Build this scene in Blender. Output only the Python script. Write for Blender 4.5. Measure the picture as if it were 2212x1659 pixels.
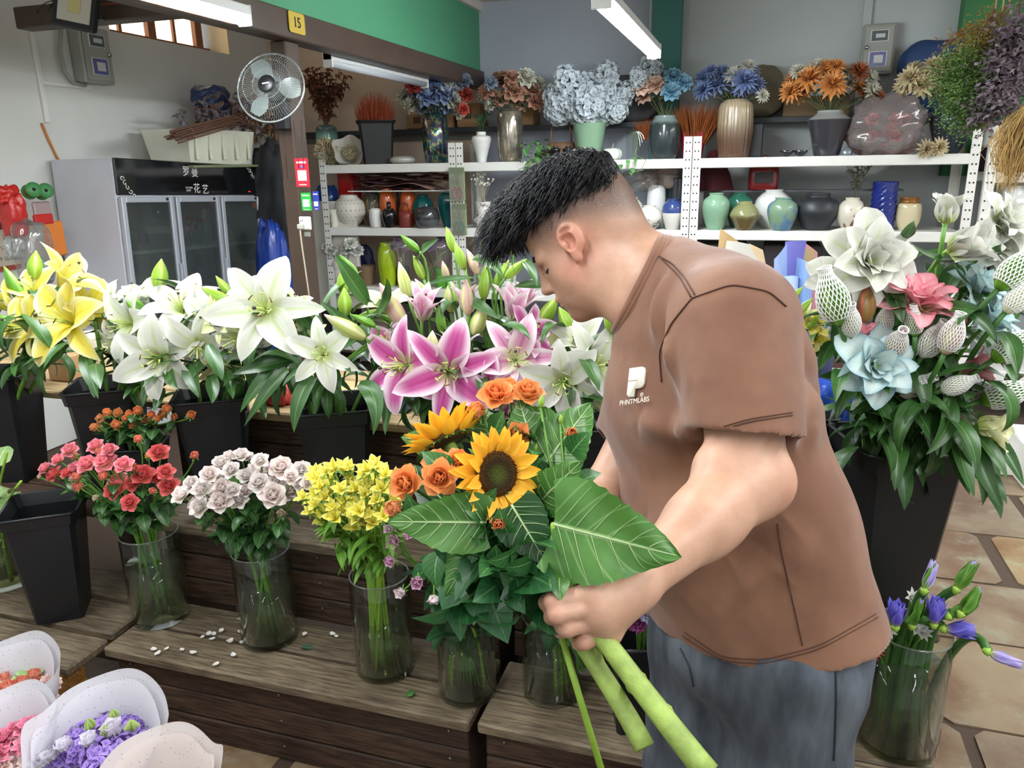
import bpy, math, random
import numpy as np
from math import sin, cos, pi, radians, sqrt
from mathutils import Matrix, Vector
from mathutils.bvhtree import BVHTree

for _o in list(bpy.data.objects): bpy.data.objects.remove(_o)
SC = bpy.context.scene
COL = SC.collection
random.seed(7); RNG = np.random.default_rng(7)

# ------------------------------------------------------------------ camera
FPX, CX, CY = 1660.0, 1106.0, 829.5            # focal length in pixels of the 2212 x 1659 frame
YAW, PITCH, ROLL, EYE = radians(17.5), radians(16.0), radians(1.0), 1.52
_f = Vector((-sin(YAW)*cos(PITCH), cos(YAW)*cos(PITCH), -sin(PITCH)))
_r = Vector((cos(YAW), sin(YAW), 0)); _u = _r.cross(_f)
FWD = _f; RIGHT = _r*cos(ROLL)-_u*sin(ROLL); UPV = _u*cos(ROLL)+_r*sin(ROLL)
EYEP = Vector((0, 0, EYE))
cam_d = bpy.data.cameras.new('camera'); cam = bpy.data.objects.new('camera', cam_d); COL.objects.link(cam)
cam_d.sensor_width = 36.0; cam_d.lens = FPX/2212.0*36.0; cam_d.clip_start = .02; cam_d.clip_end = 60
cam.matrix_world = Matrix(((RIGHT.x, UPV.x, -FWD.x, 0), (RIGHT.y, UPV.y, -FWD.y, 0), (RIGHT.z, UPV.z, -FWD.z, EYE), (0, 0, 0, 1)))
SC.camera = cam

# ------------------------------------------------------------------ world, lamps, exposure
W = bpy.data.worlds.new('daylight'); SC.world = W; W.use_nodes = True
W.node_tree.nodes['Background'].inputs[0].default_value = (.95, .98, 1.0, 1)
W.node_tree.nodes['Background'].inputs[1].default_value = .72
def area_lamp(name, loc, sx, sy, power, col=(1, 1, 1), rot=(0, 0, 0)):
    d = bpy.data.lights.new(name, 'AREA'); d.shape = 'RECTANGLE'; d.size = sx; d.size_y = sy; d.energy = power; d.color = col
    o = bpy.data.objects.new(name, d); COL.objects.link(o); o.location = loc; o.rotation_euler = rot
    return o
# unseen tube rows, assumed and added to light the selling floor and back wall
area_lamp('added_tube_row', (-.66, 1.2, 2.06), .10, 2.4, 26, (.96, .99, 1.0))
area_lamp('added_tube_row', (1.0, .6, 2.3), .10, 3.0, 46, (.96, .99, 1.0))  # added row on a line without visible tubes; lifts the right side
area_lamp('added_tube_row', (-1.95, .6, 2.02), .10, 2.4, 18, (.96, .99, 1.0))
area_lamp('added_tube_row', (2.6, 3.4, 2.45), .10, 2.4, 60, (.96, .99, 1.0))  # extra off-frame row, added to brighten the back wall
SC.view_settings.view_transform = 'Standard'; SC.view_settings.look = 'None'
SC.view_settings.exposure = 0.34; SC.view_settings.gamma = 1.0; SC.view_settings.use_curve_mapping = False
SC.cycles.max_bounces = 8; SC.cycles.diffuse_bounces = 3; SC.cycles.glossy_bounces = 3; SC.cycles.transparent_max_bounces = 24; SC.cycles.adaptive_threshold = .025; SC.cycles.caustics_reflective = False; SC.cycles.caustics_refractive = False

# ------------------------------------------------------------------ helpers
def ray(px, py): return RIGHT*((px-CX)/FPX) - UPV*((py-CY)/FPX) + FWD
def at(px, py, X=None, Y=None, Z=None, D=None):
    """world point seen at a pixel of the photograph, at a known plane or depth"""
    d = ray(px, py)
    t = D if D is not None else (X/d.x if X is not None else Y/d.y if Y is not None else (Z-EYE)/d.z)
    return EYEP + d*t
def depth(p): return (Vector(p)-EYEP).dot(FWD)
def mpp(p): return depth(p)/FPX                 # metres per photograph pixel at p
def camv(r, u, t): return (RIGHT*r + UPV*u - FWD*t).normalized()

def lin(c): return c/12.92 if c <= .04045 else ((c+.055)/1.055)**2.4
def H(h):
    if not isinstance(h, str): return tuple(h)
    h = h.lstrip('#'); return tuple(lin(int(h[i:i+2], 16)/255) for i in (0, 2, 4))

MATS = {}
class NT:
    def __init__(s, name):
        s.m = bpy.data.materials.new(name); s.m.use_nodes = True; s.t = s.m.node_tree; s.t.nodes.clear()
        s.out = s.t.nodes.new('ShaderNodeOutputMaterial')
    def n(s, kind, **kw):
        nd = s.t.nodes.new('ShaderNode'+kind)
        for k, v in kw.items(): setattr(nd, k, v)
        return nd
    def l(s, a, b): s.t.links.new(a, b)
    def val(s, sock, v):
        if isinstance(v, bpy.types.NodeSocket): s.l(v, sock)
        elif v is not None: sock.default_value = v
    def math(s, op, a, b=None, c=None, clamp=False):
        nd = s.n('Math', operation=op, use_clamp=clamp); s.val(nd.inputs[0], a); s.val(nd.inputs[1], b)
        if c is not None: s.val(nd.inputs[2], c)
        return nd.outputs[0]
    def mix(s, f, a, b):
        nd = s.n('Mix', data_type='RGBA'); s.val(nd.inputs[0], f)
        for i, v in ((6, a), (7, b)): s.val(nd.inputs[i], v if isinstance(v, bpy.types.NodeSocket) else tuple(v)[:3]+(1,))
        return nd.outputs[2]
    def step(s, x, a, b):
        nd = s.n('MapRange', interpolation_type='SMOOTHSTEP'); s.val(nd.inputs[0], x); nd.inputs[1].default_value = a; nd.inputs[2].default_value = b
        return nd.outputs[0]
    def noise(s, scale, detail=3, rough=.55, vec=None, out=0, stretch=None):
        tc = None
        if vec is None: tc = s.n('TexCoord').outputs['Object']
        else: tc = vec
        if stretch is not None:
            mp = s.n('Mapping'); s.l(tc, mp.inputs[0]); mp.inputs['Scale'].default_value = stretch; tc = mp.outputs[0]
        nd = s.n('TexNoise'); s.l(tc, nd.inputs['Vector']); nd.inputs['Scale'].default_value = scale; nd.inputs['Detail'].default_value = detail; nd.inputs['Roughness'].default_value = rough
        return nd.outputs[out]
    def bump(s, h, strength=.3, dist=.002):
        nd = s.n('Bump'); nd.inputs['Strength'].default_value = strength; nd.inputs['Distance'].default_value = dist; s.l(h, nd.inputs['Height']); return nd.outputs[0]
    def princ(s, col, rough=.5, spec=.5, metal=0, normal=None, transl=0, coat=0, sheen=0, sss=0, emis=None, estr=1.0):
        b = s.n('BsdfPrincipled'); s.val(b.inputs['Base Color'], col if isinstance(col, bpy.types.NodeSocket) else tuple(col)[:3]+(1,))
        s.val(b.inputs['Roughness'], rough); b.inputs['Specular IOR Level'].default_value = spec; s.val(b.inputs['Metallic'], metal)
        b.inputs['Coat Weight'].default_value = coat; b.inputs['Coat Roughness'].default_value = .08
        if sheen: b.inputs['Sheen Weight'].default_value = sheen
        if sss: b.inputs['Subsurface Weight'].default_value = sss; b.inputs['Subsurface Radius'].default_value = (.012, .005, .003); b.inputs['Subsurface Scale'].default_value = 1
        if emis is not None: b.inputs['Emission Color'].default_value = tuple(emis)[:3]+(1,); b.inputs['Emission Strength'].default_value = estr
        if normal is not None: s.l(normal, b.inputs['Normal'])
        sh = b.outputs[0]
        if transl:
            tr = s.n('BsdfTranslucent'); s.val(tr.inputs[0], col if isinstance(col, bpy.types.NodeSocket) else tuple(col)[:3]+(1,))
            mx = s.n('MixShader'); mx.inputs[0].default_value = transl; s.l(sh, mx.inputs[1]); s.l(tr.outputs[0], mx.inputs[2]); sh = mx.outputs[0]
        s.l(sh, s.out.inputs[0]); return b
    def objrand(s): return s.n('ObjectInfo').outputs['Random']
    def pt(s):
        a = s.n('Attribute', attribute_name='pt'); x = s.n('SeparateXYZ'); s.l(a.outputs['Vector'], x.inputs[0]); return x.outputs

def mul(c, k): return tuple(min(1, max(0, x*k)) for x in c)
def mat(name, col, rough=.5, spec=.5, metal=0, var=0, vscale=6, bump=0, bscale=60, transl=0, coat=0, sheen=0, sss=0, rnd=0, emis=None, estr=1, stretch=None):
    if name in MATS: return MATS[name]
    c = H(col); t = NT(name); colour = c
    if var: colour = t.mix(t.step(t.noise(vscale, stretch=stretch), .3, .7), mul(c, 1-var), mul(c, 1+var))
    if rnd:
        hs = t.n('HueSaturation'); t.val(hs.inputs['Color'], colour if isinstance(colour, bpy.types.NodeSocket) else c+(1,))
        t.l(t.math('MULTIPLY_ADD', t.objrand(), 2*rnd, 1-rnd), hs.inputs['Value']); colour = hs.outputs[0]
    nrm = t.bump(t.noise(bscale, stretch=stretch), bump) if bump else None
    t.princ(colour, rough, spec, metal, nrm, transl, coat, sheen, sss, H(emis) if emis else None, estr)
    MATS[name] = t.m; return t.m

class MB:
    """collects geometry for one mesh; a = optional per-vertex (u, v, w) stored as attribute 'pt'"""
    def __init__(s): s.v = []; s.f = []; s.a = []; s.m = []
    def add(s, vs, fs, at_=None, mi=0):
        o = len(s.v); s.v.extend(tuple(p) for p in vs); s.f.extend(tuple(i+o for i in f) for f in fs); s.m.extend([mi]*len(fs))
        s.a.extend(at_ if at_ is not None else [(0, 0, 0)]*len(vs)); return s
    def box(s, x0, x1, y0, y1, z0, z1, mi=0):
        vs = [(x, y, z) for z in (z0, z1) for y in (y0, y1) for x in (x0, x1)]
        return s.add(vs, [(0, 2, 3, 1), (4, 5, 7, 6), (0, 1, 5, 4), (2, 6, 7, 3), (0, 4, 6, 2), (1, 3, 7, 5)], mi=mi)
    def cbox(s, x0, x1, y0, y1, z0, z1, c=.004, M=None, mi=0):
        """box with chamfered edges (44 triangles)"""
        vs = []; ax = ((x0, x1), (y0, y1), (z0, z1)); idx = {}
        for i in (0, 1):
            for j in (0, 1):
                for k in (0, 1):
                    for a in range(3):
                        p = []
                        for b, s_ in enumerate((i, j, k)):
                            e = ax[b][s_]
                            p.append(e if b == a else (e+c if s_ == 0 else e-c))
                        idx[(i, j, k, a)] = len(vs); vs.append(Vector(p) if M is None else M @ Vector(p))
        fs = []
        def q(*k): fs.append(tuple(idx[x] for x in k))
        for a in range(3):
            b, d = (a+1) % 3, (a+2) % 3
            for e in (0, 1):
                ks = []
                for (u, w) in ((0, 0), (1, 0), (1, 1), (0, 1)):
                    t = [0, 0, 0]; t[a] = e; t[b] = u; t[d] = w; ks.append(tuple(t)+(a,))
                q(*(ks if e else ks[::-1]))
            for u in (0, 1):
                for w in (0, 1):
                    t0 = [0, 0, 0]; t0[b] = u; t0[d] = w; t1 = list(t0); t1[a] = 1
                    q(tuple(t0)+(b,), tuple(t1)+(b,), tuple(t1)+(d,), tuple(t0)+(d,))
        for i in (0, 1):
            for j in (0, 1):
                for k in (0, 1): q((i, j, k, 0), (i, j, k, 1), (i, j, k, 2))
        return s.add(vs, fs, mi=mi)
    def tube(s, pts, r, n=8, cap=True, mi=0):
        pts = [Vector(p) for p in pts]; m = len(pts)
        rs = r if isinstance(r, (list, tuple)) else [r]*m
        vs = []; at_ = []; up = None
        for i, p in enumerate(pts):
            t = (pts[min(i+1, m-1)]-pts[max(i-1, 0)])
            t = t.normalized() if t.length > 1e-9 else Vector((0, 0, 1))
            if up is None: up = t.orthogonal().normalized()
            up = (up - t*up.dot(t)); up = up.normalized() if up.length > 1e-6 else t.orthogonal().normalized()
            w = t.cross(up)
            for k in range(n):
                a = 2*pi*k/n; vs.append(p+(up*cos(a)+w*sin(a))*rs[i]); at_.append((k/n, i/(m-1), 0))
        fs = [(i*n+k, i*n+(k+1) % n, (i+1)*n+(k+1) % n, (i+1)*n+k) for i in range(m-1) for k in range(n)]
        if cap: fs += [tuple(range(n))[::-1], tuple((m-1)*n+k for k in range(n))]
        return s.add(vs, fs, at_, mi)
    def lathe(s, prof, n=32, M=None, sq=None, rib=0, nrib=0, mi=0, twist=0):
        """prof = [(radius, z)]; sq = superellipse power for squarish sections"""
        vs = []; at_ = []; m = len(prof); zs = (min(p[1] for p in prof), max(p[1] for p in prof))
        for i, (r, z) in enumerate(prof):
            for k in range(n):
                a = 2*pi*k/n+twist*z; rr = r*(1+rib*cos(nrib*a)) if rib else r
                if sq: rr /= (abs(cos(a))**sq+abs(sin(a))**sq)**(1/sq)
                p = Vector((rr*cos(a), rr*sin(a), z)); vs.append(M @ p if M is not None else p); at_.append((k/n, (z-zs[0])/max(1e-6, zs[1]-zs[0]), 0))
        fs = [(i*n+k, i*n+(k+1) % n, (i+1)*n+(k+1) % n, (i+1)*n+k) for i in range(m-1) for k in range(n)]
        if prof[0][0] > 1e-5: fs.append(tuple(range(n))[::-1])
        if prof[-1][0] > 1e-5: fs.append(tuple((m-1)*n+k for k in range(n)))
        return s.add(vs, fs, at_, mi)
    def patch(s, fn, nu, nv, M=None, mi=0):
        """fn(u in -1..1, v in 0..1) -> point"""
        vs = []; at_ = []
        for j in range(nv+1):
            for i in range(nu+1):
                u = -1+2*i/nu; v = j/nv; p = Vector(fn(u, v)); vs.append(M @ p if M is not None else p); at_.append((u, v, 0))
        w = nu+1
        return s.add(vs, [(j*w+i, j*w+i+1, (j+1)*w+i+1, (j+1)*w+i) for j in range(nv) for i in range(nu)], at_, mi)
    def mesh(s, name, mats, smooth=True):
        me = bpy.data.meshes.new(name); me.from_pydata(s.v, [], s.f)
        for mm in (mats if isinstance(mats, (list, tuple)) else [mats]): me.materials.append(mm)
        if len(s.v) and any(any(x) for x in s.a[:400]):
            at_ = me.attributes.new('pt', 'FLOAT_VECTOR', 'POINT'); at_.data.foreach_set('vector', np.array(s.a, 'f').ravel())
        me.polygons.foreach_set('use_smooth', [smooth]*len(me.polygons))
        if any(s.m): me.polygons.foreach_set('material_index', s.m)
        me.validate(); me.update(); return me
    def build(s, name, mats, parent=None, smooth=True, loc=None, auto=None):
        """link as one mesh object; world coordinates, re-based on its thing's base (or its own centre)"""
        base = wloc(parent) if parent is not None else (Vector(loc) if loc is not None else s.base())
        s.v = [(p[0]-base.x, p[1]-base.y, p[2]-base.z) for p in s.v]
        me = s.mesh(name, mats, smooth)
        if auto: sharp(me, auto)
        o = bpy.data.objects.new(name, me); COL.objects.link(o)
        if parent is not None: o.parent = parent
        else: o.location = base
        return o
    def base(s):
        a = np.array(s.v); return Vector(((a[:, 0].min()+a[:, 0].max())/2, (a[:, 1].min()+a[:, 1].max())/2, a[:, 2].min()))
def sharp(me, deg):
    import bmesh
    bm = bmesh.new(); bm.from_mesh(me)
    for e in bm.edges:
        if len(e.link_faces) == 2 and e.calc_face_angle(0) > radians(deg): e.smooth = False
    bm.to_mesh(me); bm.free()
def wloc(o):
    v = Vector((0, 0, 0))
    while o is not None: v = v+o.location; o = o.parent
    return v
def empty(name, loc):
    o = bpy.data.objects.new(name, None); COL.objects.link(o); o.location = loc; o.empty_display_size = .02; return o
def tag(o, label=None, cat=None, group=None, kind=None):
    if label: o['label'] = label
    if cat: o['category'] = cat
    if group: o['group'] = group
    if kind: o['kind'] = kind
    return o
def thing(name, label, cat, loc, group=None): return tag(empty(name, loc), label, cat, group)
def struct(o): o['kind'] = 'structure'; return o
def inst(name, me, parent, M):
    """another object on a shared mesh; M is its world matrix; parents carry no rotation"""
    o = bpy.data.objects.new(name, me); COL.objects.link(o)
    if parent is not None:
        o.parent = parent; M = Matrix.Translation(-wloc(parent)) @ M
    o.matrix_local = M; return o
def inst_sub(name, me, parent, M):
    """sub-part under a rotated part: M is relative to the part"""
    o = bpy.data.objects.new(name, me); COL.objects.link(o); o.parent = parent; o.matrix_local = M; return o
def aim(z, x=None, roll=0):
    """rotation whose +Z points along z (and +X near x)"""
    z = Vector(z).normalized(); x = Vector(x) if x is not None else (Vector((0, 0, 1)) if abs(z.z) < .95 else Vector((1, 0, 0)))
    x = (x - z*x.dot(z)); x = x.normalized() if x.length > 1e-5 else z.orthogonal().normalized()
    y = z.cross(x); R = Matrix(((x.x, y.x, z.x), (x.y, y.y, z.y), (x.z, y.z, z.z))).to_4x4()
    return R @ Matrix.Rotation(roll, 4, 'Z')
def TRS(loc, R=None, s=1.0):
    M = Matrix.Translation(Vector(loc))
    if R is not None: M = M @ R
    return M @ (Matrix.Scale(s, 4) if not isinstance(s, (tuple, list)) else Matrix.Diagonal(tuple(s)+(1,)))
def bez(p0, p1, p2, p3, n=10):
    p0, p1, p2, p3 = map(Vector, (p0, p1, p2, p3))
    return [p0*(1-t)**3+p1*3*t*(1-t)**2+p2*3*t*t*(1-t)+p3*t**3 for t in (i/n for i in range(n+1))]
def text_mesh(body, size, extr=.0006):
    cu = bpy.data.curves.new('lettering', 'FONT'); cu.body = body; cu.size = size; cu.extrude = extr; cu.align_x = 'CENTER'; cu.align_y = 'CENTER'
    o = bpy.data.objects.new('lettering', cu); COL.objects.link(o)
    bpy.context.view_layer.update()
    me = bpy.data.meshes.new_from_object(o.evaluated_get(bpy.context.evaluated_depsgraph_get()))
    bpy.data.objects.remove(o); bpy.data.curves.remove(cu); return me
def lettering(body, size, M, parent, material, name='lettering', extr=.0006):
    me = text_mesh(body, size, extr); me.materials.clear(); me.materials.append(material)
    return inst(name, me, parent, M)
# ------------------------------------------------------------------ materials of the room
def tile_mat():
    t = NT('slate_tile'); n1 = t.noise(3.2, 6, .6); n2 = t.noise(9, 5, .7)
    c = t.mix(t.step(n1, .35, .65), H('#6b5240'), H('#8a7a64')); c = t.mix(t.step(n2, .5, .75), c, H('#8e8b78'))
    hs = t.n('HueSaturation'); t.l(c, hs.inputs['Color']); t.l(t.math('MULTIPLY_ADD', t.objrand(), .5, .72), hs.inputs['Value']); t.l(t.math('MULTIPLY_ADD', t.objrand(), .6, .65), hs.inputs['Saturation'])
    t.princ(hs.outputs[0], .42, .5, normal=t.bump(t.noise(22, 5), .35, .004)); return t.m
M_TILE = tile_mat(); M_GROUT = mat('grout', '#4c3c30', .8)
def plank_mat(name, a, b):
    t = NT(name); n = t.noise(5, 6, .65, stretch=(2.2, 26, 26)); n2 = t.noise(3, 3)
    r = t.objrand(); c = t.mix(t.step(n, .3, .72), H(a), H(b)); c = t.mix(t.math('MULTIPLY', t.step(n2, .45, .75), .55), c, mul(H(a), .55))
    hs = t.n('HueSaturation'); t.l(c, hs.inputs['Color']); t.l(t.math('MULTIPLY_ADD', r, .4, .8), hs.inputs['Value'])
    t.princ(hs.outputs[0], .62, .35, normal=t.bump(n, .5, .003)); return t.m
M_SLAT = plank_mat('weathered_slat', '#4c4134', '#83755f'); M_RISER = plank_mat('dark_riser_board', '#2b1f18', '#5a4536'); M_PALE = plank_mat('pale_pine', '#8c7450', '#c4aa80')
M_PINE = plank_mat('orange_pine', '#8a5c28', '#c8934e')
M_WALL_L = mat('white_plaster', '#d9d8d2', .85, .2, var=.05, vscale=1.5)
M_WALL_W = mat('beige_plaster', '#d8c2ae', .85, .2, var=.03, vscale=1.5)
M_WALL_B = mat('grey_plaster', '#b4b9c6', .85, .2, var=.05, vscale=1.2)
M_WALL_G = mat('light_grey_plaster', '#b9c0c0', .85, .2, var=.04, vscale=1.2)
M_GREEN = mat('green_board', '#4f9570', .55, .4, var=.06, vscale=1)
M_CEIL = mat('ceiling_paint', '#cfc4bc', .9, .2)
M_BROWN = mat('brown_steel', '#4a3a30', .4, .5, var=.15, vscale=5)
M_TEAL = mat('teal_board', '#3f7a74', .6)
M_WHITE = mat('white_metal', '#e4e4de', .35, .5, var=.03)
M_BLACK = mat('black_plastic', '#17181b', .38, .5, var=.12, vscale=9)
M_DARK = mat('dark_hollow', '#0c0c0d', .7)
M_GREYP = mat('grey_plastic', '#9ea19a', .5)

# ------------------------------------------------------------------ room shell
XL, YB, XP, ZC, XE = -3.75, 5.65, -2.0, 2.62, 4.6
def slab(name, x0, x1, y0, y1, z0, z1, m, parent=None):
    o = MB().box(x0, x1, y0, y1, z0, z1).build(name, m, parent, smooth=False)
    return struct(o) if parent is None else o
floor = slab('floor', XL-.1, XE, -3.0, YB+.1, -.08, -.006, M_GROUT)
# irregular slate tiles where the floor shows
def tiles():
    k = 0; y = .35; row = 0
    while y < 4.6:
        h = .40+.07*((row*37) % 5)/4
        x = -2.9 + .19*((row*53) % 7)
        while x < 3.4:
            w = .46+.22*((row*29+int(x*10)*13) % 9)/8
            if (x+w > .1) or (y < 1.35 and x+w < -.45):
                j = [random.uniform(-.03, .03) for _ in range(8)]
                pts = [(x+.006+j[0], y+.006+j[1]*.4), (x+w-.006+j[2], y+.006+j[3]*.4), (x+w-.006+j[2], y+h-.006+j[5]*.3), (x+.006+j[0], y+h-.006+j[7]*.3)]
                c = .03; vs = []
                for i, p in enumerate(pts):
                    a, b = pts[i-1], pts[(i+1) % 4]
                    for q in (a, b):
                        d = Vector((q[0]-p[0], q[1]-p[1])).normalized(); vs.append((p[0]+d.x*c, p[1]+d.y*c))
                m = MB(); n = len(vs)
                m.add([(a, b, -.006) for a, b in vs]+[(a, b, 0) for a, b in vs], [tuple(range(n, 2*n))]+[(i, (i+1) % n, n+(i+1) % n, n+i) for i in range(n)])
                m.build('tile', M_TILE, floor, smooth=False)
            x += w
        y += h; row += 1
tiles()
# left wall with a deep window opening
wy0, wy1, wz0, wz1 = 4.05, 5.18, 2.32, 2.80
wl = MB()
for a in ((-3.0, wy0, 0, 3.1), (wy1, YB+.1, 0, 3.1), (wy0, wy1, 0, wz0), (wy0, wy1, wz1, 3.1)): wl.box(XL-.22, XL, a[0], a[1], a[2], a[3])
struct(wl.build('wall_left', M_WALL_L, smooth=False))
wall_back = MB(); wall_back.box(XL-.2, XP, YB, YB+.15, 0, 3.1, 0); wall_back.box(XP, -.55, YB, YB+.15, 0, 3.1, 1); wall_back.box(-.55, XE, YB, YB+.15, 0, 3.1, 2)
struct(wall_back.build('wall_back', [M_WALL_W, M_WALL_B, M_WALL_G], smooth=False))
struct(MB().box(XP, XE, -.6, YB, ZC, ZC+.06).build('ceiling', M_CEIL, smooth=False))
struct(MB().box(XL-.2, XP, -.6, YB, 3.1, 3.15).build('ceiling', M_CEIL, smooth=False))
part = struct(MB().box(XP-.03, XP+.02, -.6, YB, 2.16, ZC).build('wall_partition', M_GREEN, smooth=False))
struct(MB().box(XP-.01, XP+.05, -.6, YB, ZC-.06, ZC).build('trim_1', M_CEIL, smooth=False))
struct(MB().cbox(XP-.06, XP+.05, -.6, YB, 2.05, 2.165, .006).build('trim_2', M_BROWN, smooth=False))     # long steel beam
struct(MB().cbox(at(32, 50, Y=3.27).x, XP-.05, 3.27, 3.37, 2.21, 2.31, .006).build('trim_3', M_BROWN, smooth=False))       # cross beam
post = struct(MB().cbox(XP-.075, XP+.005, 3.15, 3.26, 0, 2.05, .006).build('trim_4', M_BROWN, smooth=False))
struct(MB().box(-.74, -.55, YB-.10, YB, 0, ZC).build('trim_5', M_TEAL, smooth=False))                    # teal pilaster
struct(MB().box(1.09, 1.50, YB-.12, YB, 1.4, ZC).build('trim_6', mat('green_pilaster', '#3c7a4a', .7, var=.15, vscale=4), smooth=False))
struct(MB().box(.55, .60, YB-.025, YB, 1.5, ZC).build('trim_7', M_WALL_G, smooth=False))                 # wall cover strip
# window in the left wall
M_WFRAME = mat('brown_window_wood', '#7a4a34', .5, var=.15); M_SKYGLASS = mat('bright_window_glass', '#fff4dc', .3, emis='#ffedc8', estr=2.2)
win = struct(MB().box(XL-.2, XL-.16, wy0, wy1, wz0, wz0+.045).build('window_1', M_WFRAME, smooth=False))
xs = XL-.2
for (a, b, c, d) in ((wy0, wy1, wz1-.045, wz1), (wy0, wy0+.05, wz0, wz1), (wy1-.16, wy1-.09, wz0, wz1), (4.55, 4.62, wz0, wz1)):
    MB().box(xs, xs+.05, a, b, c, d).build('frame_bar', M_WFRAME, win, smooth=False)
for y in (4.32, 4.82): MB().box(xs+.005, xs+.035, y-.012, y+.012, wz0, wz1).build('glazing_bar', M_WFRAME, win, smooth=False)
for (a, b) in ((wy0+.05, 4.31), (4.33, 4.55), (4.62, 4.81), (4.83, wy1-.16)):
    MB().box(xs+.01, xs+.016, a, b, wz0+.04, wz1-.04).build('pane', M_SKYGLASS, win, smooth=False)
MB().box(XL-.16, XL, wy1-.005, wy1, wz0, wz1).build('reveal', mat('reveal_cream', '#f0dcb8', .8), win, smooth=False)
# ledge behind the racks
struct(MB().box(-3.6, 1.05, YB-.22, YB, 1.745, 1.775).build('trim_8', mat('dark_ledge', '#33363c', .5), smooth=False))
struct(MB().box(XL, XP, YB-.05, YB, 1.70, 1.745).build('trim_9', mat('grey_rail', '#7d7a74', .5), smooth=False))

# ------------------------------------------------------------------ stepped flower stand (two modules and a low pallet)
def nails(mb, x, y, z): pass
def stand(x0, x1, label, seed):
    r = random.Random(seed); t = thing('flower_stand', label, 'stand', ((x0+x1)/2, 1.7, 0))
    for k, (z, yf, yb, ns) in enumerate(((.27, 1.40, 1.665, 2), (.54, 1.635, 1.925, 2), (.81, 1.885, 2.42, 4))):
        w = (yb-yf)/ns
        for i in range(ns):
            dz = r.uniform(-.003, .003); a, b = yf+i*w, yf+(i+1)*w-.012
            MB().cbox(x0+r.uniform(-.004, .004), x1+r.uniform(-.004, .004), a, b, z-.03+dz, z+dz, .005).build('slat', M_SLAT if not (k == 2 and x0 < -1.4) else M_PALE, t, smooth=False)
        z0 = 0 if k == 0 else z-.27
        hh = (z-.032-z0)/3; yr = yf+.03
        for i in range(3):
            MB().cbox(x0+.012, x1-.012, yr+r.uniform(0, .004), yr+.022, z0+i*hh+.001, z0+(i+1)*hh-.004, .004).build('riser_board', M_RISER, t, smooth=False)
        for x in (x0+.015, x1-.05):
            MB().cbox(x, x+.035, yr+.022, yb-.02, 0, z-.031, .003).build('end_board', M_RISER, t, smooth=False)
    nb = MB()
    for z in (.21, .13, .05, .48, .40, .32):
        for x in (x0+.06, (x0+x1)/2, x1-.06):
            y = 1.427 if z < .27 else 1.662
            nb.lathe([(0, 0), (.004, .0), (.004, .0012), (0, .0015)], 8, TRS((x, y, z), Matrix.Rotation(pi/2, 4, 'X')))
    nb.build('nails', mat('nail_steel', '#8a7f70', .4, metal=.8), t)['kind'] = 'stuff'
    return t
stand(-1.63, -.565, 'long stepped wooden flower stand module under the white and yellow flower vases', 1)
stand(-.545, .44, 'stepped wooden flower stand module behind the man in the brown shirt', 2)
def pallet():
    t = thing('low_pallet', 'low slatted wooden bench under the empty black bucket', 'bench', (-2.2, 1.52, 0))
    for i, (a, b) in enumerate(((1.30, 1.44), (1.46, 1.60), (1.62, 1.76))):
        MB().cbox(-3.1, -1.645-.01*i, a, b, .24, .268, .006).build('slat', M_SLAT, t, smooth=False)
    for x in (-1.72, -2.9):
        MB().cbox(x-.03, x+.03, 1.32, 1.74, .205, .24, .004).build('crossbar', M_PINE, t, smooth=False)
        for y in (1.36, 1.70): MB().cbox(x-.03, x+.035, y-.028, y+.028, 0, .207, .004).build('leg', M_PINE, t, smooth=False)
    t2 = thing('pine_bench', 'pale pine slatted bench behind the yellow and white lilies', 'bench', (-2.4, 2.1, 0))
    for i in range(4): MB().cbox(-3.2, -1.645, 1.90+.13*i, 2.015+.13*i, .785, .81, .005).build('slat', M_PALE, t2, smooth=False)
    for x in (-1.73, -2.05, -3.0):
        for y in (1.96, 2.36): MB().cbox(x-.03, x+.03, y-.03, y+.03, 0, .786, .004).build('leg', M_RISER, t2, smooth=False)
        MB().cbox(x-.025, x+.025, 1.92, 2.40, .74, .785, .003).build('crossbar', M_RISER, t2, smooth=False)
    t3 = thing('bench_step', 'dark wooden step under the yellow lily bucket by the left edge', 'bench', (-2.4, 1.77, 0))
    for i in range(2): MB().cbox(-3.1, -1.65, 1.645+.12*i, 1.755+.12*i, .512, .54, .005).build('slat', M_RISER, t3, smooth=False)
    for x in (-1.70, -2.9): MB().cbox(x-.03, x+.03, 1.80, 1.86, 0, .512, .004).build('leg', M_RISER, t3, smooth=False)
pallet()

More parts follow.
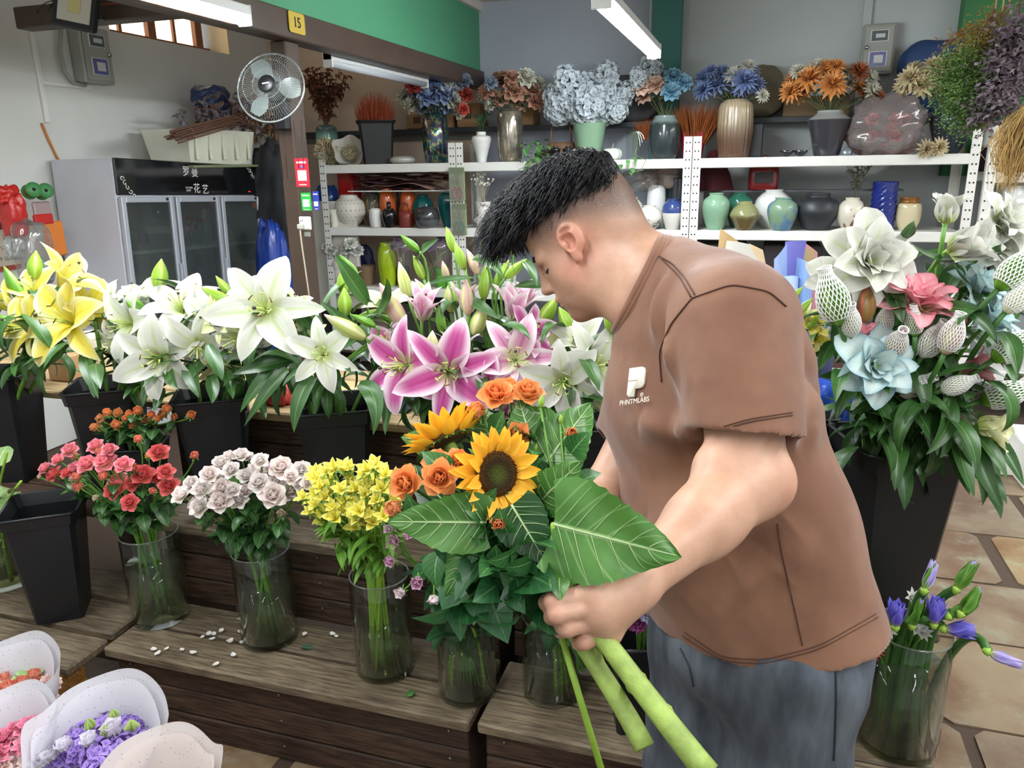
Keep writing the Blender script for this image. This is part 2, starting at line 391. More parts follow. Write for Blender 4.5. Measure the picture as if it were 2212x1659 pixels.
# ------------------------------------------------------------------ racks
def rack(x0, x1, label, cat='rack', zs=(.25, .675, 1.10, 1.532), y0=5.0, y1=5.42, top=1.66):
    t = thing('storage_rack', label, cat, ((x0+x1)/2, 5.2, 0))
    for z in zs:
        b = MB().cbox(x0+.03, x1-.03, y0+.004, y1-.004, z-.012, z, .002).build('shelf_board', M_WHITE, t, smooth=False)
        MB().cbox(x0+.045, x1-.045, y0, y0+.03, z-.058, z-.001, .004).build('front_beam', M_WHITE, b, smooth=False)
        MB().cbox(x0+.045, x1-.045, y1-.03, y1, z-.058, z-.001, .004).build('back_beam', M_WHITE, b, smooth=False)
    hb = MB()
    for x, sx in ((x0, 1), (x1, -1)):
        for y, sy in ((y0, 1), (y1, -1)):
            m = MB(); xa, xb = sorted((x, x+sx*.05)); m.box(xa, xb, *sorted((y-sy*.002, y+sy*.001)), 0, top); ya, yb = sorted((y, y+sy*.045)); m.box(*sorted((x, x+sx*.002)), ya, yb, 0, top)
            m.build('post', M_WHITE, t, smooth=False)
        z = .62
        while z < top-.03:
            for dx in (.014, .034):
                hb.box(x+sx*dx-.004, x+sx*dx+.004, y0-.0035, y0-.002, z, z+.009)
            z += .045 if int(z*1000) % 2 else .05
    h = hb.build('post_slots', M_DARK, t, smooth=False); h['kind'] = 'stuff'
    return t
rack(-2.98, -1.945, 'white slotted-steel rack section nearest the brown post')
rack(-1.94, -.40, 'middle white slotted-steel rack section behind the man\'s head')
rack(-.395, 1.16, 'right-hand white slotted-steel rack section with green and black vases')
# ------------------------------------------------------------------ petals, leaves and flower heads (shared meshes)
def petal_mat(name, body, edge=None, throat=None, stripe=None, v0=.05, v1=.4, e0=.55, e1=1.0, rnd=.06, transl=.28, rough=.5, veins=.06, spots=None):
    if name in MATS: return MATS[name]
    t = NT(name); u, v, _ = t.pt(); au = t.math('ABSOLUTE', u); c = H(body)
    if edge: c = t.mix(t.step(t.math('MAXIMUM', au, t.math('MULTIPLY_ADD', v, 1.6, -.7)), e0, e1), c, H(edge))
    if throat: c = t.mix(t.step(v, v0, v1), H(throat), c)
    if stripe: c = t.mix(t.math('MULTIPLY', t.step(au, .22, .02), t.step(v, .95, .45)), c, H(stripe))
    if veins:
        w = t.math('SINE', t.math('MULTIPLY', u, 26)); k = t.math('MULTIPLY', t.step(w, .2, 1), veins); c = t.mix(k, c, (.1, .12, .08))
    if spots:
        n = t.noise(260, 1, .5); c = t.mix(t.math('MULTIPLY', t.step(n, .66, .70), t.math('MULTIPLY', t.step(v, .75, .5), t.step(au, .7, .3))), c, H(spots))
    hs = t.n('HueSaturation'); t.val(hs.inputs['Color'], c if isinstance(c, bpy.types.NodeSocket) else c+(1,)); t.l(t.math('MULTIPLY_ADD', t.objrand(), 2*rnd, 1-rnd), hs.inputs['Value'])
    t.princ(hs.outputs[0], rough, .35, transl=transl); MATS[name] = t.m; return t.m
def leaf_mat(name, a, b, vein, rnd=.18, rough=.38, nv=7, side=.35):
    if name in MATS: return MATS[name]
    t = NT(name); u, v, _ = t.pt(); au = t.math('ABSOLUTE', u)
    c = t.mix(t.step(t.noise(14, 3), .3, .7), H(a), H(b))
    if side:
        fr = t.math('FRACT', t.math('MULTIPLY', t.math('MULTIPLY_ADD', au, -.3, v), nv)); sv = t.step(t.math('ABSOLUTE', t.math('SUBTRACT', fr, .5)), .09, .0); c = t.mix(t.math('MULTIPLY', sv, side), c, H(vein))
    else:
        w = t.math('SINE', t.math('MULTIPLY', u, 22)); c = t.mix(t.math('MULTIPLY', t.step(w, .3, 1), .16), c, H(vein))
    c = t.mix(t.math('MULTIPLY', t.step(au, .075, .02), .8), c, H(vein))
    hs = t.n('HueSaturation'); t.l(c, hs.inputs['Color']); t.l(t.math('MULTIPLY_ADD', t.objrand(), 2*rnd, 1-rnd), hs.inputs['Value'])
    t.princ(hs.outputs[0], rough, .5, transl=.16); MATS[name] = t.m; return t.m
M_LLEAF = leaf_mat('lily_leaf', '#284a20', '#3a632c', '#67904e', side=0); M_RLEAF = leaf_mat('rose_leaf', '#2a4f26', '#426f36', '#74995c', nv=8); M_SUNLEAF = leaf_mat('sunflower_leaf', '#3f6e2c', '#588a3e', '#a9c98c', nv=6, side=.3, rnd=.1)
M_STEM = mat('green_stem', '#5f8f36', .45, var=.2, vscale=12); M_STEMD = mat('dark_stem', '#3d6b2a', .45, var=.2, vscale=12); M_LIME = mat('lime_stem', '#8fb43e', .4, var=.15, vscale=20)

def leaf_mesh(name, L, Wd, droop, mat_, fold=.25, nu=4, nv=10, tipw=.75, wave=0, curl=0, basew=0):
    """leaf in its own frame: from the origin along +X, upper side +Z, drooping to -Z"""
    pts = []; p = Vector((0, 0, 0)); n = nv
    for j in range(n+1):
        v = j/n; pts.append(p.copy()); a = -droop*v; p = p+Vector((cos(a), 0, sin(a)))*(L/n)
    m = MB()
    def f(u, v):
        j = min(n-1, int(v*n)); fr = v*n-j; c = pts[j].lerp(pts[j+1], fr); a = -droop*v
        w = Wd*max(0, sin(pi*min(1, (v+basew)/(1+basew))**tipw))**.9 if v < .999 else 0
        nrm = Vector((-sin(a), 0, cos(a)))
        return c+Vector((0, u*w, 0))+nrm*(fold*w*abs(u)**1.5+wave*w*sin(v*9+u*2)*abs(u)+curl*w*v*u)
    m.patch(f, nu, nv); return m.mesh(name, mat_)
def petal_fn(L, Wd, a0, a1, cup=.3, ruf=0, pw=.8, bp=1.0, r0=0.0, blunt=.85, phase=0):
    n = 24; P = [(r0, 0.0)]
    for j in range(n):
        v = (j+.5)/n; a = radians(a0+(a1-a0)*v**bp); P.append((P[-1][0]+sin(a)*L/n, P[-1][1]+cos(a)*L/n))
    def f(u, v):
        x = min(n-1e-6, v*n); j = int(x); k = x-j; r = P[j][0]*(1-k)+P[j+1][0]*k; z = P[j][1]*(1-k)+P[j+1][1]*k
        a = radians(a0+(a1-a0)*v**bp); w = Wd*max(0., sin(pi*min(1, v)**pw))**blunt
        if v > .999: w = Wd*.02
        off = cup*w*u*u+ruf*Wd*sin(v*11+phase+u*1.5)*abs(u)**2
        return (r-cos(a)*off, u*w, z+sin(a)*off)
    return f
def head_mesh(name, layers, mat_, nu=4, nv=6, seed=0, jit=6):
    """layers: (count, L, W, a0, a1, cup, ruffle, pw, blunt, r0, z0)"""
    r = random.Random(seed); m = MB()
    for li, (n, L, Wd, a0, a1, cup, ruf, pw, bl, r0, z0) in enumerate(layers):
        for k in range(n):
            j = r.uniform(-jit, jit); f = petal_fn(L*r.uniform(.92, 1.06), Wd*r.uniform(.9, 1.1), a0+j, a1+j, cup, ruf, pw, 1.0, r0, bl, r.uniform(0, 6))
            m.patch(f, nu, nv, Matrix.Translation((0, 0, z0)) @ Matrix.Rotation(2*pi*(k+.5*(li % 2)+r.uniform(-.1, .1))/n, 4, 'Z'))
    return m.mesh(name, mat_)
ROSE = [(3, .85, .33, 2, -18, .9, .0, .6, .6, .05, .1), (4, .9, .40, 10, -6, .8, .03, .6, .6, .1, .06), (5, .98, .48, 22, 10, .6, .04, .6, .55, .14, .03), (5, 1.05, .55, 42, 40, .5, .05, .6, .5, .12, .0), (5, 1.08, .6, 62, 84, .35, .06, .6, .5, .08, -.02)]
ROSE_CUP = [(3, .85, .33, 2, -18, .9, .0, .6, .6, .05, .1), (4, .95, .42, 8, -12, .8, .03, .6, .6, .1, .06), (5, 1.0, .5, 18, 0, .6, .04, .6, .55, .14, .03), (5, 1.0, .55, 30, 16, .5, .05, .6, .5, .12, .0)]
ROSE_BUD = [(3, 1., .4, 6, -16, .9, 0, .7, .7, .04, 0), (4, 1.0, .44, 14, -14, .8, .02, .7, .7, .05, 0)]
PEONY = [(5, .6, .28, 5, -5, .8, .2, .6, .6, .03, .2), (7, .75, .34, 20, 15, .6, .2, .6, .55, .05, .15), (8, .9, .38, 42, 45, .5, .18, .6, .5, .05, .1), (9, 1.0, .42, 66, 85, .4, .18, .6, .5, .05, .05), (8, .95, .4, 90, 120, .3, .15, .6, .5, .05, 0)]
DAHLIA = [(7, .6, .11, 5, 10, .5, 0, .9, 1, .03, .15), (10, .75, .12, 25, 30, .5, 0, .9, 1, .05, .12), (13, .9, .13, 50, 55, .5, 0, .9, 1, .05, .08), (14, 1.0, .14, 74, 85, .4, 0, .9, 1, .05, .03), (12, 1.0, .14, 95, 115, .4, 0, .9, 1, .05, 0)]
CARN = [(7, .6, .3, 8, 10, .5, .35, .5, .5, .02, .2), (9, .75, .36, 30, 35, .4, .35, .5, .5, .03, .12), (10, .9, .4, 55, 70, .3, .35, .5, .5, .03, .05), (9, .95, .4, 80, 110, .2, .3, .5, .5, .02, 0)]
LISI = [(3, .8, .36, 5, -15, .8, .1, .6, .6, .03, .1), (4, .95, .46, 16, 2, .6, .12, .6, .55, .06, .04), (5, 1.05, .55, 32, 30, .45, .15, .6, .5, .08, 0)]
def hyd_mesh(name, mat_, n=90, elong=1.0, seed=0, fs=.26):
    r = random.Random(seed); m = MB()
    for k in range(n):
        z = 1-2*(k+.5)/n*.85; th = k*2.39996; s = sqrt(max(0, 1-z*z)); d = Vector((s*cos(th)+r.uniform(-.15, .15), s*sin(th)+r.uniform(-.15, .15), z+r.uniform(-.1, .1))).normalized(); q_ = r.uniform(.62, .95)
        M = TRS(Vector((d.x*q_, d.y*q_, d.z*q_*elong)), aim(d, None, r.uniform(0, 6)))
        for q in range(4):
            f = petal_fn(fs*r.uniform(.7, 1.3), fs*.5, 40, 85, .4, .1, .6, 1, .01, .5); m.patch(f, 2, 3, M @ Matrix.Rotation(pi/2*q, 4, 'Z'))
    return m.mesh(name, mat_)
def bunch_stem(root, pts, r=.003, m=None, n=6): return MB().tube(pts, r, n).build('stem', m or M_STEM, root)
# small leaves
RL = [leaf_mesh('leaf', .06, .018, d, M_RLEAF, .2, 4, 6, .8, .12) for d in (.5, .9, 1.4)]
LL = [leaf_mesh('leaf', .15, .019, d, M_LLEAF, .25, 4, 12, .8, .1, cu) for d, cu in ((.7, 0), (1.3, .3), (1.9, -.3), (2.5, .2))]
# ------------------------------------------------------------------ glass
def glass(name, tint='#ffffff', rough=.0, refl=1.0, haze=0):
    if name in MATS: return MATS[name]
    t = NT(name); lw = t.n('LayerWeight'); lw.inputs[0].default_value = .5     # same Fresnel curve from both sides of the thin wall
    tr = t.n('BsdfTransparent'); tr.inputs[0].default_value = H(tint)+(1,)
    gl = t.n('BsdfGlossy'); gl.inputs[1].default_value = rough
    f = t.math('MULTIPLY', t.math('MULTIPLY_ADD', t.math('POWER', lw.outputs['Facing'], 5.0), .9, .035), refl, clamp=True)
    mx = t.n('MixShader'); t.l(f, mx.inputs[0]); t.l(tr.outputs[0], mx.inputs[1]); t.l(gl.outputs[0], mx.inputs[2]); sh = mx.outputs[0]
    if haze:
        df = t.n('BsdfDiffuse'); df.inputs[0].default_value = (.8, .8, .8, 1)
        m2 = t.n('MixShader'); m2.inputs[0].default_value = haze; t.l(sh, m2.inputs[1]); t.l(df.outputs[0], m2.inputs[2]); sh = m2.outputs[0]
    t.l(sh, t.out.inputs[0]); MATS[name] = t.m; return t.m
G_VASE = glass('clear_glass', '#f2f6f2', .02, 1.1); G_DOOR = glass('cabinet_glass', '#b9c2c0', .02, 1.0, .04); G_FILM = glass('cellophane', '#e9e6e4', .12, 2.2, .07)
G_LID = glass('smoked_window', '#8892c8', .05, 1.2, .05)
M_PETG = mat('plain_green', '#3e7a33', .5)

# ------------------------------------------------------------------ lamps
M_TUBE = mat('lit_tube', '#ffffff', .4, emis='#f2fbff', estr=100); M_FIX = mat('lamp_housing', '#d8dad8', .4)
def tube_lamp(x, z, y0, y1, label, lit=True, power=20, wid=.05):
    t = thing('tube_light', label, 'light', (x, (y0+y1)/2, z))
    MB().cbox(x-wid/2, x+wid/2, y0, y1, z+.012, z+.05, .004).build('housing', M_FIX, t, smooth=False)
    prof = MB().tube([(x, y0+.01, z+.004), (x, y1-.01, z+.004)], wid*.44, 12); prof.build('diffuser', M_TUBE if lit else mat('unlit_tube', '#b8bcc4', .35), t)
    for y in (y0, y1-.012): MB().cbox(x-wid/2-.002, x+wid/2+.002, y, y+.012, z-.022, z+.052, .003).build('end_cap', M_FIX, t, smooth=False)
    if lit:
        l = area_lamp('tube_glow', (x, (y0+y1)/2, z-.03), wid, y1-y0, power, (.95, .99, 1)); l.parent = t; l.location -= t.location
    return t
a = at(1405, 118, Z=2.07); tube_lamp(a.x+.02, 2.07, a.y-1.5, a.y, 'lit white tube lamp hanging before the teal pilaster', True, 10, .07)
for yy, w_ in ((a.y-1.4, 'front'), (a.y-.2, 'back')): tag(MB().tube([(a.x+.02, yy, 2.12), (a.x+.02, yy, ZC)], .003, 6).build('hanging_wire', M_GREYP), 'thin wire hanging the '+w_+' end of the tube lamp', 'wire')
a = at(530, 32, X=-1.91); tube_lamp(-1.91, a.z-.02, a.y-1.4, a.y, 'lit white tube lamp under the brown beam beside the window', True, 6, .055)
a0, a1 = at(705, 102, X=-2.10), at(875, 155, X=-2.10); tube_lamp(-2.10, 2.02, a0.y, a1.y+.3, 'unlit tube lamp under the beam above the dried branches', False, wid=.05)
def floodlight():
    c = at(160, 22, Y=3.12); t = thing('floodlight', 'black square floodlight clamped on the brown cross beam', 'light', c)
    R = aim(camv(.12, -.18, .97), (0, 0, 1)) @ Matrix.Rotation(radians(-12), 4, 'Z'); M = TRS(c, R)
    MB().cbox(-.082, .088, -.10, .10, -.03, .0, .01, M).build('housing', M_BLACK, t, smooth=False)
    MB().cbox(-.052, .066, -.072, .072, .0, .004, .003, M).build('reflector', mat('lamp_reflector', '#d4d2c4', .5), t, smooth=False)
    MB().cbox(-.012, .05, -.028, .028, .004, .007, .002, M).build('chip', mat('lamp_chip', '#d8d090', .5), t, smooth=False)
    br = MB()
    br.tube([M @ Vector((0, -.105, -.01)), M @ Vector((0, -.115, -.05)), M @ Vector((0, -.06, -.10)), M @ Vector((0, .06, -.10)), M @ Vector((0, .115, -.05)), M @ Vector((0, .105, -.01))], .007, 6)
    br.build('bracket', M_BLACK, t)
    for k in range(3):
        p = at(80+25*k, 30-5*k, Y=3.25); q = at(150, 15, Y=3.25)
        MB().tube(bez(p, p+Vector((.02, 0, .05)), q+Vector((-.05, 0, .06-.02*k)), q, 10), .0025, 5).build('cable', mat('cable_dark', '#2a2a2a', .5), t)
    MB().tube(bez(at(190, 12, Y=3.25), at(240, 8, Y=3.25), at(300, 4, Y=3.25), at(350, -8, Y=3.25), 6), .003, 5).build('cable', mat('cable_red', '#a0402c', .5), t)
floodlight()

# ------------------------------------------------------------------ meter boxes and wiring
def meter(c, axis, sw, sh, label, flip=1):
    """axis: unit vector out of the wall"""
    t = thing('meter_box', label, 'meter box', c); R = aim(axis, (0, 0, 1)); M = TRS(c, R)
    MB().cbox(-sh/2, sh/2, -sw/2, sw/2, 0, .085, .008, M).build('box', M_GREYP, t, smooth=False)
    MB().cbox(-sh*.45, sh*.45, -sw*.43, sw*.43, .085, .094, .004, M).build('lid', M_GREYP, t, smooth=False)
    for (z0, z1, m, nm) in ((.16, .36, mat('meter_window', '#5a6468', .2), 'meter_window'), (-.34, -.06, mat('breaker_window', '#6a6ea8', .15, coat=.4), 'breaker_window')):
        MB().cbox(sh*z0-.004, sh*z1+.004, -sw*.27, sw*.27, .094, .097, .002, M).build('window_frame', M_WHITE, t, smooth=False)
        MB().cbox(sh*z0, sh*z1, -sw*.24, sw*.24, .096, .099, .001, M).build(nm, m, t, smooth=False)
        MB().cbox(sh*(z0+.06), sh*(z1-.06), -sw*.16, sw*.12, .098, .1005, .001, M).build('dial', mat('meter_dial', '#cfd2cf', .4), t, smooth=False)
    MB().lathe([(0, .094), (.012, .094), (.012, .102), (0, .103)], 16, M @ Matrix.Translation((sh*.04, flip*sw*.36, 0))).build('lock', mat('chrome', '#c8c8c8', .2, metal=1), t)
    return t
meter(at(185, 122, X=XL), Vector((1, 0, 0)), .22, .30, 'grey electric meter box on the white left wall', -1)
meter(at(1893, 110, Y=YB), Vector((0, -1, 0)), .19, .29, 'grey electric meter box behind the orange silk dahlias')
pp = [at(132, 62, X=XL+.03), at(130, 110, X=XL+.03), at(140, 155, X=XL+.03), at(160, 180, X=XL+.03), at(185, 184, X=XL+.03)]
tag(MB().tube(pp, .011, 10).build('conduit_pipe', M_GREYP), 'grey bent conduit beside the left meter box', 'pipe')
p, q = at(66, 70, X=XL), at(88, 265, X=XL)
tag(MB().cbox(XL, XL+.018, p.y-.014, p.y+.014, q.z, p.z, .003).build('cable_trunking', M_WHITE, smooth=False), 'white vertical cable trunking on the left wall', 'trunking')
p, q = at(82, 170, X=XL), at(195, 188, X=XL)
tag(MB().cbox(XL, XL+.016, p.y, q.y, p.z-.03, p.z-.008, .003).build('cable_trunking', M_WHITE, smooth=False), 'white horizontal cable trunking under the left meter box', 'trunking')
tag(MB().tube(bez(at(90, 266, X=XL+.01), at(98, 285, X=XL+.01), at(112, 320, X=XL+.01), at(128, 348, X=XL+.01), 8), .006, 6).build('orange_cable', mat('orange_cable', '#c8762a', .5)), 'orange cable dropping behind the flower fridge', 'cable')

# ------------------------------------------------------------------ number plate, pay cards and socket on the steel
def plate15():
    c = at(640, 50, X=XP+.053); t = thing('number_plate', 'yellow number plate 15 on the brown beam', 'sign', c)
    M = TRS(c, aim((1, 0, 0), (0, 0, 1)) @ Matrix.Rotation(-pi/2, 4, 'Z'))
    m = MB(); w, h, k = .062, .042, .008
    o = [(-w+k, -h), (w-k, -h), (w, -h+k), (w, h-k), (w-k, h), (-w+k, h), (-w, h-k), (-w, -h+k)]
    m.add([M @ Vector((x, y, 0)) for x, y in o]+[M @ Vector((x, y, .004)) for x, y in o], [tuple(range(8, 16))]+[(i, (i+1) % 8, 8+(i+1) % 8, 8+i) for i in range(8)])
    m.build('plate', mat('yellow_plate', '#c2a63a', .45), t, smooth=False)
    lettering('15', .06, M @ Matrix.Translation((0, 0, .005)), t, M_BLACK, extr=.001)
plate15()
def card(px, py, w, h, col, label, py_off=0):
    c = at(px, py, Y=3.147); t = thing('payment_card', label, 'card', c); s = mpp(c); w *= s; h *= s; M = TRS(c, aim((0, -1, 0), (0, 0, 1)) @ Matrix.Rotation(-pi/2, 4, 'Z'))
    MB().cbox(-w/2, w/2, -h/2, h/2, 0, .003, .0012, M).build('card', mat('card_'+col, col, .35), t, smooth=False)
    MB().cbox(-w*.33, w*.33, -h*.28, -h*.28+w*.66, .003, .0036, .0003, M).build('blank_panel', mat('card_white', '#eceae6', .4), t, smooth=False)
    MB().cbox(-w*.36, w*.36, h*.32, h*.39, .003, .0036, .0003, M).build('print_line', mat('card_print', '#e8c8c4', .4), t, smooth=False)
    MB().cbox(-w*.28, w*.28, -h*.44, -h*.40, .003, .0036, .0003, M).build('print_line', mat('card_print', '#e8c8c4', .4), t, smooth=False)
    return M, t, w, h
M_, t_, w_, h_ = card(653, 373, 33, 60, '#d82a3c', 'red payment card hanging on the brown post')
MB().lathe([(0, .003), (.008, .003), (.008, .0045), (0, .0045)], 16, M_ @ Matrix.Translation((0, h_*.2, 0))).build('emblem', mat('card_emblem', '#8a6ad0', .4), t_)
for sx in (-1, 1): MB().tube([M_ @ Vector((sx*.012, h_*.15, .005)), M_ @ Vector((sx*.014, h_*.5, .004)), M_ @ Vector((sx*.02, h_*.5+.16, .004))], .0012, 5).build('cord', M_BLACK, t_)
card(662, 436, 24, 38, '#28b84a', 'green payment card stuck on the brown post')
card(683, 434, 15, 40, '#2c3ea0', 'narrow blue payment card at the edge of the brown post')
def socket():
    c = at(661, 482, Y=3.149); t = thing('wall_socket', 'white wall socket with plug on the brown post', 'socket', c); M = TRS(c, aim((0, -1, 0), (0, 0, 1)) @ Matrix.Rotation(-pi/2, 4, 'Z'))
    MB().cbox(-.03, .03, -.03, .03, 0, .012, .004, M).build('plate', M_WHITE, t, smooth=False)
    MB().cbox(.008, .024, -.022, .022, .012, .015, .002, M).build('switch', M_WHITE, t, smooth=False)
    MB().cbox(-.026, -.002, -.026, -.002, .012, .04, .004, M).build('plug', mat('plug_grey', '#b8b4ac', .5), t, smooth=False)
    p = M @ Vector((-.014, -.02, .03)); MB().tube(bez(p, p+Vector((0, -.01, -.1)), p+Vector((.03, 0, -.3)), p+Vector((.02, .0, -.75)), 12), .0035, 6).build('cord', mat('cord_beige', '#b8ad98', .5), t)
    for dx in (-.018, -.010): MB().cbox(dx-.0015, dx+.0015, .008, .016, .012, .013, .0003, M).build('slot', M_DARK, t, smooth=False)
    c2 = at(665, 506, Y=3.149); tag(MB().cbox(c2.x-.018, c2.x+.016, 3.143, 3.149, c2.z-.012, c2.z+.012, .003).build('clip_plate', mat('steel_dull', '#a8a8a4', .35, metal=.6), smooth=False), 'small metal cleat under the socket on the post', 'cleat')
socket()

# ------------------------------------------------------------------ fan
def fan():
    c = at(585, 190, Y=3.06); t = thing('wall_fan', 'wall fan with round wire cage on the brown post', 'fan', c); ax = camv(-.10, .02, .95); R = aim(ax, (0, 0, 1)); M = TRS(c, R); r = .148
    mw = mat('fan_wire', '#9a9f9e', .35, metal=.5); cage = MB()
    for k in range(72):
        a = 2*pi*k/72; d = Vector((cos(a), sin(a), 0))
        for (z0, z1) in ((.045, 0), (-.05, 0)):
            cage.tube([M @ (d*.03+Vector((0, 0, z0))), M @ (d*r*.72+Vector((0, 0, z0*.92))), M @ (d*r*.95+Vector((0, 0, z0*.55))), M @ (d*r+Vector((0, 0, 0)))], .0007, 3, False)
    for rr, z in ((r, 0), (r*.72, .043), (r*.42, .045)): cage.tube([M @ Vector((rr*cos(2*pi*k/48), rr*sin(2*pi*k/48), z)) for k in range(49)], .0022 if rr == r else .001, 5, False)
    cg = cage.build('cage', mw, t); cg['kind'] = 'stuff'
    MB().tube([M @ Vector((r*cos(2*pi*k/48), r*sin(2*pi*k/48), 0)) for k in range(49)], .0045, 6, False).build('cage_rim', mw, t)
    MB().lathe([(0, .052), (.03, .052), (.038, .046), (.038, .043), (0, .043)], 28, M).build('badge', M_BLACK, t)
    MB().cbox(-.003, .003, -.016, .016, .052, .0535, .0005, M @ Matrix.Rotation(.15, 4, 'Z')).build('badge_print', M_WHITE, t, smooth=False)
    bl = mat('fan_blade', '#7d8784', .3)
    for k in range(3):
        a = 2*pi*k/3+.5
        def f(u, v, a=a):
            rr = .025+v*(r-.04); w = .9*(.35+.75*sin(pi*min(1, v*.85+.1)))*.5; ang = a+u*w; return (rr*cos(ang), rr*sin(ang), .012*u*(1-.3*v))
        MB().patch(f, 8, 8, M).build('blade', bl, t)
    MB().lathe([(0, -.02), (.022, -.02), (.022, .02), (.014, .026), (0, .026)], 20, M).build('hub', M_BLACK, t)
    MB().lathe([(0, -.13), (.04, -.12), (.048, -.06), (.045, -.03), (0, -.03)], 20, M).build('motor', M_BLACK, t)
    q = Vector((XP-.03, 3.15, c.z-.10)); MB().tube([M @ Vector((0, 0, -.1)), M @ Vector((-.06, 0, -.09)), q], .014, 8).build('arm', M_BLACK, t)
    MB().cbox(q.x-.03, q.x+.03, 3.11, 3.15, q.z-.07, q.z+.05, .006).build('wall_bracket', M_BLACK, t, smooth=False)
    for s in (-1, 1): MB().tube([q+Vector((s*.012, -.04, -.06)), q+Vector((s*.012, -.04, -.28))], .001, 4).build('pull_cord', M_BLACK, t)
fan()

# ------------------------------------------------------------------ display fridge
XF = -3.30
def fridge():
    yy = lambda px: at(px, 480, X=XF).y
    y0, y1 = 3.38, 4.63; t = thing('display_fridge', 'three-door glass flower fridge with black header against the left wall', 'fridge', (XF-.2, y0, .03))
    mg = mat('fridge_grey', '#c3c4cc', .4, var=.03); mi = mat('fridge_inner', '#8d9594', .5)
    MB().cbox(XF-.42, XF-.005, y0, y0+.03, .06, 1.585, .004).build('side_panel', mg, t, smooth=False)
    MB().cbox(XF-.42, XF-.005, y1-.03, y1, .06, 1.585, .004).build('side_panel', mg, t, smooth=False)
    MB().cbox(XF-.42, XF-.40, y0+.03, y1-.03, .06, 1.585, .004).build('back_panel', mi, t, smooth=False)
    MB().cbox(XF-.40, XF-.005, y0+.03, y1-.03, 1.38, 1.585, .004).build('cooling_unit', mg, t, smooth=False)
    MB().cbox(XF-.40, XF-.005, y0+.03, y1-.03, .06, .2, .004).build('plinth', mg, t, smooth=False)
    for y in (y0+.05, y1-.05):
        for x in (XF-.36, XF-.05): MB().tube([(x, y, .0), (x, y, .06)], .015, 8).build('foot', M_BLACK, t)
    hd = MB().cbox(XF-.006, XF+.012, y0, y1, 1.395, 1.588, .006).build('header_panel', mat('black_acrylic', '#121316', .08, .6, coat=.5), t, smooth=False)
    def txt(s, px, py, size):
        c = at(px, py, X=XF+.013); return lettering(s, size, Matrix.Translation((0, 0, 0)) @ TRS((XF+.013, c.y, c.z+.035*(c.y-y0)/1.25), aim((1, 0, 0), (0, 0, 1)) @ Matrix.Rotation(-pi/2, 4, 'Z')), hd, M_WHITE, extr=.0004)
    txt('罗', 386, 368, .062); txt('曼', 405, 370, .062); txt('花', 411, 405, .062); txt('艺', 430, 407, .062); txt('FLOWER', 394, 403, .016); txt('SHOP', 393, 409, .016)
    sc_ = MB()
    for (cy, cz, fl) in ((y0+.04, 1.43, 1), (y1-.04, 1.56, -1)):
        for k in range(5):
            a0 = k*1.1; pts = [Vector((XF+.0125, cy+fl*(.018*k+.016*(1-s/14)*cos(a0+s*.5)), cz+(.05-.022*k)*fl+.016*(1-s/14)*sin(a0+s*.5))) for s in range(12)]
            sc_.tube(pts, .0022, 5)
    sc_.build('scroll_ornament', M_WHITE, hd)
    c = at(527, 409, X=XF+.013); MB().cbox(XF+.012, XF+.014, c.y-.01, c.y+.01, c.z+.03, c.z+.036, .0005).build('red_display', mat('led_red', '#ff2020', .4, emis='#ff2020', estr=2), hd, smooth=False)
    edges = [(yy(229), yy(360)), (yy(365), yy(461)), (yy(465), y1)]; edges[0] = (y0+.005, edges[0][1])
    mfr = mat('door_aluminium', '#b9bdc6', .35, metal=.3)
    for a, b in edges:
        d = MB(); w = .032
        for q in ((a, a+w, .2, 1.385), (b-w, b, .2, 1.385), (a+w, b-w, .2, .2+w), (a+w, b-w, 1.385-w, 1.385)): d.cbox(XF, XF+.028, *q, .004)
        o = d.build('door', mfr, t, smooth=False)
        MB().box(XF+.010, XF+.016, a+w, b-w, .2+w, 1.385-w).build('glass_pane', G_DOOR, o, smooth=False)
        MB().lathe([(0, 0), (.008, 0), (.008, .006), (0, .007)], 12, TRS((XF+.028, b-.06, 1.372), aim((1, 0, 0)))).build('lock', M_BLACK, o)
        MB().cbox(XF+.028, XF+.045, b-.02, b-.006, .6, 1.0, .003).build('handle', mfr, o, smooth=False)
    for z in (.55, .82, 1.08):
        m = MB()
        for k in range(26): m.box(XF-.38, XF-.02, y0+.05+k*.045, y0+.055+k*.045, z, z+.004)
        m.box(XF-.03, XF-.02, y0+.03, y1-.03, z-.012, z+.006); m.build('wire_shelf', M_WHITE, t, smooth=False)
    MB().cbox(XF+.012, XF+.014, y1-.075, y1-.03, 1.31, 1.345, .0005).build('sticker', mat('sticker_orange', '#c8582c', .4), t, smooth=False)
    MB().cbox(XF-.38, XF-.36, y0+.04, y1-.04, .3, 1.36, .002).build('lit_back_sheet', mat('fridge_lit', '#aab8b4', .5), t, smooth=False)  # paler grey sheet across the back; puts interior light into the colour, no lamp
    for k in range(12): MB().box(XF-.40, XF-.03, y0-.002, y0, .55+k*.022, .556+k*.022).build('vent_slot', mat('vent_grey', '#8f909a', .5), t, smooth=False)
    tl = head_mesh('tulip', ROSE_BUD, petal_mat('tulip_orange', '#d8622c', '#e07a44', '#c8a040', veins=0), 3, 4)
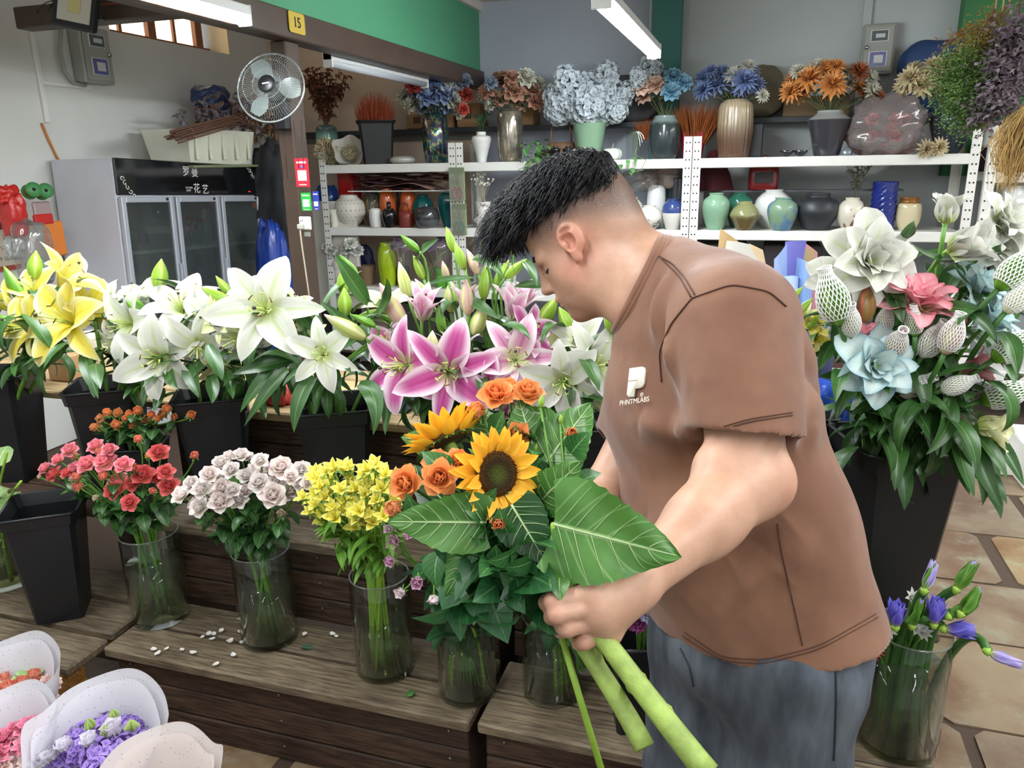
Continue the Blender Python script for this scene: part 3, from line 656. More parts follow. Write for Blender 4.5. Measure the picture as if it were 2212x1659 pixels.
    for k, (n, px, py, me, lab) in enumerate(((9, 410, 478, tl, 0), (8, 270, 522, hyd_mesh('lilac_head', petal_mat('lilac', '#a98ac0', '#c0a4d0', '#8a6aa4', veins=0), 40), 1))):
        c = at(px, py, X=XF-.18); b = Vector((c.x, c.y, 1.084 if k else .824)); w_ = MB().lathe([(.035, 0), (.045, .12), (.042, .12), (.032, .01)], 16, TRS(b)); w_.build('inner_vase', mat('inner_vase', '#7a8a86', .3), t)
        for j in range(n): e = c+Vector((random.uniform(-.05, .05), random.uniform(-.07, .07), random.uniform(-.05, .04))); inst('stored_bloom', me, t, TRS(e, aim((.4, random.uniform(-.3, .3), 1)), .035)); MB().tube([b+Vector((0, 0, .05)), e], .004, 5).build('stored_stem', M_PETG, t)
    t.rotation_euler = (radians(-2.4), 0, 0)
    return t
FR = fridge()
# ------------------------------------------------------------------ things on and around the fridge
def blob(name, label, cat, c, r, m, amp=.15, sc=3.0, seed=0, squash=1.0, n=44, parent=None, crease=0):
    """a crumpled sack or bag: displaced ellipsoid"""
    rr = random.Random(seed); ks = [(Vector((rr.uniform(-1, 1), rr.uniform(-1, 1), rr.uniform(-1, 1)))*sc*rr.uniform(.5, 3.2), rr.uniform(0, 6.28)) for _ in range(12)]
    m_ = MB(); vs = []; r = Vector(r)
    prof = []
    for j in range(n//2+1):
        th = pi*j/(n//2)
        for i in range(n):
            ph = 2*pi*i/n; d = Vector((sin(th)*cos(ph), sin(th)*sin(ph), -cos(th)))
            f = 1+amp*sum((abs(sin(k.dot(d)+p))-.6) if crease else sin(k.dot(d)+p) for k, p in ks)/2.2
            sp = 1/(abs(d.x)**3.2+abs(d.y)**3.2+abs(d.z)**3.2)**(1/3.2)*.93; q = Vector((d.x*r.x*f, d.y*r.y*f, d.z*r.z*f))*sp
            if q.z < -r.z*.92: q.z = -r.z*.92
            vs.append(Vector(c)+q+Vector((0, 0, r.z*.92)))
    fs = [(j*n+i, j*n+(i+1) % n, (j+1)*n+(i+1) % n, (j+1)*n+i) for j in range(n//2) for i in range(n)]
    m_.add(vs, fs); o = m_.build(name, m, parent)
    if parent is None: tag(o, label, cat)
    return o
M_FOAM = mat('foam_box', '#dcdcc8', .6, var=.06, vscale=5)
def foam():
    y0, y1, x0, x1, z0 = 4.04, 4.70, -3.62, -3.28, 1.545
    t = thing('foam_box', 'cream polystyrene box on top of the flower fridge', 'box', ((x0+x1)/2, (y0+y1)/2, z0))
    m = MB(); h = .21; i = .035
    o = lambda z, e: [(x0+e, y0+e, z), (x1-e, y0+e, z), (x1-e, y1-e, z), (x0+e, y1-e, z)]
    v = o(z0, .03)+o(z0+h, 0)+o(z0+h, .025)+o(z0+.03, .045)
    f = [(3, 2, 1, 0)]+[(k*4+j, k*4+(j+1) % 4, k*4+4+(j+1) % 4, k*4+4+j) for k in range(3) for j in range(4)]+[(12, 13, 14, 15)]
    m.add(v, f); b = m.build('tub', M_FOAM, t, smooth=False)
    for k in range(5):
        yy = y0+.06+k*.13; MB().cbox(x1-.012, x1+.004, yy, yy+.02, z0+.03, z0+h-.02, .003).build('rib', M_FOAM, t, smooth=False)
    MB().cbox(x0-.01, x1+.03, y0-.02, y1+.08, z0-.018, z0-.002, .004).build('tray', mat('tray_green', '#7f8a66', .6), t, smooth=False)
foam()
blob('blue_sack', 'dark blue plastic sack behind the dried branches on the fridge', 'sack', at(458, 240, X=-3.55), (.10, .12, .085), mat('blue_sack', '#233a66', .35, coat=.2), .12, 2, 3, crease=1)
tag(MB().tube([at(600, 190, Y=5.3), at(600, 300, Y=5.3)], .03, 10).build('grey_roll', M_GREYP), 'grey roll standing behind the wall fan', 'roll')
# bundle of dried stems and crinkled leaves
M_TWIG = mat('dry_twig', '#6a4a3a', .7, var=.2); M_DRYLEAF = mat('dry_leaf', '#8a8088', .7, var=.25, vscale=20, rnd=.2, transl=.2); M_DRYBRN = mat('dry_leaf_brown', '#8c6a50', .7, var=.2, rnd=.25, transl=.2)
DRYL = [leaf_mesh('dry_leaf', .05, .016, .8+.5*k, M_DRYLEAF, .6, 2, 4, wave=.5) for k in range(3)]
DRYB = [leaf_mesh('dry_leaf', .05, .013, .6+.6*k, M_DRYBRN, .6, 2, 4, wave=.5) for k in range(3)]
def bundle():
    t = thing('dried_bundle', 'tied bundle of dried leafy branches on the foam box', 'dried flowers', at(480, 285, X=-3.45))
    a = at(372, 297, X=-3.20); b = at(500, 262, X=-3.28)
    for k in range(26):
        o = Vector((random.gauss(0, .022), random.gauss(0, .02), random.gauss(0, .014))); e = at(random.uniform(520, 600), random.uniform(215, 290), X=-3.45+random.uniform(-.1, .1))
        MB().tube([a+o, b+o*.9, b.lerp(e, .5)+Vector((0, 0, .02)), e], [.005, .004, .003, .0015], 5).build('twig', M_TWIG, t)
    m = MB()
    M = TRS(a.lerp(b, .25), aim(b-a)); m.tube([M @ Vector((.034*cos(k*.4), .034*sin(k*.4), 0)) for k in range(17)], .003, 5, False); m.build('tie', mat('tie_brown', '#9a6a50', .6), t)
    for k in range(230):
        px = random.uniform(425, 615); top = 205+18*abs((px-500)/60); py = random.uniform(top, 300 if px > 520 else 262); q = at(px, py, X=-3.45+random.uniform(-.12, .12))
        inst('leaf', random.choice(DRYL if px < 545 and random.random() < .75 else DRYB), t, TRS(q, Matrix.Rotation(random.uniform(0, 6.3), 4, 'Z') @ Matrix.Rotation(random.uniform(-1.5, 1.5), 4, 'Y'), random.uniform(1.0, 1.9)))
    for k in range(14): inst('leaf', DRYL[k % 3], t, TRS(at(385+random.uniform(0, 22), 240+random.uniform(0, 22), X=-3.4), Matrix.Rotation(random.uniform(0, 6.3), 4, 'Z') @ Matrix.Rotation(random.uniform(-1.5, 1.5), 4, 'Y'), .9))
bundle()
# clutter between the fridge and the post
tag(MB().cbox(-3.2, -2.75, 5.05, 5.09, .5, 1.28, .01, Matrix.Translation((0, 0, 0))).build('white_board', mat('board_white', '#c9c4b8', .6), smooth=False), 'cream board leaning beside the fridge', 'board')
blob('dark_coat', 'dark grey coat hanging between fridge and brown post', 'coat', at(610, 560, Y=4.75), (.15, .10, .40), mat('coat_grey', '#2c2d30', .8, var=.3, vscale=8), .22, 3, 11, crease=1)
blob('blue_bin_bag', 'tall bright blue plastic sack beside the fridge', 'bag', Vector((at(590, 560, Y=4.4).x, 4.4, 0)), (.115, .1, .62), mat('blue_bag', '#1c3f9c', .3, coat=.3), .12, 3, 5, crease=1)
blob('blue_packet', 'blue plastic packet behind the green payment card', 'bag', Vector((at(706, 450, Y=5.16).x, 5.16, 1.10)), (.085, .06, .15), mat('blue_packet', '#16386e', .25, coat=.4), .15, 3, 18, crease=1)
# things hanging on the wall left of the fridge
XI = -3.55
blob('red_pouch', 'red plastic bag hanging on the left wall', 'bag', at(40, 512, X=XI), (.05, .055, .11), mat('red_pouch', '#c0241e', .35, coat=.2), .16, 2.5, 21, crease=1)
blob('red_bow', 'red knotted ribbon top above the red bag', 'ribbon', at(14, 440, X=XI), (.04, .05, .045), mat('red_pouch', '#c0241e', .35), .3, 4, 23, crease=1)
def spool(px, py, label, dy):
    c = at(px, py, X=XI+.02); t = thing('ribbon_spool', label, 'spool', c); M = TRS(c, aim(camv(.75, .05, .6)))
    mg = mat('spool_green', '#4a8a52', .45)
    for z in (-.03, .03): MB().lathe([(0, z-.002), (.038, z-.002), (.038, z+.002), (0, z+.002)], 24, M).build('flange', mg, t)
    MB().lathe([(.026, -.028), (.026, .028)], 20, M).build('ribbon', mat('gold_ribbon', '#c8b23a', .3, metal=.4), t)
    MB().lathe([(0, .032), (.009, .032), (.009, .033), (0, .033)], 12, M).build('hole', M_DARK, t)
spool(68, 412, 'green ribbon spool with gold ribbon, nearer the wall edge', 0); spool(94, 414, 'green ribbon spool beside the fridge side panel', 0)
def calendar():
    c = at(14, 525, X=XL+.02); t = thing('wall_calendar', 'paper wall calendar behind the red bag', 'calendar', c); M = TRS(c, aim((1, 0, 0), (0, 0, 1)) @ Matrix.Rotation(-pi/2, 4, 'Z'))
    MB().cbox(-.1, .06, -.14, .16, -.004, 0, .001, M).build('sheet', mat('calendar_paper', '#d8cdb8', .7), t, smooth=False)
    MB().cbox(-.1, .06, .07, .16, 0, .002, .0005, M).build('picture', mat('calendar_red', '#7c2c20', .5, var=.4, vscale=30), t, smooth=False)
    for i, s in enumerate(('1 2 3', '5 6 7', '9 10 11')): lettering(s, .03, M @ Matrix.Translation((-.01, .03-.055*i, .001)), t, mat('calendar_ink', '#6a6258', .7), 'print_line', .0002)
    MB().cbox(-.1, .06, -.14, -.115, 0, .002, .0005, M).build('footer', mat('calendar_foot', '#b04a3a', .6), t, smooth=False)
calendar()
blob('silver_bag', 'crumpled silver bag under the red bag', 'bag', at(38, 560, X=XI), (.03, .04, .06), mat('silver_bag', '#c4c8c8', .25, metal=.5), .25, 3, 31, crease=1)
tag(MB().cbox(XI-.02, XI+.0, at(98, 500, X=XI).y, at(140, 500, X=XI).y, at(115, 555, X=XI).z, at(115, 478, X=XI).z, .008).build('orange_bag', mat('orange_bag', '#d87a2c', .5), smooth=False), 'orange and white paper bag leaning on the fridge side', 'bag')
tag(MB().cbox(XI-.03, XI-.005, at(75, 440, X=XI).y, at(112, 440, X=XI).y, at(95, 480, X=XI).z, at(95, 435, X=XI).z, .008).build('silver_pack', mat('silver_red_pack', '#b09a98', .3, metal=.3), smooth=False), 'small silver packet below the ribbon spools', 'packet')
tag(MB().cbox(XI-.02, XI+.005, at(75, 470, X=XI).y, at(115, 470, X=XI).y, at(95, 485, X=XI).z, at(95, 462, X=XI).z, .006).build('red_pack', mat('red_pouch', '#c0241e'), smooth=False), 'flat red packet below the ribbon spools', 'packet')
blob('clear_bag', 'clear plastic bag with green foil hanging by the fridge', 'bag', at(85, 615, X=XI+.08), (.07, .085, .17), G_FILM, .14, 3, 41, crease=1)
blob('green_foil', 'pale green foil bundle inside the clear plastic bag', 'foil', at(90, 600, X=XI+.08), (.04, .05, .05), mat('green_foil', '#8fae9c', .35, metal=.3), .3, 5, 43, crease=1)
# ------------------------------------------------------------------ vases and silk flowers on the racks
ZT, ZM, ZLO = 1.532, 1.10, .675
def cer(name, col, rough=.18, var=.06, vs=10, coat=.4, metal=0): return mat('glaze_'+name, col, rough, .5, metal, var, vs, coat=coat)
def two_tone(name, a, b, split, soft=.03, var=.1, rough=.2):
    k = 'glaze_'+name
    if k in MATS: return MATS[k]
    t = NT(k); u, v, _ = t.pt(); n = t.noise(18, 4); s = t.math('MULTIPLY_ADD', n, var, v); c = t.mix(t.step(s, split+var*.5-soft, split+var*.5+soft), H(a), H(b)); t.princ(c, rough, .5, coat=.4); MATS[k] = t.m; return t.m
def marble(name, a, b, sc=14, t0=.5, t1=.6):
    k = 'glaze_'+name
    if k in MATS: return MATS[k]
    t = NT(k); n = t.noise(sc, 5, .65); c = t.mix(t.step(n, t0, t1), H(a), H(b)); t.princ(c, .25, .5, coat=.3); MATS[k] = t.m; return t.m
def spot(px, z, Y): return Vector((at(px, 420, Y=Y).x, Y, z))
def prof_scale(prof, w, h): return [(r*w/2, z*h) for r, z in prof]
P_JAR = [(.45, 0), (.6, .03), (.85, .3), (1, .58), (.92, .8), (.6, .92), (.5, .95), (.55, 1), (.47, 1), (.43, .94), (.3, .9)]
P_ROUND = [(.42, 0), (.55, .04), (.88, .28), (1, .5), (.9, .75), (.6, .9), (.46, .94), (.5, 1), (.42, 1), (.38, .94), (.3, .9)]
P_SQUAT = [(.5, 0), (.6, .04), (.9, .35), (1, .55), (.85, .8), (.55, .9), (.55, 1), (.47, 1), (.45, .9), (.3, .85)]
P_CYL = [(.75, 0), (.85, .02), (.98, .3), (1, .6), (.92, .9), (.72, .97), (.6, 1), (.55, .98), (.5, .9)]
P_TAPER = [(.55, 0), (.6, .02), (.8, .45), (1, .78), (.98, .82), (.62, .95), (.6, 1), (.54, 1), (.5, .92)]
P_TUMB = [(.62, 0), (.68, .02), (1, .88), (.98, .92), (.74, .99), (.68, 1), (.62, .95), (.55, .85)]
P_OVOID = [(.42, 0), (.5, .02), (.72, .25), (.95, .6), (1, .78), (.85, .93), (.55, .98), (.5, 1), (.45, .98), (.4, .9)]
P_MEI = [(.38, 0), (.45, .02), (.6, .25), (.85, .55), (1, .75), (.88, .86), (.5, .9), (.48, 1), (.42, 1), (.4, .9)]
P_BULLET = [(.62, 0), (.78, .05), (.95, .3), (1, .55), (.92, .8), (.7, .94), (.66, 1), (.6, 1), (.56, .92)]
P_TUBE = [(.85, 0), (.95, .03), (1, .5), (.98, .95), (.95, 1), (.88, 1), (.86, .9)]
P_POT = [(.7, 0), (.74, .02), (1, .95), (1, 1), (.92, 1), (.88, .85)]
P_PUMP = [(.5, 0), (.85, .12), (1, .42), (.9, .75), (.5, .93), (.25, .85), (0, .82)]
P_PEB = [(.5, 0), (.85, .15), (1, .5), (.85, .85), (.5, 1), (0, 1)]
def spline(P, k=4):
    o = []
    for i in range(len(P)-1):
        p0, p1, p2, p3 = P[max(0, i-1)], P[i], P[i+1], P[min(len(P)-1, i+2)]
        for j in range(k):
            t = j/k; o.append(tuple(max(0., .5*(2*p1[a]+(p2[a]-p0[a])*t+(2*p0[a]-5*p1[a]+4*p2[a]-p3[a])*t*t+(3*p1[a]-p0[a]-3*p2[a]+p3[a])*t**3)) for a in (0, 1)))
    return o+[P[-1]]
def vase(name, label, px, wpx, hpx, z, prof, m, Y=5.2, cat='vase', rib=0, nrib=0, n=32, sq=None, band=None, dz=0, twist=0):
    c = spot(px, z, Y); s = mpp(c); w, h = wpx*s, hpx*s; prof = spline(prof) if len(prof) > 5 and n > 8 else prof
    b = MB().lathe([(r*w/2, zz*h+z+dz) for r, zz in prof], n, Matrix.Translation((c.x, c.y, 0)), sq, rib, nrib, twist=twist)
    if band is None:
        o = b.build(name, m); tag(o, label, cat)
    else:
        o = thing(name, label, cat, c); b.build('body', m, o)
        for nm, z0, z1, r, mm in band: MB().lathe([(r*w/2*.98, z0*h+z), (r*w/2, z0*h+z), (r*w/2, z1*h+z), (r*w/2*.9, z1*h+z)], n, Matrix.Translation((c.x, c.y, 0))).build(nm, mm, o)
    return c, w, h, o
# --- top shelf vases
vase('celadon_vase', 'tall celadon vase holding brown dried branches beside the post', 716, 48, 82, ZT, P_CYL, two_tone('celadon', '#7fb0a0', '#4d5f5c', .78, .12), 5.3)
def faceted():
    t = NT('iridescent_glass'); lw = t.n('LayerWeight'); lw.inputs[0].default_value = .35; n = t.noise(16, 2); cr = t.n('ValToRGB'); t.l(t.math('MULTIPLY_ADD', n, 1.6, t.math('MULTIPLY', lw.outputs[1], .5)), cr.inputs[0])
    e = cr.color_ramp.elements; e[0].color = H('#4a2c26')+(1,); e[1].color = H('#2d6a70')+(1,)
    for p, c in ((.55, '#5a3a34'), (.75, '#2a5a68'), (.85, '#6a4a7a'), (.95, '#a8b050')): x = e.new(p); x.color = H(c)+(1,)
    t.princ(cr.outputs[0], .12, .6, metal=.75, coat=.5); return t.m
vase('iridescent_vase', 'faceted iridescent dark vase holding blue and red silk peonies', 946, 60, 102, ZT, P_CYL, faceted(), 5.15, n=8)
vase('white_slim_vase', 'slim white ceramic vase with green sprigs next to rack post', 1043, 43, 62, ZT, P_MEI, cer('white', '#e6e6e2'), 5.15)
vase('mercury_glass_vase', 'silvery smoked glass vase holding copper silk peonies', 1104, 56, 108, ZT, P_CYL, mat('mercury_glass', '#9a9284', .12, .5, .7, .35, 18), 5.15)
vase('green_taper_vase', 'green tapering vase holding silver hydrangeas', 1272, 70, 80, ZT, P_TUMB, two_tone('greentaper', '#2c3a34', '#7fa084', .22, .1), 5.12)
c, w, h, _p = vase('ceramic_pumpkin', 'small white ceramic pumpkin on the top shelf', 1320, 42, 26, ZT, P_PUMP, cer('pumpkin', '#d8e2d4'), 5.08, 'ornament', rib=.06, nrib=9, n=54, band=())
MB().tube([(c.x, c.y, c.z+h*.8), (c.x+.004, c.y, c.z+h*1.05), (c.x+.012, c.y, c.z+h*1.3)], [.006, .004, .003], 6).build('stalk', mat('pumpkin_stalk', '#9a927a', .5), _p)
vase('bud_glass', 'small clear glass holding a trailing pothos sprig', 1365, 30, 58, ZT, P_TUBE, G_VASE, 5.08, 'glass')
vase('smoke_glass_vase', 'wide dark glass vase holding peach and sky-blue silk flowers', 1431, 67, 88, ZT, P_BULLET, two_tone('smoke', '#2e383a', '#7a8a88', .84, .06), 5.12)
vase('red_pot', 'red pot of orange dried grass behind the rack post', 1492, 52, 52, ZT, P_POT, mat('red_pot', '#a82436', .5), 5.28, 'pot', sq=8)
vase('ribbed_brown_vase', 'tall ribbed bronze-brown vase holding blue silk dahlias', 1579, 73, 118, ZT, P_CYL, two_tone('bronze', '#5c4434', '#a8977c', .55, .3), 5.14, rib=.02, nrib=26, n=104)
vase('charcoal_vase', 'charcoal tapering vase with grey shoulder holding orange silk dahlias', 1777, 88, 92, ZT, P_TAPER, two_tone('charcoal', '#3a3a40', '#8f9290', .80, .01, 0), 5.14)
vase('dark_ribbed_vase', 'tall dark ribbed vase holding cream silk dahlias', 2035, 82, 92, ZT, P_OVOID, cer('inkglass', '#2c3640', .1, .2), 5.2, rib=.05, nrib=14, n=84)
vase('pebble_dish', 'flat silver pebble ornament beside the black grass bucket', 873, 56, 16, ZT, P_PEB, mat('pebble_silver', '#b8b8b0', .35, metal=.2), 5.1, 'ornament')
def swan(px, label, fl):
    c = spot(px, ZT, 5.06); t = thing('glass_swan_dish', label, 'dish', c); m_ = mat('dark_glass', '#20242c', .06, coat=.6)
    MB().lathe([(.012, 0), (.03, .012), (.042, .035), (.040, .036), (.026, .016), (0, .010)], 20, Matrix.Translation(c)).build('bowl', m_, t)
    MB().tube(bez(c+Vector((fl*.035, 0, .03)), c+Vector((fl*.06, 0, .05)), c+Vector((fl*.07, 0, .08)), c+Vector((fl*.085, 0, .065)), 8), [.006]*5+[.004]*4, 6).build('neck', G_VASE, t)
swan(1692, 'dark glass swan dish, left one of the pair', -1); swan(1722, 'dark glass swan dish, right one of the pair', 1)
tag(MB().cbox(-.06, .06, -.02, .02, 0, .2, .006, TRS(spot(1618, ZT, 5.2))).build('black_box', M_BLACK, smooth=False), 'upright black box beside the ribbed brown vase', 'box')
tag(MB().lathe([(.03, 0), (.034, .01), (.03, .03), (.015, .045), (0, .05)], 14, TRS(spot(1820, ZT, 5.08))).build('foil_flower', mat('foil_silver', '#8a949c', .3, metal=.5)), 'small silver foil rosette beside the charcoal vase', 'ornament')
# --- square black bucket with dyed grass
def sq_bucket(name, label, c, top, bot, h, lip=.035, rot=0.0, m=None, group=None):
    t = thing(name, label, 'bucket', c, group); M = TRS(c, Matrix.Rotation(rot, 4, 'Z')); mm = m or M_BLACK
    def ring(s, z): s /= 2; return [(-s, -s, z), (s, -s, z), (s, s, z), (-s, s, z)]
    v = ring(bot, 0)+ring(top*.94, h-lip)+ring(top*.94+.012, h-lip)+ring(top+.012, h)+ring(top, h)+ring(top*.9, h-lip)+ring(bot*.95, .01)
    def ch(vs, k=.14):
        out = []
        for r in range(len(vs)//4):
            q = vs[r*4:r*4+4]
            for i in range(4):
                p = Vector(q[i]); a = Vector(q[i-1]); b = Vector(q[(i+1) % 4]); out += [p+(a-p)*k*.5, p+(b-p)*k*.5]
        return out
    vs = [M @ p for p in ch(v)]; n = 8; nr = len(vs)//n
    f = [tuple(range(n))[::-1]]+[(r*n+i, r*n+(i+1) % n, (r+1)*n+(i+1) % n, (r+1)*n+i) for r in range(nr-1) for i in range(n)]+[tuple((nr-1)*n+i for i in range(n))]
    m1 = MB(); m1.add(vs, f); b = m1.build('body', mm, t, smooth=False)
    rim = MB(); q = [M @ p for p in ch(ring(top+.010, h-.002))]; rim.tube(q+[q[0]], .004, 6); rim.build('rim', mm, t)
    return t, M
c = spot(821, ZT, 5.15); s = mpp(c)
sq_bucket('grass_bucket', 'black square bucket of orange-red dyed grass on the top shelf', c, 78*s, 60*s, 88*s, .02, .5)
def grass(name, label, c, n, h, spread, m, seed, up=.0, cat='dried grass', head=.0):
    r = random.Random(seed); t = thing(name, label, cat, c); g = MB()
    for k in range(n):
        a = r.uniform(0, 6.28); q = sqrt(r.random()); b = c+Vector((cos(a), sin(a), 0))*q*spread*.35+Vector((0, 0, .02)); e = c+Vector((cos(a), sin(a), 0))*q*spread+Vector((0, 0, h*r.uniform(.8, 1.05)*(1-.2*q*q)))
        mid = b.lerp(e, .55)+Vector((0, 0, .04*h)); g.tube([b, mid, e], [.0012, .0016+head, .0006], 4, False)
    o = g.build('blades', m, t); o['kind'] = 'stuff'; return t
M_OGRASS = mat('orange_grass', '#b2502c', .7, var=.25, vscale=30, transl=.2)
grass('dyed_grass', 'orange-red dyed grass bundle in the black square bucket', c+Vector((0, 0, .03)), 700, .45, .15, M_OGRASS, 3)
grass('dyed_grass', 'orange dried wheat bundle in the red pot', spot(1495, ZT+.06, 5.28), 300, .29, .21, mat('wheat_orange', '#b0602a', .7, var=.25, transl=.2), 4, head=.0012)
grass('dyed_grass', 'short orange dried wheat leaning out behind the dark glass vase', spot(1392, ZT+.10, 5.3), 70, .17, .10, mat('wheat_orange', '#b0602a'), 5, head=.001)
# --- dried things at the left end of the top shelf
def dried(name, label, c, top, n, spread, m_leaf, seed, nl=14, lsc=.8, stem=M_TWIG, cat='dried flowers'):
    r = random.Random(seed); t = thing(name, label, cat, c)
    for k in range(n):
        a = r.uniform(0, 6.28); q = sqrt(r.random())*spread; e = c+Vector((cos(a)*q, sin(a)*q*.5, top*r.uniform(.65, 1.05))); pts = bez(c+Vector((cos(a)*.012, sin(a)*.012, -.05)), c+Vector((0, 0, top*.3)), c.lerp(e, .6)+Vector((0, 0, .05)), e, 7)
        MB().tube(pts, .002, 4).build('stem', stem, t)
        for j in range(nl):
            v = .25+.75*j/nl; i = int(v*6.99); p = pts[i].lerp(pts[i+1], v*7-i); inst('leaf', r.choice(m_leaf), t, TRS(p, Matrix.Rotation(r.uniform(0, 6.3), 4, 'Z') @ Matrix.Rotation(r.uniform(-1.2, .3), 4, 'Y'), lsc*r.uniform(.6, 1.2)))
    return t
BRL = [leaf_mesh('dry_leaf', .05, .013, .6+.6*k, mat('eucalyptus_brown', '#8a5a44', .7, var=.2, rnd=.3, transl=.2), .5, 2, 4, wave=.3) for k in range(3)]
dried('dried_branches', 'reddish-brown dried eucalyptus branches in the celadon vase', spot(716, ZT+.26, 5.3), .42, 26, .21, BRL, 6, 17, 1.25)
def puff(name, label, c, r_, m, seed, n=330):
    r = random.Random(seed); t = thing(name, label, 'dried flowers', c); g = MB()
    for k in range(n):
        d = Vector((r.gauss(0, 1), r.gauss(0, 1)-.6, r.gauss(0, 1)+.3)).normalized(); p = c+Vector((d.x*r_[0], d.y*r_[1], d.z*r_[2]))*r.uniform(.55, 1); g.tube([p, p+d*.016+Vector((0, 0, .006)), p+d*.03], [.004, .005, .001], 4, False)
    o = g.build('florets', m, t); o['kind'] = 'stuff'; return t
M_BEIGE = mat('beige_straw', '#b9a986', .8, var=.2, vscale=30)
puff('dried_grass_bunch', 'beige dried bunny-tail bunch at the left end of the top shelf', spot(712, ZT, 5.04)+Vector((0, 0, .085)), (.085, .05, .085), M_BEIGE, 7)
def cone_bq():
    c = spot(762, ZT, 5.06)+Vector((0, 0, .09)); t = thing('paper_cone', 'white paper cone of dried beige florets on the top shelf', 'bouquet', c); ax = camv(.1, .25, 1); R = aim(ax, (0, 0, 1)); m = MB()
    def f(u, v): a = pi*u; r = (.03+.085*v)*(1+.10*cos(5*a+.4)*v); return (r*cos(a), r*sin(a), -.11+.14*v-.02*cos(2*a)*v)
    m.patch(f, 40, 6, TRS(c, R)); m.build('wrap', mat('tissue_white', '#dad6cc', .7, transl=.3), t)
    g = MB()
    for k in range(160):
        a = random.uniform(0, 6.28); q = sqrt(random.random())*.055; p = TRS(c, R) @ Vector((q*cos(a), q*sin(a), -.02)); g.tube([p, p+ax*.02+Vector((random.uniform(-.01, .01), 0, random.uniform(-.01, .01)))], [.004, .002], 4)
    o = g.build('florets', M_BEIGE, t); o['kind'] = 'stuff'
cone_bq()
# --- silk flower bunches
def pm(name, body, edge=None, throat=None): return petal_mat('silk_'+name, body, edge, throat, rnd=.12, transl=.15, veins=0)
def hm(kind, mat_, v=2):
    L = {'peony': PEONY, 'dahlia': DAHLIA, 'rose': ROSE, 'carn': CARN}[kind]
    return [head_mesh(kind+'_head', L, mat_, 3 if kind != 'dahlia' else 2, 5 if kind != 'dahlia' else 4, seed=i) for i in range(v)]
SILKL = [leaf_mesh('leaf', .07, .018, d, leaf_mat('silk_leaf', '#4a5a3a', '#6a7a4c', '#8a9a6c'), .25, 2, 5, .8, .12) for d in (.4, 1.1)]
ORD = ('second', 'third', 'fourth', 'fifth', 'sixth', 'seventh', 'eighth', 'ninth', 'tenth', 'eleventh', 'twelfth', 'thirteenth', 'fourteenth')
def ordinal(hs):
    out = []
    for h in hs:
        same = sorted(q[0] for q in hs if q[4] == h[4]); n = len(same); k = same.index(h[0]); out.append(h if n == 1 else h[:4]+(h[4]+', '+('leftmost' if k == 0 else 'rightmost' if k == n-1 else ORD[k-1]+' from left')+(' of its colour' if ' silk ' in h[4] else ''),))
    return out
def silk(vx, vz, vY, heads, kindlabel, name, group, leaves=6, seed=0):
    """heads: (px, py, radius_px, meshes, label); each bloom with its stem is one thing"""
    r = random.Random(seed); mouth = Vector((vx, vY, vz)); heads = ordinal(heads)
    for (px, py, rp, ms, lab) in heads:
        Yh = vY+r.uniform(-.10, .02) if rp > 24 else vY+r.uniform(-.06, .08); c = at(px, py, Y=Yh); s = mpp(c)*rp*1.22
        t = thing(name, lab, 'silk flower', mouth, group); d = (c-mouth).normalized(); d = (d+camv(0, .1, 1.0)*.9).normalized()
        MB().tube(bez(mouth-Vector((0, 0, .12)), mouth+Vector((0, 0, .03)), c-d*.06, c, 6), .0028, 5).build('stem', mat('silk_stem', '#4c5a34', .6), t)
        inst('bloom', r.choice(ms), t, TRS(c-d*s*.3, aim(d, None, r.uniform(0, 6)), s))
        for k in range(2 if leaves else 0):
            p = mouth.lerp(c, r.uniform(.35, .8)); inst('leaf', r.choice(SILKL), t, TRS(p, Matrix.Rotation(r.uniform(0, 6.3), 4, 'Z') @ Matrix.Rotation(-.5, 4, 'Y'), r.uniform(.7, 1.1)))
pB = hm('peony', pm('blue', '#8397c0', '#aebfda', '#6074a4')); pD = hm('peony', pm('navy', '#4c5e8e', '#7284ae', '#3a4a78')); pR = hm('peony', pm('red', '#b84840', '#d86a58', '#8a2c2c')); pW = hm('peony', pm('ivory', '#d2d0c0', '#e6e4d8', '#b8b89a')); pC = hm('peony', pm('copper', '#bd8a74', '#d8b09a', '#8e5a48')); pK = hm('peony', pm('peach', '#ecc4ae', '#f6e4d4', '#de9c88')); pS = hm('peony', pm('sky', '#86bedc', '#b4dcee', '#5a9cc8')); pGr = hm('peony', pm('bluegrey', '#8a9ab0', '#b0bccc', '#68788c'))
G1 = 'silk peonies in the iridescent vase'
L1 = lambda c: f'{c} silk peony in the iridescent vase'
v1 = spot(946, ZT+.29, 5.15)
silk(v1.x, v1.z, 5.15, [(895, 180, 20, pR, L1('red')), (920, 185, 18, pR, L1('red')), (870, 205, 18, pW, L1('ivory')), (888, 222, 18, pW, L1('ivory')), (898, 200, 20, pB, L1('mid-blue')), (925, 205, 24, pB, L1('mid-blue')), (963, 200, 23, pB, L1('mid-blue')), (940, 232, 20, pB, L1('mid-blue')), (912, 232, 16, pB, L1('mid-blue')), (970, 232, 15, pB, L1('mid-blue')), (943, 165, 20, pD, L1('navy')), (915, 165, 14, pD, L1('navy')), (963, 172, 20, pW, L1('ivory')), (998, 172, 22, pGr, L1('blue-grey')), (985, 218, 22, pW, L1('ivory')), (992, 240, 14, pW, L1('ivory')), (1008, 202, 15, pR, L1('red')), (1003, 235, 12, pR, L1('red')), (925, 168, 12, pK, L1('peach'))], 'peony', 'silk_peony', G1, seed=1)
G2 = 'silk peonies in the silvery glass vase'; L2 = lambda c: f'{c} silk peony in the silvery smoked glass vase'; v1 = spot(1104, ZT+.3, 5.15)
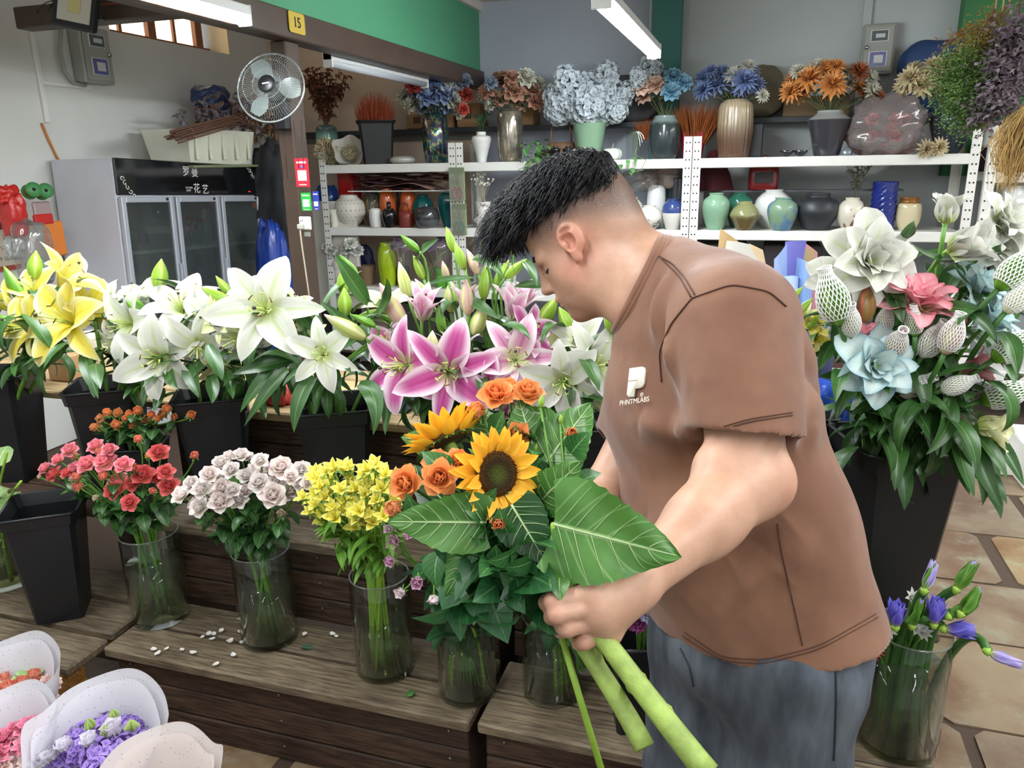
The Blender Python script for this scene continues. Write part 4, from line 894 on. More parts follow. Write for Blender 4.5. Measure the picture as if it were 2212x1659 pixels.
silk(v1.x, v1.z, 5.15, [(1080, 170, 22, pC, L2('copper')), (1112, 192, 23, pC, L2('copper')), (1154, 190, 20, pC, L2('copper')), (1050, 195, 18, pC, L2('copper')), (1082, 210, 18, pC, L2('copper')), (1122, 218, 20, pC, L2('copper')), (1160, 218, 18, pC, L2('copper')), (1105, 165, 16, pC, L2('copper')), (1138, 165, 20, pW, L2('ivory')), (1060, 178, 14, pGr, L2('blue-grey')), (1165, 178, 14, pW, L2('ivory')), (1040, 205, 12, pW, L2('ivory')), (1058, 225, 14, pW, L2('ivory'))], 'peony', 'silk_peony', G2, seed=2)
hyS = [hyd_mesh('hydrangea_head', pm('silver', '#bfcad2', '#e8edf0', '#8b9aab'), 150, 1.5, i, .3) for i in range(2)]
G3 = 'silver silk hydrangeas in the green vase'; v1 = spot(1272, ZT+.24, 5.12)
silk(v1.x, v1.z, 5.12, [(1225, 175, 26, hyS, 'silver-blue silk hydrangea in the green tapering vase')]+[(x, y, r_, hyS, 'silver-blue silk hydrangea in the green tapering vase') for x, y, r_ in ((1255, 195, 28), (1210, 215, 28), (1200, 240, 20), (1285, 215, 28), (1310, 165, 24), (1315, 195, 24), (1340, 215, 20), (1265, 235, 26), (1300, 240, 24), (1240, 230, 22), (1335, 240, 18), (1355, 195, 16), (1278, 172, 14))], 'hydrangea', 'silk_hydrangea', G3, 4, 3)
G4 = 'silk flowers in the wide dark glass vase'; L4 = lambda c: f'{c} silk flower in the wide dark glass vase'; v1 = spot(1431, ZT+.26, 5.12)
silk(v1.x, v1.z, 5.12, [(1388, 180, 22, pK, L4('peach')), (1415, 180, 20, pK, L4('peach')), (1390, 205, 18, pK, L4('peach')), (1400, 165, 18, pK, L4('peach')), (1455, 162, 18, pS, L4('sky-blue')), (1478, 175, 18, pS, L4('sky-blue')), (1450, 195, 19, pS, L4('sky-blue')), (1425, 195, 14, pS, L4('sky-blue')), (1405, 148, 22, hyS, L4('pale blue hydrangea')), (1378, 165, 16, hyS, L4('pale blue hydrangea'))], 'flower', 'silk_flower', G4, seed=4)
dB = hm('dahlia', pm('dblue', '#7285b4', '#94a5cc', '#54679a')); dW = hm('dahlia', pm('dwhite', '#dcdccc', '#eceade', '#b8b89c')); dO = hm('dahlia', pm('dorange', '#dd9450', '#eeb472', '#b86a38')); dT = hm('dahlia', pm('drust', '#a8603c', '#c07a50', '#7a4028')); dC = hm('dahlia', pm('dcream', '#cfc09a', '#e0d4b4', '#a8966a'))
G5 = 'silk dahlias in the ribbed brown vase'; L5 = lambda c: f'{c} silk dahlia in the ribbed brown vase'; v1 = spot(1579, ZT+.32, 5.14)
silk(v1.x, v1.z, 5.14, [(1520, 165, 22, dB, L5('blue')), (1548, 178, 24, dB, L5('blue')), (1515, 192, 20, dB, L5('blue')), (1560, 155, 22, dB, L5('blue')), (1610, 170, 26, dB, L5('navy-blue')), (1635, 180, 22, dB, L5('navy-blue')), (1600, 190, 18, dB, L5('navy-blue')), (1625, 150, 18, dB, L5('navy-blue')), (1585, 158, 20, dW, L5('ivory')), (1618, 140, 16, dW, L5('ivory')), (1650, 205, 14, dW, L5('ivory')), (1535, 150, 14, dB, L5('blue'))], 'dahlia', 'silk_dahlia', G5, seed=5)
G6 = 'silk dahlias in the charcoal vase'; L6 = lambda c: f'{c} silk dahlia in the charcoal vase'; v1 = spot(1777, ZT+.26, 5.14)
silk(v1.x, v1.z, 5.14, [(1715, 170, 24, dO, L6('orange')), (1745, 165, 28, dO, L6('orange')), (1800, 178, 28, dO, L6('orange')), (1705, 195, 22, dO, L6('orange')), (1790, 145, 24, dO, L6('orange')), (1730, 195, 22, dO, L6('orange')), (1808, 140, 18, dO, L6('orange')), (1765, 140, 20, dW, L6('ivory')), (1830, 150, 20, dW, L6('ivory')), (1722, 150, 16, dW, L6('ivory')), (1860, 150, 22, dT, L6('rust-brown')), (1858, 185, 18, dO, L6('orange')), (1885, 165, 18, dW, L6('ivory')), (1890, 195, 20, dW, L6('ivory')), (1840, 175, 16, dW, L6('ivory')), (1900, 205, 16, dT, L6('rust-brown')), (1870, 205, 12, dT, L6('rust-brown'))], 'dahlia', 'silk_dahlia', G6, seed=6)
G7 = 'silk dahlias in the tall dark ribbed vase'; v1 = spot(2035, ZT+.25, 5.2)
silk(v1.x, v1.z, 5.2, [(x, y, r_, dC, 'cream silk dahlia in the tall dark ribbed vase') for x, y, r_ in ((1965, 165, 26), (1990, 180, 26), (2020, 140, 26), (2040, 165, 26), (1950, 185, 20), (2005, 155, 20), (2060, 150, 20), (1975, 145, 18), (2050, 185, 20), (2010, 185, 22))], 'dahlia', 'silk_dahlia', G7, seed=7)
for i, (px, lab) in enumerate(((2000, 'cream silk dahlia lying on the top shelf edge, left one'), (2028, 'cream silk dahlia lying on the top shelf edge, right one'))):
    c = at(px, 322-4*i, Y=4.99); tag(inst('silk_dahlia', dC[0], None, TRS(c, aim(camv(.1, -.3, 1)), 22*mpp(c))), lab, 'silk flower', 'loose silk dahlias')
# sprigs in the slim white vase, pothos, trailing sprig
GRL = [leaf_mesh('leaf', .05, .014, d, leaf_mat('sprig_leaf', '#3a5a44', '#4c7058', '#8aa488'), .25, 2, 5, .8, .12) for d in (.4, 1.0)]
POT = [leaf_mesh('leaf', .06, .02, d, leaf_mat('pothos_leaf', '#3f7a3a', '#5f9a4c', '#a0c488'), .25, 4, 6, .55, .12) for d in (.5, 1.0, 1.6)]
dried('green_sprigs', 'dark green leafy sprigs in the slim white vase', spot(1043, ZT+.20, 5.15), .12, 9, .11, GRL, 12, 5, .9, M_STEMD, 'foliage')
def pothos():
    c = spot(1165, ZT, 5.02); t = thing('pothos_plant', 'green pothos plant spilling over the top shelf edge', 'plant', c); r = random.Random(3)
    vase_ = MB().lathe(prof_scale(P_POT, .1, .07), 20, TRS(c+Vector((.02, .08, 0)))); vase_.build('pot', mat('pot_dark', '#3a342c', .6), t)
    for k in range(60):
        px, py = r.gauss(1160, 18), r.uniform(305, 372); p = at(px, py, Y=4.97+r.uniform(0, .08)); inst('leaf', r.choice(POT), t, TRS(p, Matrix.Rotation(r.uniform(3.6, 5.8), 4, 'Z') @ Matrix.Rotation(r.uniform(-.5, .9), 4, 'Y'), r.uniform(.6, 1.15)))
    for k in range(8): MB().tube(bez(c+Vector((.02, .08, .06)), c+Vector((.02, .02, .16)), at(1160+r.uniform(-20, 20), 330, Y=4.99), at(1160+r.uniform(-24, 14), 362, Y=4.97), 6), .002, 4).build('vine', M_STEM, t)
pothos()
def trail():
    c = spot(1365, ZT+.15, 5.08); t = thing('pothos_sprig', 'trailing pothos sprig hanging from the small clear glass', 'plant', c); r = random.Random(5)
    v = [c-Vector((0, 0, .1)), c+Vector((0, 0, .03)), at(1378, 300, Y=4.99), at(1372, 335, Y=4.97), at(1395, 345, Y=4.97), at(1385, 368, Y=4.97), at(1362, 375, Y=4.97)]
    MB().tube(v, .0022, 5).build('vine', M_STEM, t)
    for (px, py) in ((1340, 355), (1355, 345), (1365, 362), (1372, 370), (1368, 340), (1358, 372)): inst('leaf', POT[1], t, TRS(at(px, py, Y=4.965), Matrix.Rotation(r.uniform(3.8, 5.6), 4, 'Z') @ Matrix.Rotation(r.uniform(0, .8), 4, 'Y'), .8))
    for k in range(3): MB().tube(bez(c, c+Vector((.02, -.02, .03)), c+Vector((.04+.01*k, -.04, .02)), c+Vector((.05+.012*k, -.04, -.07+.02*k)), 6), .003, 4).build('ribbon', M_WHITE, t)
trail()
def handbag(px, z, Y, label, w, h, m, mh, arc):
    c = spot(px, z, Y); t = thing('hand_basket', label, 'basket', c)
    MB().lathe([(w*.42, 0), (w*.46, .01), (w*.5, h*.7), (w*.44, h), (w*.4, h*.98), (w*.44, .03)], 24, TRS(c, None, (1, .6, 1))).build('body', m, t)
    MB().tube(bez(c+Vector((-w*.35, 0, h*.95)), c+Vector((-w*.4, 0, h+arc*1.4)), c+Vector((w*.4, 0, h+arc*1.4)), c+Vector((w*.35, 0, h*.95)), 14), .006, 6).build('handle', mh, t)
handbag(1212, ZT, 5.22, 'brown woven basket with tall handle behind the pothos', .2, .12, mat('wicker', '#7a5a40', .7, var=.2, vscale=30), mat('wicker', '#7a5a40'), .16)
for i, (px, lab) in enumerate(((1200, 'small black glass bottle behind the man\'s hair, left one'), (1226, 'small black glass bottle behind the man\'s hair, right one'))): vase('black_bottle', lab, px, 22, 30, ZT, P_MEI, cer('black', '#15161a', .08), 5.03, 'bottle')
# cellophane parcel
c = spot(1898, ZT, 5.15); blob('cellophane_parcel', 'pink bouquet wrapped in clear cellophane on the top shelf', 'bouquet', c, (.20, .14, .17), glass('pink_film', '#dcbcb4', .15, 2.2, .14), .2, 3.5, 51, crease=1)
def parcel_in():
    c = spot(1900, ZT+.1, 5.15); t = thing('pink_roses', 'pink paper roses inside the cellophane parcel', 'bouquet', c); ms = hm('rose', pm('pinkpaper', '#d88a98', '#f0b8c0', '#b05068'), 1)
    for k in range(8): inst('bloom', ms[0], t, TRS(c+Vector((random.uniform(-.1, .1), random.uniform(-.07, .03), random.uniform(-.03, .1))), aim((random.uniform(-.4, .4), -.8, .6)), .04))
    for k in range(10): inst('leaf', SILKL[0], t, TRS(c+Vector((random.uniform(-.1, .1), -.05, random.uniform(-.06, .0))), Matrix.Rotation(random.uniform(0, 6), 4, 'Z'), 1))
parcel_in()
# boxes and bags on the ledge behind
M_CARD = mat('cardboard', '#a8835c', .8, var=.08); ZLg = 1.777
def ledge_box(px0, px1, h, label, m=M_CARD, Y=5.54, mark=True):
    x0, x1 = at(px0, 250, Y=Y).x, at(px1, 250, Y=Y).x; t = thing('cardboard_box', label, 'box', ((x0+x1)/2, Y, ZLg))
    MB().cbox(x0, x1, Y-.09, Y+.08, ZLg, ZLg+h, .004).build('carton', m, t, smooth=False)
    if mark:
        for k in range(4): MB().box(x0+.06+.014*k, x0+.068+.014*k, Y-.092, Y-.09, ZLg+h*.35, ZLg+h*.8).build('print_bar', M_BLACK, t, smooth=False)
    return t
ledge_box(888, 985, .10, 'low cardboard box on the ledge behind the blue peonies'); ledge_box(996, 1045, .16, 'cardboard box with black bars between the peony vases'); ledge_box(1092, 1160, .12, 'cardboard box on the ledge behind the copper peonies')
ledge_box(1690, 1830, .12, 'flat cardboard box on the ledge behind the charcoal vase', mat('cardboard_dark', '#7a6448', .8), mark=False)
for (px, py, r_, lab, col, sd) in ((1360, 262, (.22, .1, .16), 'dark grey sack on the ledge behind the silver hydrangeas', '#4a4a4e', 61), (1625, 250, (.20, .1, .17), 'olive canvas bag on the ledge behind the blue dahlias', '#6a6450', 62), (2005, 235, (.21, .08, .22), 'navy blue bag on the ledge under the right meter box', '#23406c', 63)):
    p = at(px, py, Y=5.52); p.z = ZLg; blob('ledge_bag', lab, 'bag', p, r_, mat('bag_'+col, col, .6), .08, 2.5, sd, crease=1)
# --- middle shelf
M_ORG = cer('orange', '#c8622e', .12); M_TEALG = cer('teal', '#0f5a5c', .08)
def perforated():
    c, w, h, o = vase('openwork_vase', 'round white vase with pierced dots on the middle shelf', 753, 68, 66, ZM, P_ROUND[:6]+[(.55, .97), (.45, 1), (.4, .95)], mat('bisque', '#d4cec2', .6), 5.12, band=())
    d = MB()
    for j in range(7):
        zz = .22+.1*j; r = np.interp(zz, [p[1] for p in P_ROUND[:6]], [p[0] for p in P_ROUND[:6]])*w/2
        for k in range(22):
            a = 2*pi*(k+.5*(j % 2))/22; n_ = Vector((cos(a), sin(a), 0)); d.lathe([(0, .0012), (.006, .0012), (.006, 0)], 6, TRS(c+n_*r*1.003+Vector((0, 0, zz*h)), aim(n_)))
    q = d.build('pierced_dots', mat('dot_shadow', '#a8a296', .8), o); q['kind'] = 'stuff'
perforated()
vase('sky_tin', 'sky blue tin beside the brown post', 697, 14, 36, ZM, P_TUBE, mat('sky_tin', '#7fb0c4', .4), 5.1, 'tin')
c, w, h, o = vase('cream_pot', 'small cream pot in a gold wire stand', 717, 24, 36, ZM, P_POT, mat('cream_pot', '#d8d4c8', .4), 5.04, 'pot', band=())
for a in range(3): MB().tube([(c.x+w*.6*cos(2.1*a+.5), c.y+w*.6*sin(2.1*a+.5), ZM), (c.x+w*.45*cos(2.1*a+.5), c.y+w*.45*sin(2.1*a+.5), ZM+h*.8)], .003, 5).build('stand_wire', mat('gold_wire', '#c8a23a', .25, metal=1), o)
c, w, h, o = vase('wire_glass_vase', 'green glass vase in a gold geometric wire cage', 805, 38, 68, ZM, P_BULLET, glass('green_glass', '#8fa890', .03, 1.2, .1), 5.2, band=())
for k in range(10):
    a = 2*pi*k/10
    for dd in (1, -1): MB().tube([(c.x+w*.52*cos(a+dd*t_*.9), c.y+w*.52*sin(a+dd*t_*.9), ZM+h*(.1+.8*t_)) for t_ in (0, .5, 1)], .0016, 4).build('wire', mat('gold_wire', '#c8a23a'), o)
vase('pebble_vase', 'small smooth white pebble vase', 808, 27, 40, ZM, P_CYL, mat('pebble_white', '#dcdcd8', .35), 5.03)
c, w, h, o = vase('black_urn', 'small black stepped urn before the orange vases', 838, 34, 40, ZM, P_JAR[:5]+[(.62, .95), (.62, 1), (.5, 1)], cer('black', '#15161a', .08), 5.03, 'urn', band=())
MB().lathe([(.013, 0), (.015, .004), (.015, .045), (.012, .046), (.012, .01)], 18, TRS((c.x, c.y, ZM+h))).build('neck', cer('black', '#15161a'), o)
vase('orange_vase', 'orange glazed vase behind the black urn', 836, 36, 78, ZM, P_BULLET, M_ORG, 5.18); vase('orange_vase', 'orange glazed vase behind the copper basket', 881, 34, 78, ZM, P_BULLET, M_ORG, 5.18)
vase('brown_jar', 'tall brown jar behind the two orange vases', 852, 46, 92, ZM, P_CYL, cer('brown', '#6a4630', .3), 5.32, 'jar')
handbag(872, ZM, 5.03, 'copper red woven basket with hoop handle', .10, .115, mat('copper_weave', '#8a4038', .35, metal=.3, var=.2, vscale=60), mat('copper_weave', '#8a4038'), .05)
vase('teal_melon_vase', 'teal ribbed melon vase between orange vase and grey pod', 913, 46, 66, ZM, P_ROUND, M_TEALG, 5.18, rib=.04, nrib=8, n=64); vase('teal_tall_vase', 'taller teal ribbed vase beside the scissors pack', 966, 42, 72, ZM, P_OVOID, M_TEALG, 5.12, rib=.03, nrib=8, n=64)
vase('grey_pod_vase', 'dark grey half-matt pod vase on the middle shelf', 920, 55, 44, ZM, P_PEB, two_tone('pod', '#5a5c60', '#3a3b3e', .4), 5.04)
c, w, h, o = vase('marbled_angular_vase', 'white marbled angular vase beside the scissors packs', 1043, 48, 54, ZM, [(.5, 0), (.6, .02), (1, .3), (.62, .45), (.6, .6), (.78, 1), (.7, 1), (.6, .9)], marble('bark', '#d8d4d0', '#8a8480', 22), 5.1, n=8, band=())
vase('red_square_box', 'tall bright red box at the left of the middle shelf', 757, 38, 122, ZM, [(1, 0), (1, 1)], mat('red_box', '#c01c1c', .4), 5.33, 'box', sq=12, n=40)
papers = thing('paper_stack', 'crumpled stack of brown and pink wrapping paper under the top shelf', 'paper', spot(870, 1.35, 5.25))
for k in range(9):
    x0, x1 = at(770+random.uniform(-5, 40), 395, Y=5.2).x, at(940+random.uniform(-30, 35), 395, Y=5.2).x; zz = 1.475-.013*k
    MB().patch(lambda u, v, zz=zz, k=k: (x0+(x1-x0)*(u+1)/2, 5.08+.25*v+.02*sin(k), zz+.010*sin(u*5+k)+.008*sin(v*7+k*2)-.03*u*u*(k % 3 == 0)), 14, 4).build('sheet', (mat('paper_rose', '#c09a90', .7), mat('paper_brown', '#7a6450', .7), mat('paper_mauve', '#8a6068', .7))[k % 3], papers)
tag(MB().box(at(770, 390, Y=5.2).x, at(975, 390, Y=5.2).x, 5.06, 5.36, 1.345, 1.352).build('paper_tray', M_WHITE, smooth=False), 'thin tray holding the wrapping paper stack', 'tray')
def sprig_dry(px, z, lab, n, col, seed, Y=5.1, top=.22, spread=.06):
    r = random.Random(seed); c = spot(px, z, Y); t = thing('dried_sprigs', lab, 'dried flowers', c); m1 = head_mesh('tiny_bloom', [(6, .012, .005, 40, 70, .3, 0, .7, .7, 0, 0)], mat('tiny_'+col, col, .7), 2, 2)
    for k in range(n):
        e = c+Vector((r.uniform(-spread, spread), r.uniform(-.04, .02), top*r.uniform(.6, 1))); MB().tube([c, c.lerp(e, .5)+Vector((0, 0, .01)), e], .0012, 4).build('stem', M_BEIGE, t)
        for j in range(3): inst('floret', m1, t, TRS(e+Vector((r.uniform(-.015, .015), r.uniform(-.01, .01), r.uniform(-.03, .01))), aim((r.uniform(-.5, .5), -.6, .6)), 1.1))
sprig_dry(1043, ZM+.15, 'white dried sprigs in the marbled angular vase', 9, '#e8e4d8', 5)
# scissors packs on the rack post
def scissors(px, py, hp, col, label):
    c = at(px, py, Y=4.985); s = mpp(c); h = hp*s; w = h*.5; t = thing('scissors_pack', label, 'scissors', c); M = TRS(c, aim((0, -1, 0), (0, 0, 1)) @ Matrix.Rotation(-pi/2, 4, 'Z'))
    MB().cbox(-w/2, w/2, -h/2, h/2, 0, .003, .001, M).build('backing_card', mat('card_leafy', '#a9c68a', .5, var=.25, vscale=25), t, smooth=False)
    mh = mat('scissor_'+col, col, .35)
    for sx in (-1, 1): MB().tube([M @ Vector((sx*w*.16+w*.13*cos(a), -h*.26+h*.17*sin(a), .008)) for a in np.linspace(0, 2*pi, 17)], .0048, 6, False).build('handle', mh, t)
    for sx in (-1, 1): MB().add([M @ Vector(p) for p in ((sx*w*.08, -h*.1, .007), (sx*w*.01, h*.02, .008), (-sx*w*.03, h*.30, .008), (-sx*w*.06, h*.02, .008))], [(0, 1, 2, 3)]).build('blade', mat('blade_steel', '#a8acac', .25, metal=.9), t, smooth=False)
    MB().cbox(-w/2, w/2, h*.32, h/2, .003, .005, .0008, M).build('header_strip', mat('card_head', '#7aa04c', .5), t, smooth=False)
    MB().cbox(-w/2, w/2, -h/2, h/2, .014, .0145, .0002, M).build('blister', G_FILM, t, smooth=False)
scissors(988, 398, 70, '#d8587a', 'pink handled scissors in a green pack on the rack post'); scissors(993, 473, 66, '#2fa89a', 'turquoise handled scissors in a green pack, lower on the rack post')
# right of the man's head
vase('small_white_jar', 'small round white jar close behind the man\'s nape', 1367, 48, 62, ZM, P_ROUND, cer('white', '#e6e6e2'), 5.22); vase('white_crackle_vase', 'tall white speckled vase behind the marbled round vase', 1418, 40, 88, ZM, P_CYL, marble('speck', '#dcdcdc', '#9a9698', 30, .66, .7), 5.2)
vase('marbled_round_vase', 'round white and dark marbled vase beside the blue-topped jar', 1404, 56, 50, ZM, P_ROUND, marble('cow', '#dcd8d0', '#4a443e', 13, .57, .62), 5.05); vase('blue_white_jar', 'white jar with cobalt blue shoulder and neck', 1455, 46, 64, ZM, P_JAR, two_tone('bluewhite', '#dcdad4', '#33457e', .55, .01, .01), 5.05)
vase('dark_cylinder', 'dark smoked glass cylinder behind the blue-topped jar', 1461, 32, 100, ZM, P_TUBE, cer('smoked', '#3c4048', .12), 5.3); vase('silver_ball_vase', 'silvery round vase against the man\'s neck', 1363, 34, 40, ZM, P_ROUND, mat('silver_ball', '#b4b8b8', .2, metal=.5), 5.08)
blob('plastic_bag', 'crumpled clear plastic bag hanging under the top shelf', 'bag', spot(1385, 1.33, 5.2), (.12, .08, .07), G_FILM, .2, 3, 71, crease=1); blob('beige_bag', 'beige plastic bag behind the white vases', 'bag', spot(1425, 1.34, 5.3), (.12, .06, .08), mat('beige_film', '#9a8a80', .3), .15, 3, 72, crease=1)
vase('sage_vase', 'sage green shouldered vase at the left of the right-hand rack', 1548, 58, 76, ZM, P_JAR, cer('sage', '#86ac90', .12), 5.08); vase('pine_green_vase', 'dark pine green vase behind the olive vase', 1599, 56, 74, ZM, P_JAR, cer('pine', '#2f6a58', .1), 5.25)
vase('olive_vase', 'olive brown banded round vase on the right-hand rack', 1612, 64, 60, ZM, [(.4, 0), (.5, .02), (.85, .35), (1, .52), (.85, .72), (.55, .9), (.42, .94), (.42, 1), (.36, .98), (.3, .9)], two_tone('olive', '#6a5c3a', '#8a8c60', .5, .15, .3), 5.05)
vase('big_white_vase', 'large round white vase behind the blue-green vase', 1672, 78, 80, ZM, P_ROUND, cer('white', '#e6e6e2'), 5.24); vase('blue_green_vase', 'blue and green streaked glazed vase', 1693, 63, 68, ZM, P_JAR, marble('peacock', '#7f9c80', '#5a82a4', 9, .45, .6), 5.05)
vase('black_round_vase', 'large matt black round vase on the right-hand rack', 1768, 90, 76, ZM, P_SQUAT, mat('matt_black', '#2c2f34', .45, var=.08), 5.12); vase('swirl_vase', 'cream and brown swirled vase holding dry sprigs', 1843, 60, 68, ZM, P_ROUND, marble('swirl', '#d8d2c2', '#7a5240', 8, .5, .56), 5.1)
vase('cobalt_vase', 'tall twisted cobalt glass vase', 1911, 50, 100, ZM, P_TUBE, cer('cobalt', '#1c2c7e', .06, .2), 5.15, rib=.05, nrib=10, n=60, twist=14); vase('cream_jar', 'cream jar with amber rim on the right-hand rack', 1967, 50, 68, ZM, [(.6, 0), (.7, .04), (.98, .3), (1, .7), (.85, .84), (.72, .88), (.72, .95), (.78, 1), (.7, 1), (.66, .9)], two_tone('creamjar', '#d0c4a0', '#8a5a24', .82, .02, 0), 5.15, 'jar')
dried('dry_sprigs', 'grey-green dried sprigs in the swirled vase', spot(1850, ZM+.22, 5.1), .20, 16, .14, [leaf_mesh('dry_leaf', .035, .008, 1.0, mat('greygreen_dry', '#5c5c48', .8, rnd=.2), .5, 2, 3)], 13, 8, .9, mat('greygreen_dry', '#5c5c48'))
c, w, h, o = vase('red_gift_jar', 'dark red glossy gift jar with cord handle on the right-hand rack', 1647, 62, 56, ZM+.235, [(.9, 0), (1, .05), (1, .75), (.8, .95), (.62, 1), (.6, .98)], mat('gift_red', '#7a1c20', .2, coat=.4), 5.3, 'jar', sq=5, n=40, band=())
MB().tube(bez(c+Vector((-.03, 0, h)), c+Vector((-.02, 0, h+.06)), c+Vector((.02, 0, h+.06)), c+Vector((.03, 0, h)), 8), .003, 5).build('cord_handle', mat('gift_cord', '#8a3a34', .6), o); MB().cbox(c.x-.055, c.x+.055, c.y-w*.5-.004, c.y-w*.48, c.z+h*.25, c.z+h*.65, .002).build('print_label', mat('gift_label', '#2a2220', .5, var=.3), o, smooth=False)
tag(MB().box(at(1512, 400, Y=5.3).x, at(1950, 400, Y=5.3).x, 5.24, 5.38, ZM+.222, ZM+.232).build('riser_shelf', mat('clear_riser', '#5a5a60', .3), smooth=False), 'low grey display riser at the back of the right-hand rack', 'riser')
tag(MB().lathe([(.13, 0), (.10, .1), (.03, .25), (0, .25)], 4, TRS(spot(1540, ZM+.232, 5.3))).build('red_cone', mat('maroon_paper', '#4a141e', .6), smooth=False), 'dark maroon folded paper cone beside the rack post', 'paper')
# --- low shelf
vase('lime_vase', 'tall lime green glossy vase on the low shelf', 827, 40, 92, ZLO, P_BULLET, cer('lime', '#a2bc1e', .08), 5.08); vase('white_canister', 'small stacked white dishes on the low shelf', 1089, 46, 56, ZLO, [(1, 0), (1, .12), (.9, .15), (1, .18), (1, .32), (.9, .35), (1, .38), (1, .55), (.9, .58), (1, .62), (1, .85), (.9, .9), (.95, 1)], cer('dish', '#c4c8c4', .25), 5.12, 'dishes')
vase('mug_pot', 'white mug-shaped pot holding white carnations', 722, 40, 50, ZLO, P_POT, mat('pot_pinkwhite', '#d8ccc8', .4, var=.1, vscale=20), 5.06, 'pot'); vase('brown_pot', 'brown paper pot on the low shelf', 780, 40, 40, ZLO, P_POT, mat('pot_brown', '#7a6448', .7), 5.1, 'pot'); vase('amber_glass', 'small amber glass behind the lime vase', 852, 16, 40, ZLO, P_TUBE, mat('amber', '#8a7a1c', .2), 5.15, 'glass')
cw = hm('carn', pm('carnwhite', '#e4e4dc', '#f2f2ec', '#c8cdb0')); cl = hm('carn', pm('carnlilac', '#b79ab8', '#d4bcd4', '#94749a'))
c = spot(735, ZLO+.13, 5.06)
silk(c.x, c.z, 5.06, [(x, y, 14, cw, 'white carnation in the mug-shaped pot on the low shelf') for x, y in ((706, 533), (722, 528), (735, 535), (757, 524), (765, 533), (748, 537), (715, 540), (772, 538), (730, 522))], 'carnation', 'white_carnation', 'white carnations on the low shelf', 0, 8)
for px, py, lab, k in ((862, 528, 'lilac carnation bunch wrapped in cellophane beside the lime vase', 0), (946, 528, 'lilac carnation bunch in a lime sleeve on the low shelf', 1)):
    c = spot(px, ZLO, 5.1); t = thing('wrapped_bunch', lab, 'bouquet', c)
    for j in range(6): q = at(px+random.uniform(-20, 20), py+random.uniform(-14, 12), Y=5.08); inst('bloom', cl[j % 2], t, TRS(q, aim((random.uniform(-.4, .4), -.7, .7)), .04))
    MB().lathe([(.03, .02), (.05, .12), (.10, .26), (.11, .33)], 20, TRS(c)).build('cellophane', G_FILM, t)
    for j in range(6): MB().tube([c+Vector((random.uniform(-.02, .02), 0, .02)), c+Vector((random.uniform(-.05, .05), -.01, .3))], .003, 5).build('stem', M_BEIGE, t)
    MB().lathe([(.04, 0), (.045, .14), (.042, .14), (.036, .01)], 18, TRS(c)).build('holder', M_BLACK if k == 0 else mat('lime_sleeve', '#6ac83a', .4), t)
blob('navy_bag', 'navy blue bag behind the carnations on the low shelf', 'bag', spot(775, ZLO, 5.25), (.09, .06, .14), mat('navy_bag', '#141c48', .5), .12, 3, 81); blob('red_white_bag', 'red and white plastic bag at the back of the low shelf', 'bag', spot(735, ZLO+.0, 5.33), (.12, .05, .17), mat('redwhite', '#a8483c', .5, var=.4, vscale=6), .15, 3, 82)
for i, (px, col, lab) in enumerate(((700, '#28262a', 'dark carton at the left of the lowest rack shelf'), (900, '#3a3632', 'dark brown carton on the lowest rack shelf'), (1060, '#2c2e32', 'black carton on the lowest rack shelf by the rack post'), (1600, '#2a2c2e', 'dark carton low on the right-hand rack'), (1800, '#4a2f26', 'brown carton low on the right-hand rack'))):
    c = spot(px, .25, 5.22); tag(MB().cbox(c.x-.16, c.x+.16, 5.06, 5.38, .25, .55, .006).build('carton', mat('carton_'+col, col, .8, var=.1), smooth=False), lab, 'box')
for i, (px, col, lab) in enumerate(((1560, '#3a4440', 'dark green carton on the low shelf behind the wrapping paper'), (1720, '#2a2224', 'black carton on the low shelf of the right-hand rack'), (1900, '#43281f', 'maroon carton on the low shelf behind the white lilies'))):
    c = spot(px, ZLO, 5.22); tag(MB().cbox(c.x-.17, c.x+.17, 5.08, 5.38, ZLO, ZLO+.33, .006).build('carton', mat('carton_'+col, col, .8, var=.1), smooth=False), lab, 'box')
# ------------------------------------------------------------------ lilies
LP = {'white': petal_mat('lily_white', '#d4d5ca', '#e0e1d9', '#b6c670', '#c2cea0', .0, .38), 'yellow': petal_mat('lily_yellow', '#e6d65c', '#ebe6b0', '#dcc62c', '#e2ca34', .0, .3, .45, 1.0),
      'pink': petal_mat('lily_pink', '#c65a9c', '#f3dcea', '#d6d89a', '#bb3f8c', .0, .3, .35, .95, spots='#8a2458'), 'pale': petal_mat('lily_palepink', '#dba0be', '#f6e6ec', '#d8dcae', '#cc7aa8', .0, .4, .3, .9),
      'cream': petal_mat('lily_cream', '#eeeeb4', '#f6f6d4', '#c6d86c', '#d8e492', .0, .5), 'blue': petal_mat('lily_blue', '#cde0dd', '#a3c8d2', '#d8e4c4', '#d6e6de', .0, .35, .6, 1.0), 'rose': petal_mat('lily_rose', '#eaa6ae', '#e58496', '#e8dcb0', '#f2c4c0', .0, .45, .6, 1.0)}
def bud_mat(name, a, b, tip):
    t = NT(name); u, v, _ = t.pt(); w = t.math('COSINE', t.math('MULTIPLY', u, 6*pi)); c = t.mix(t.step(w, .55, 1.0), H(a), H(b)); c = t.mix(t.step(v, .62, 1.0), c, H(tip)); c = t.mix(t.math('MULTIPLY', t.step(w, -.9, -1.0), .5), c, mul(H(a), .5)); t.princ(c, .38, .5, transl=.15); return t.m
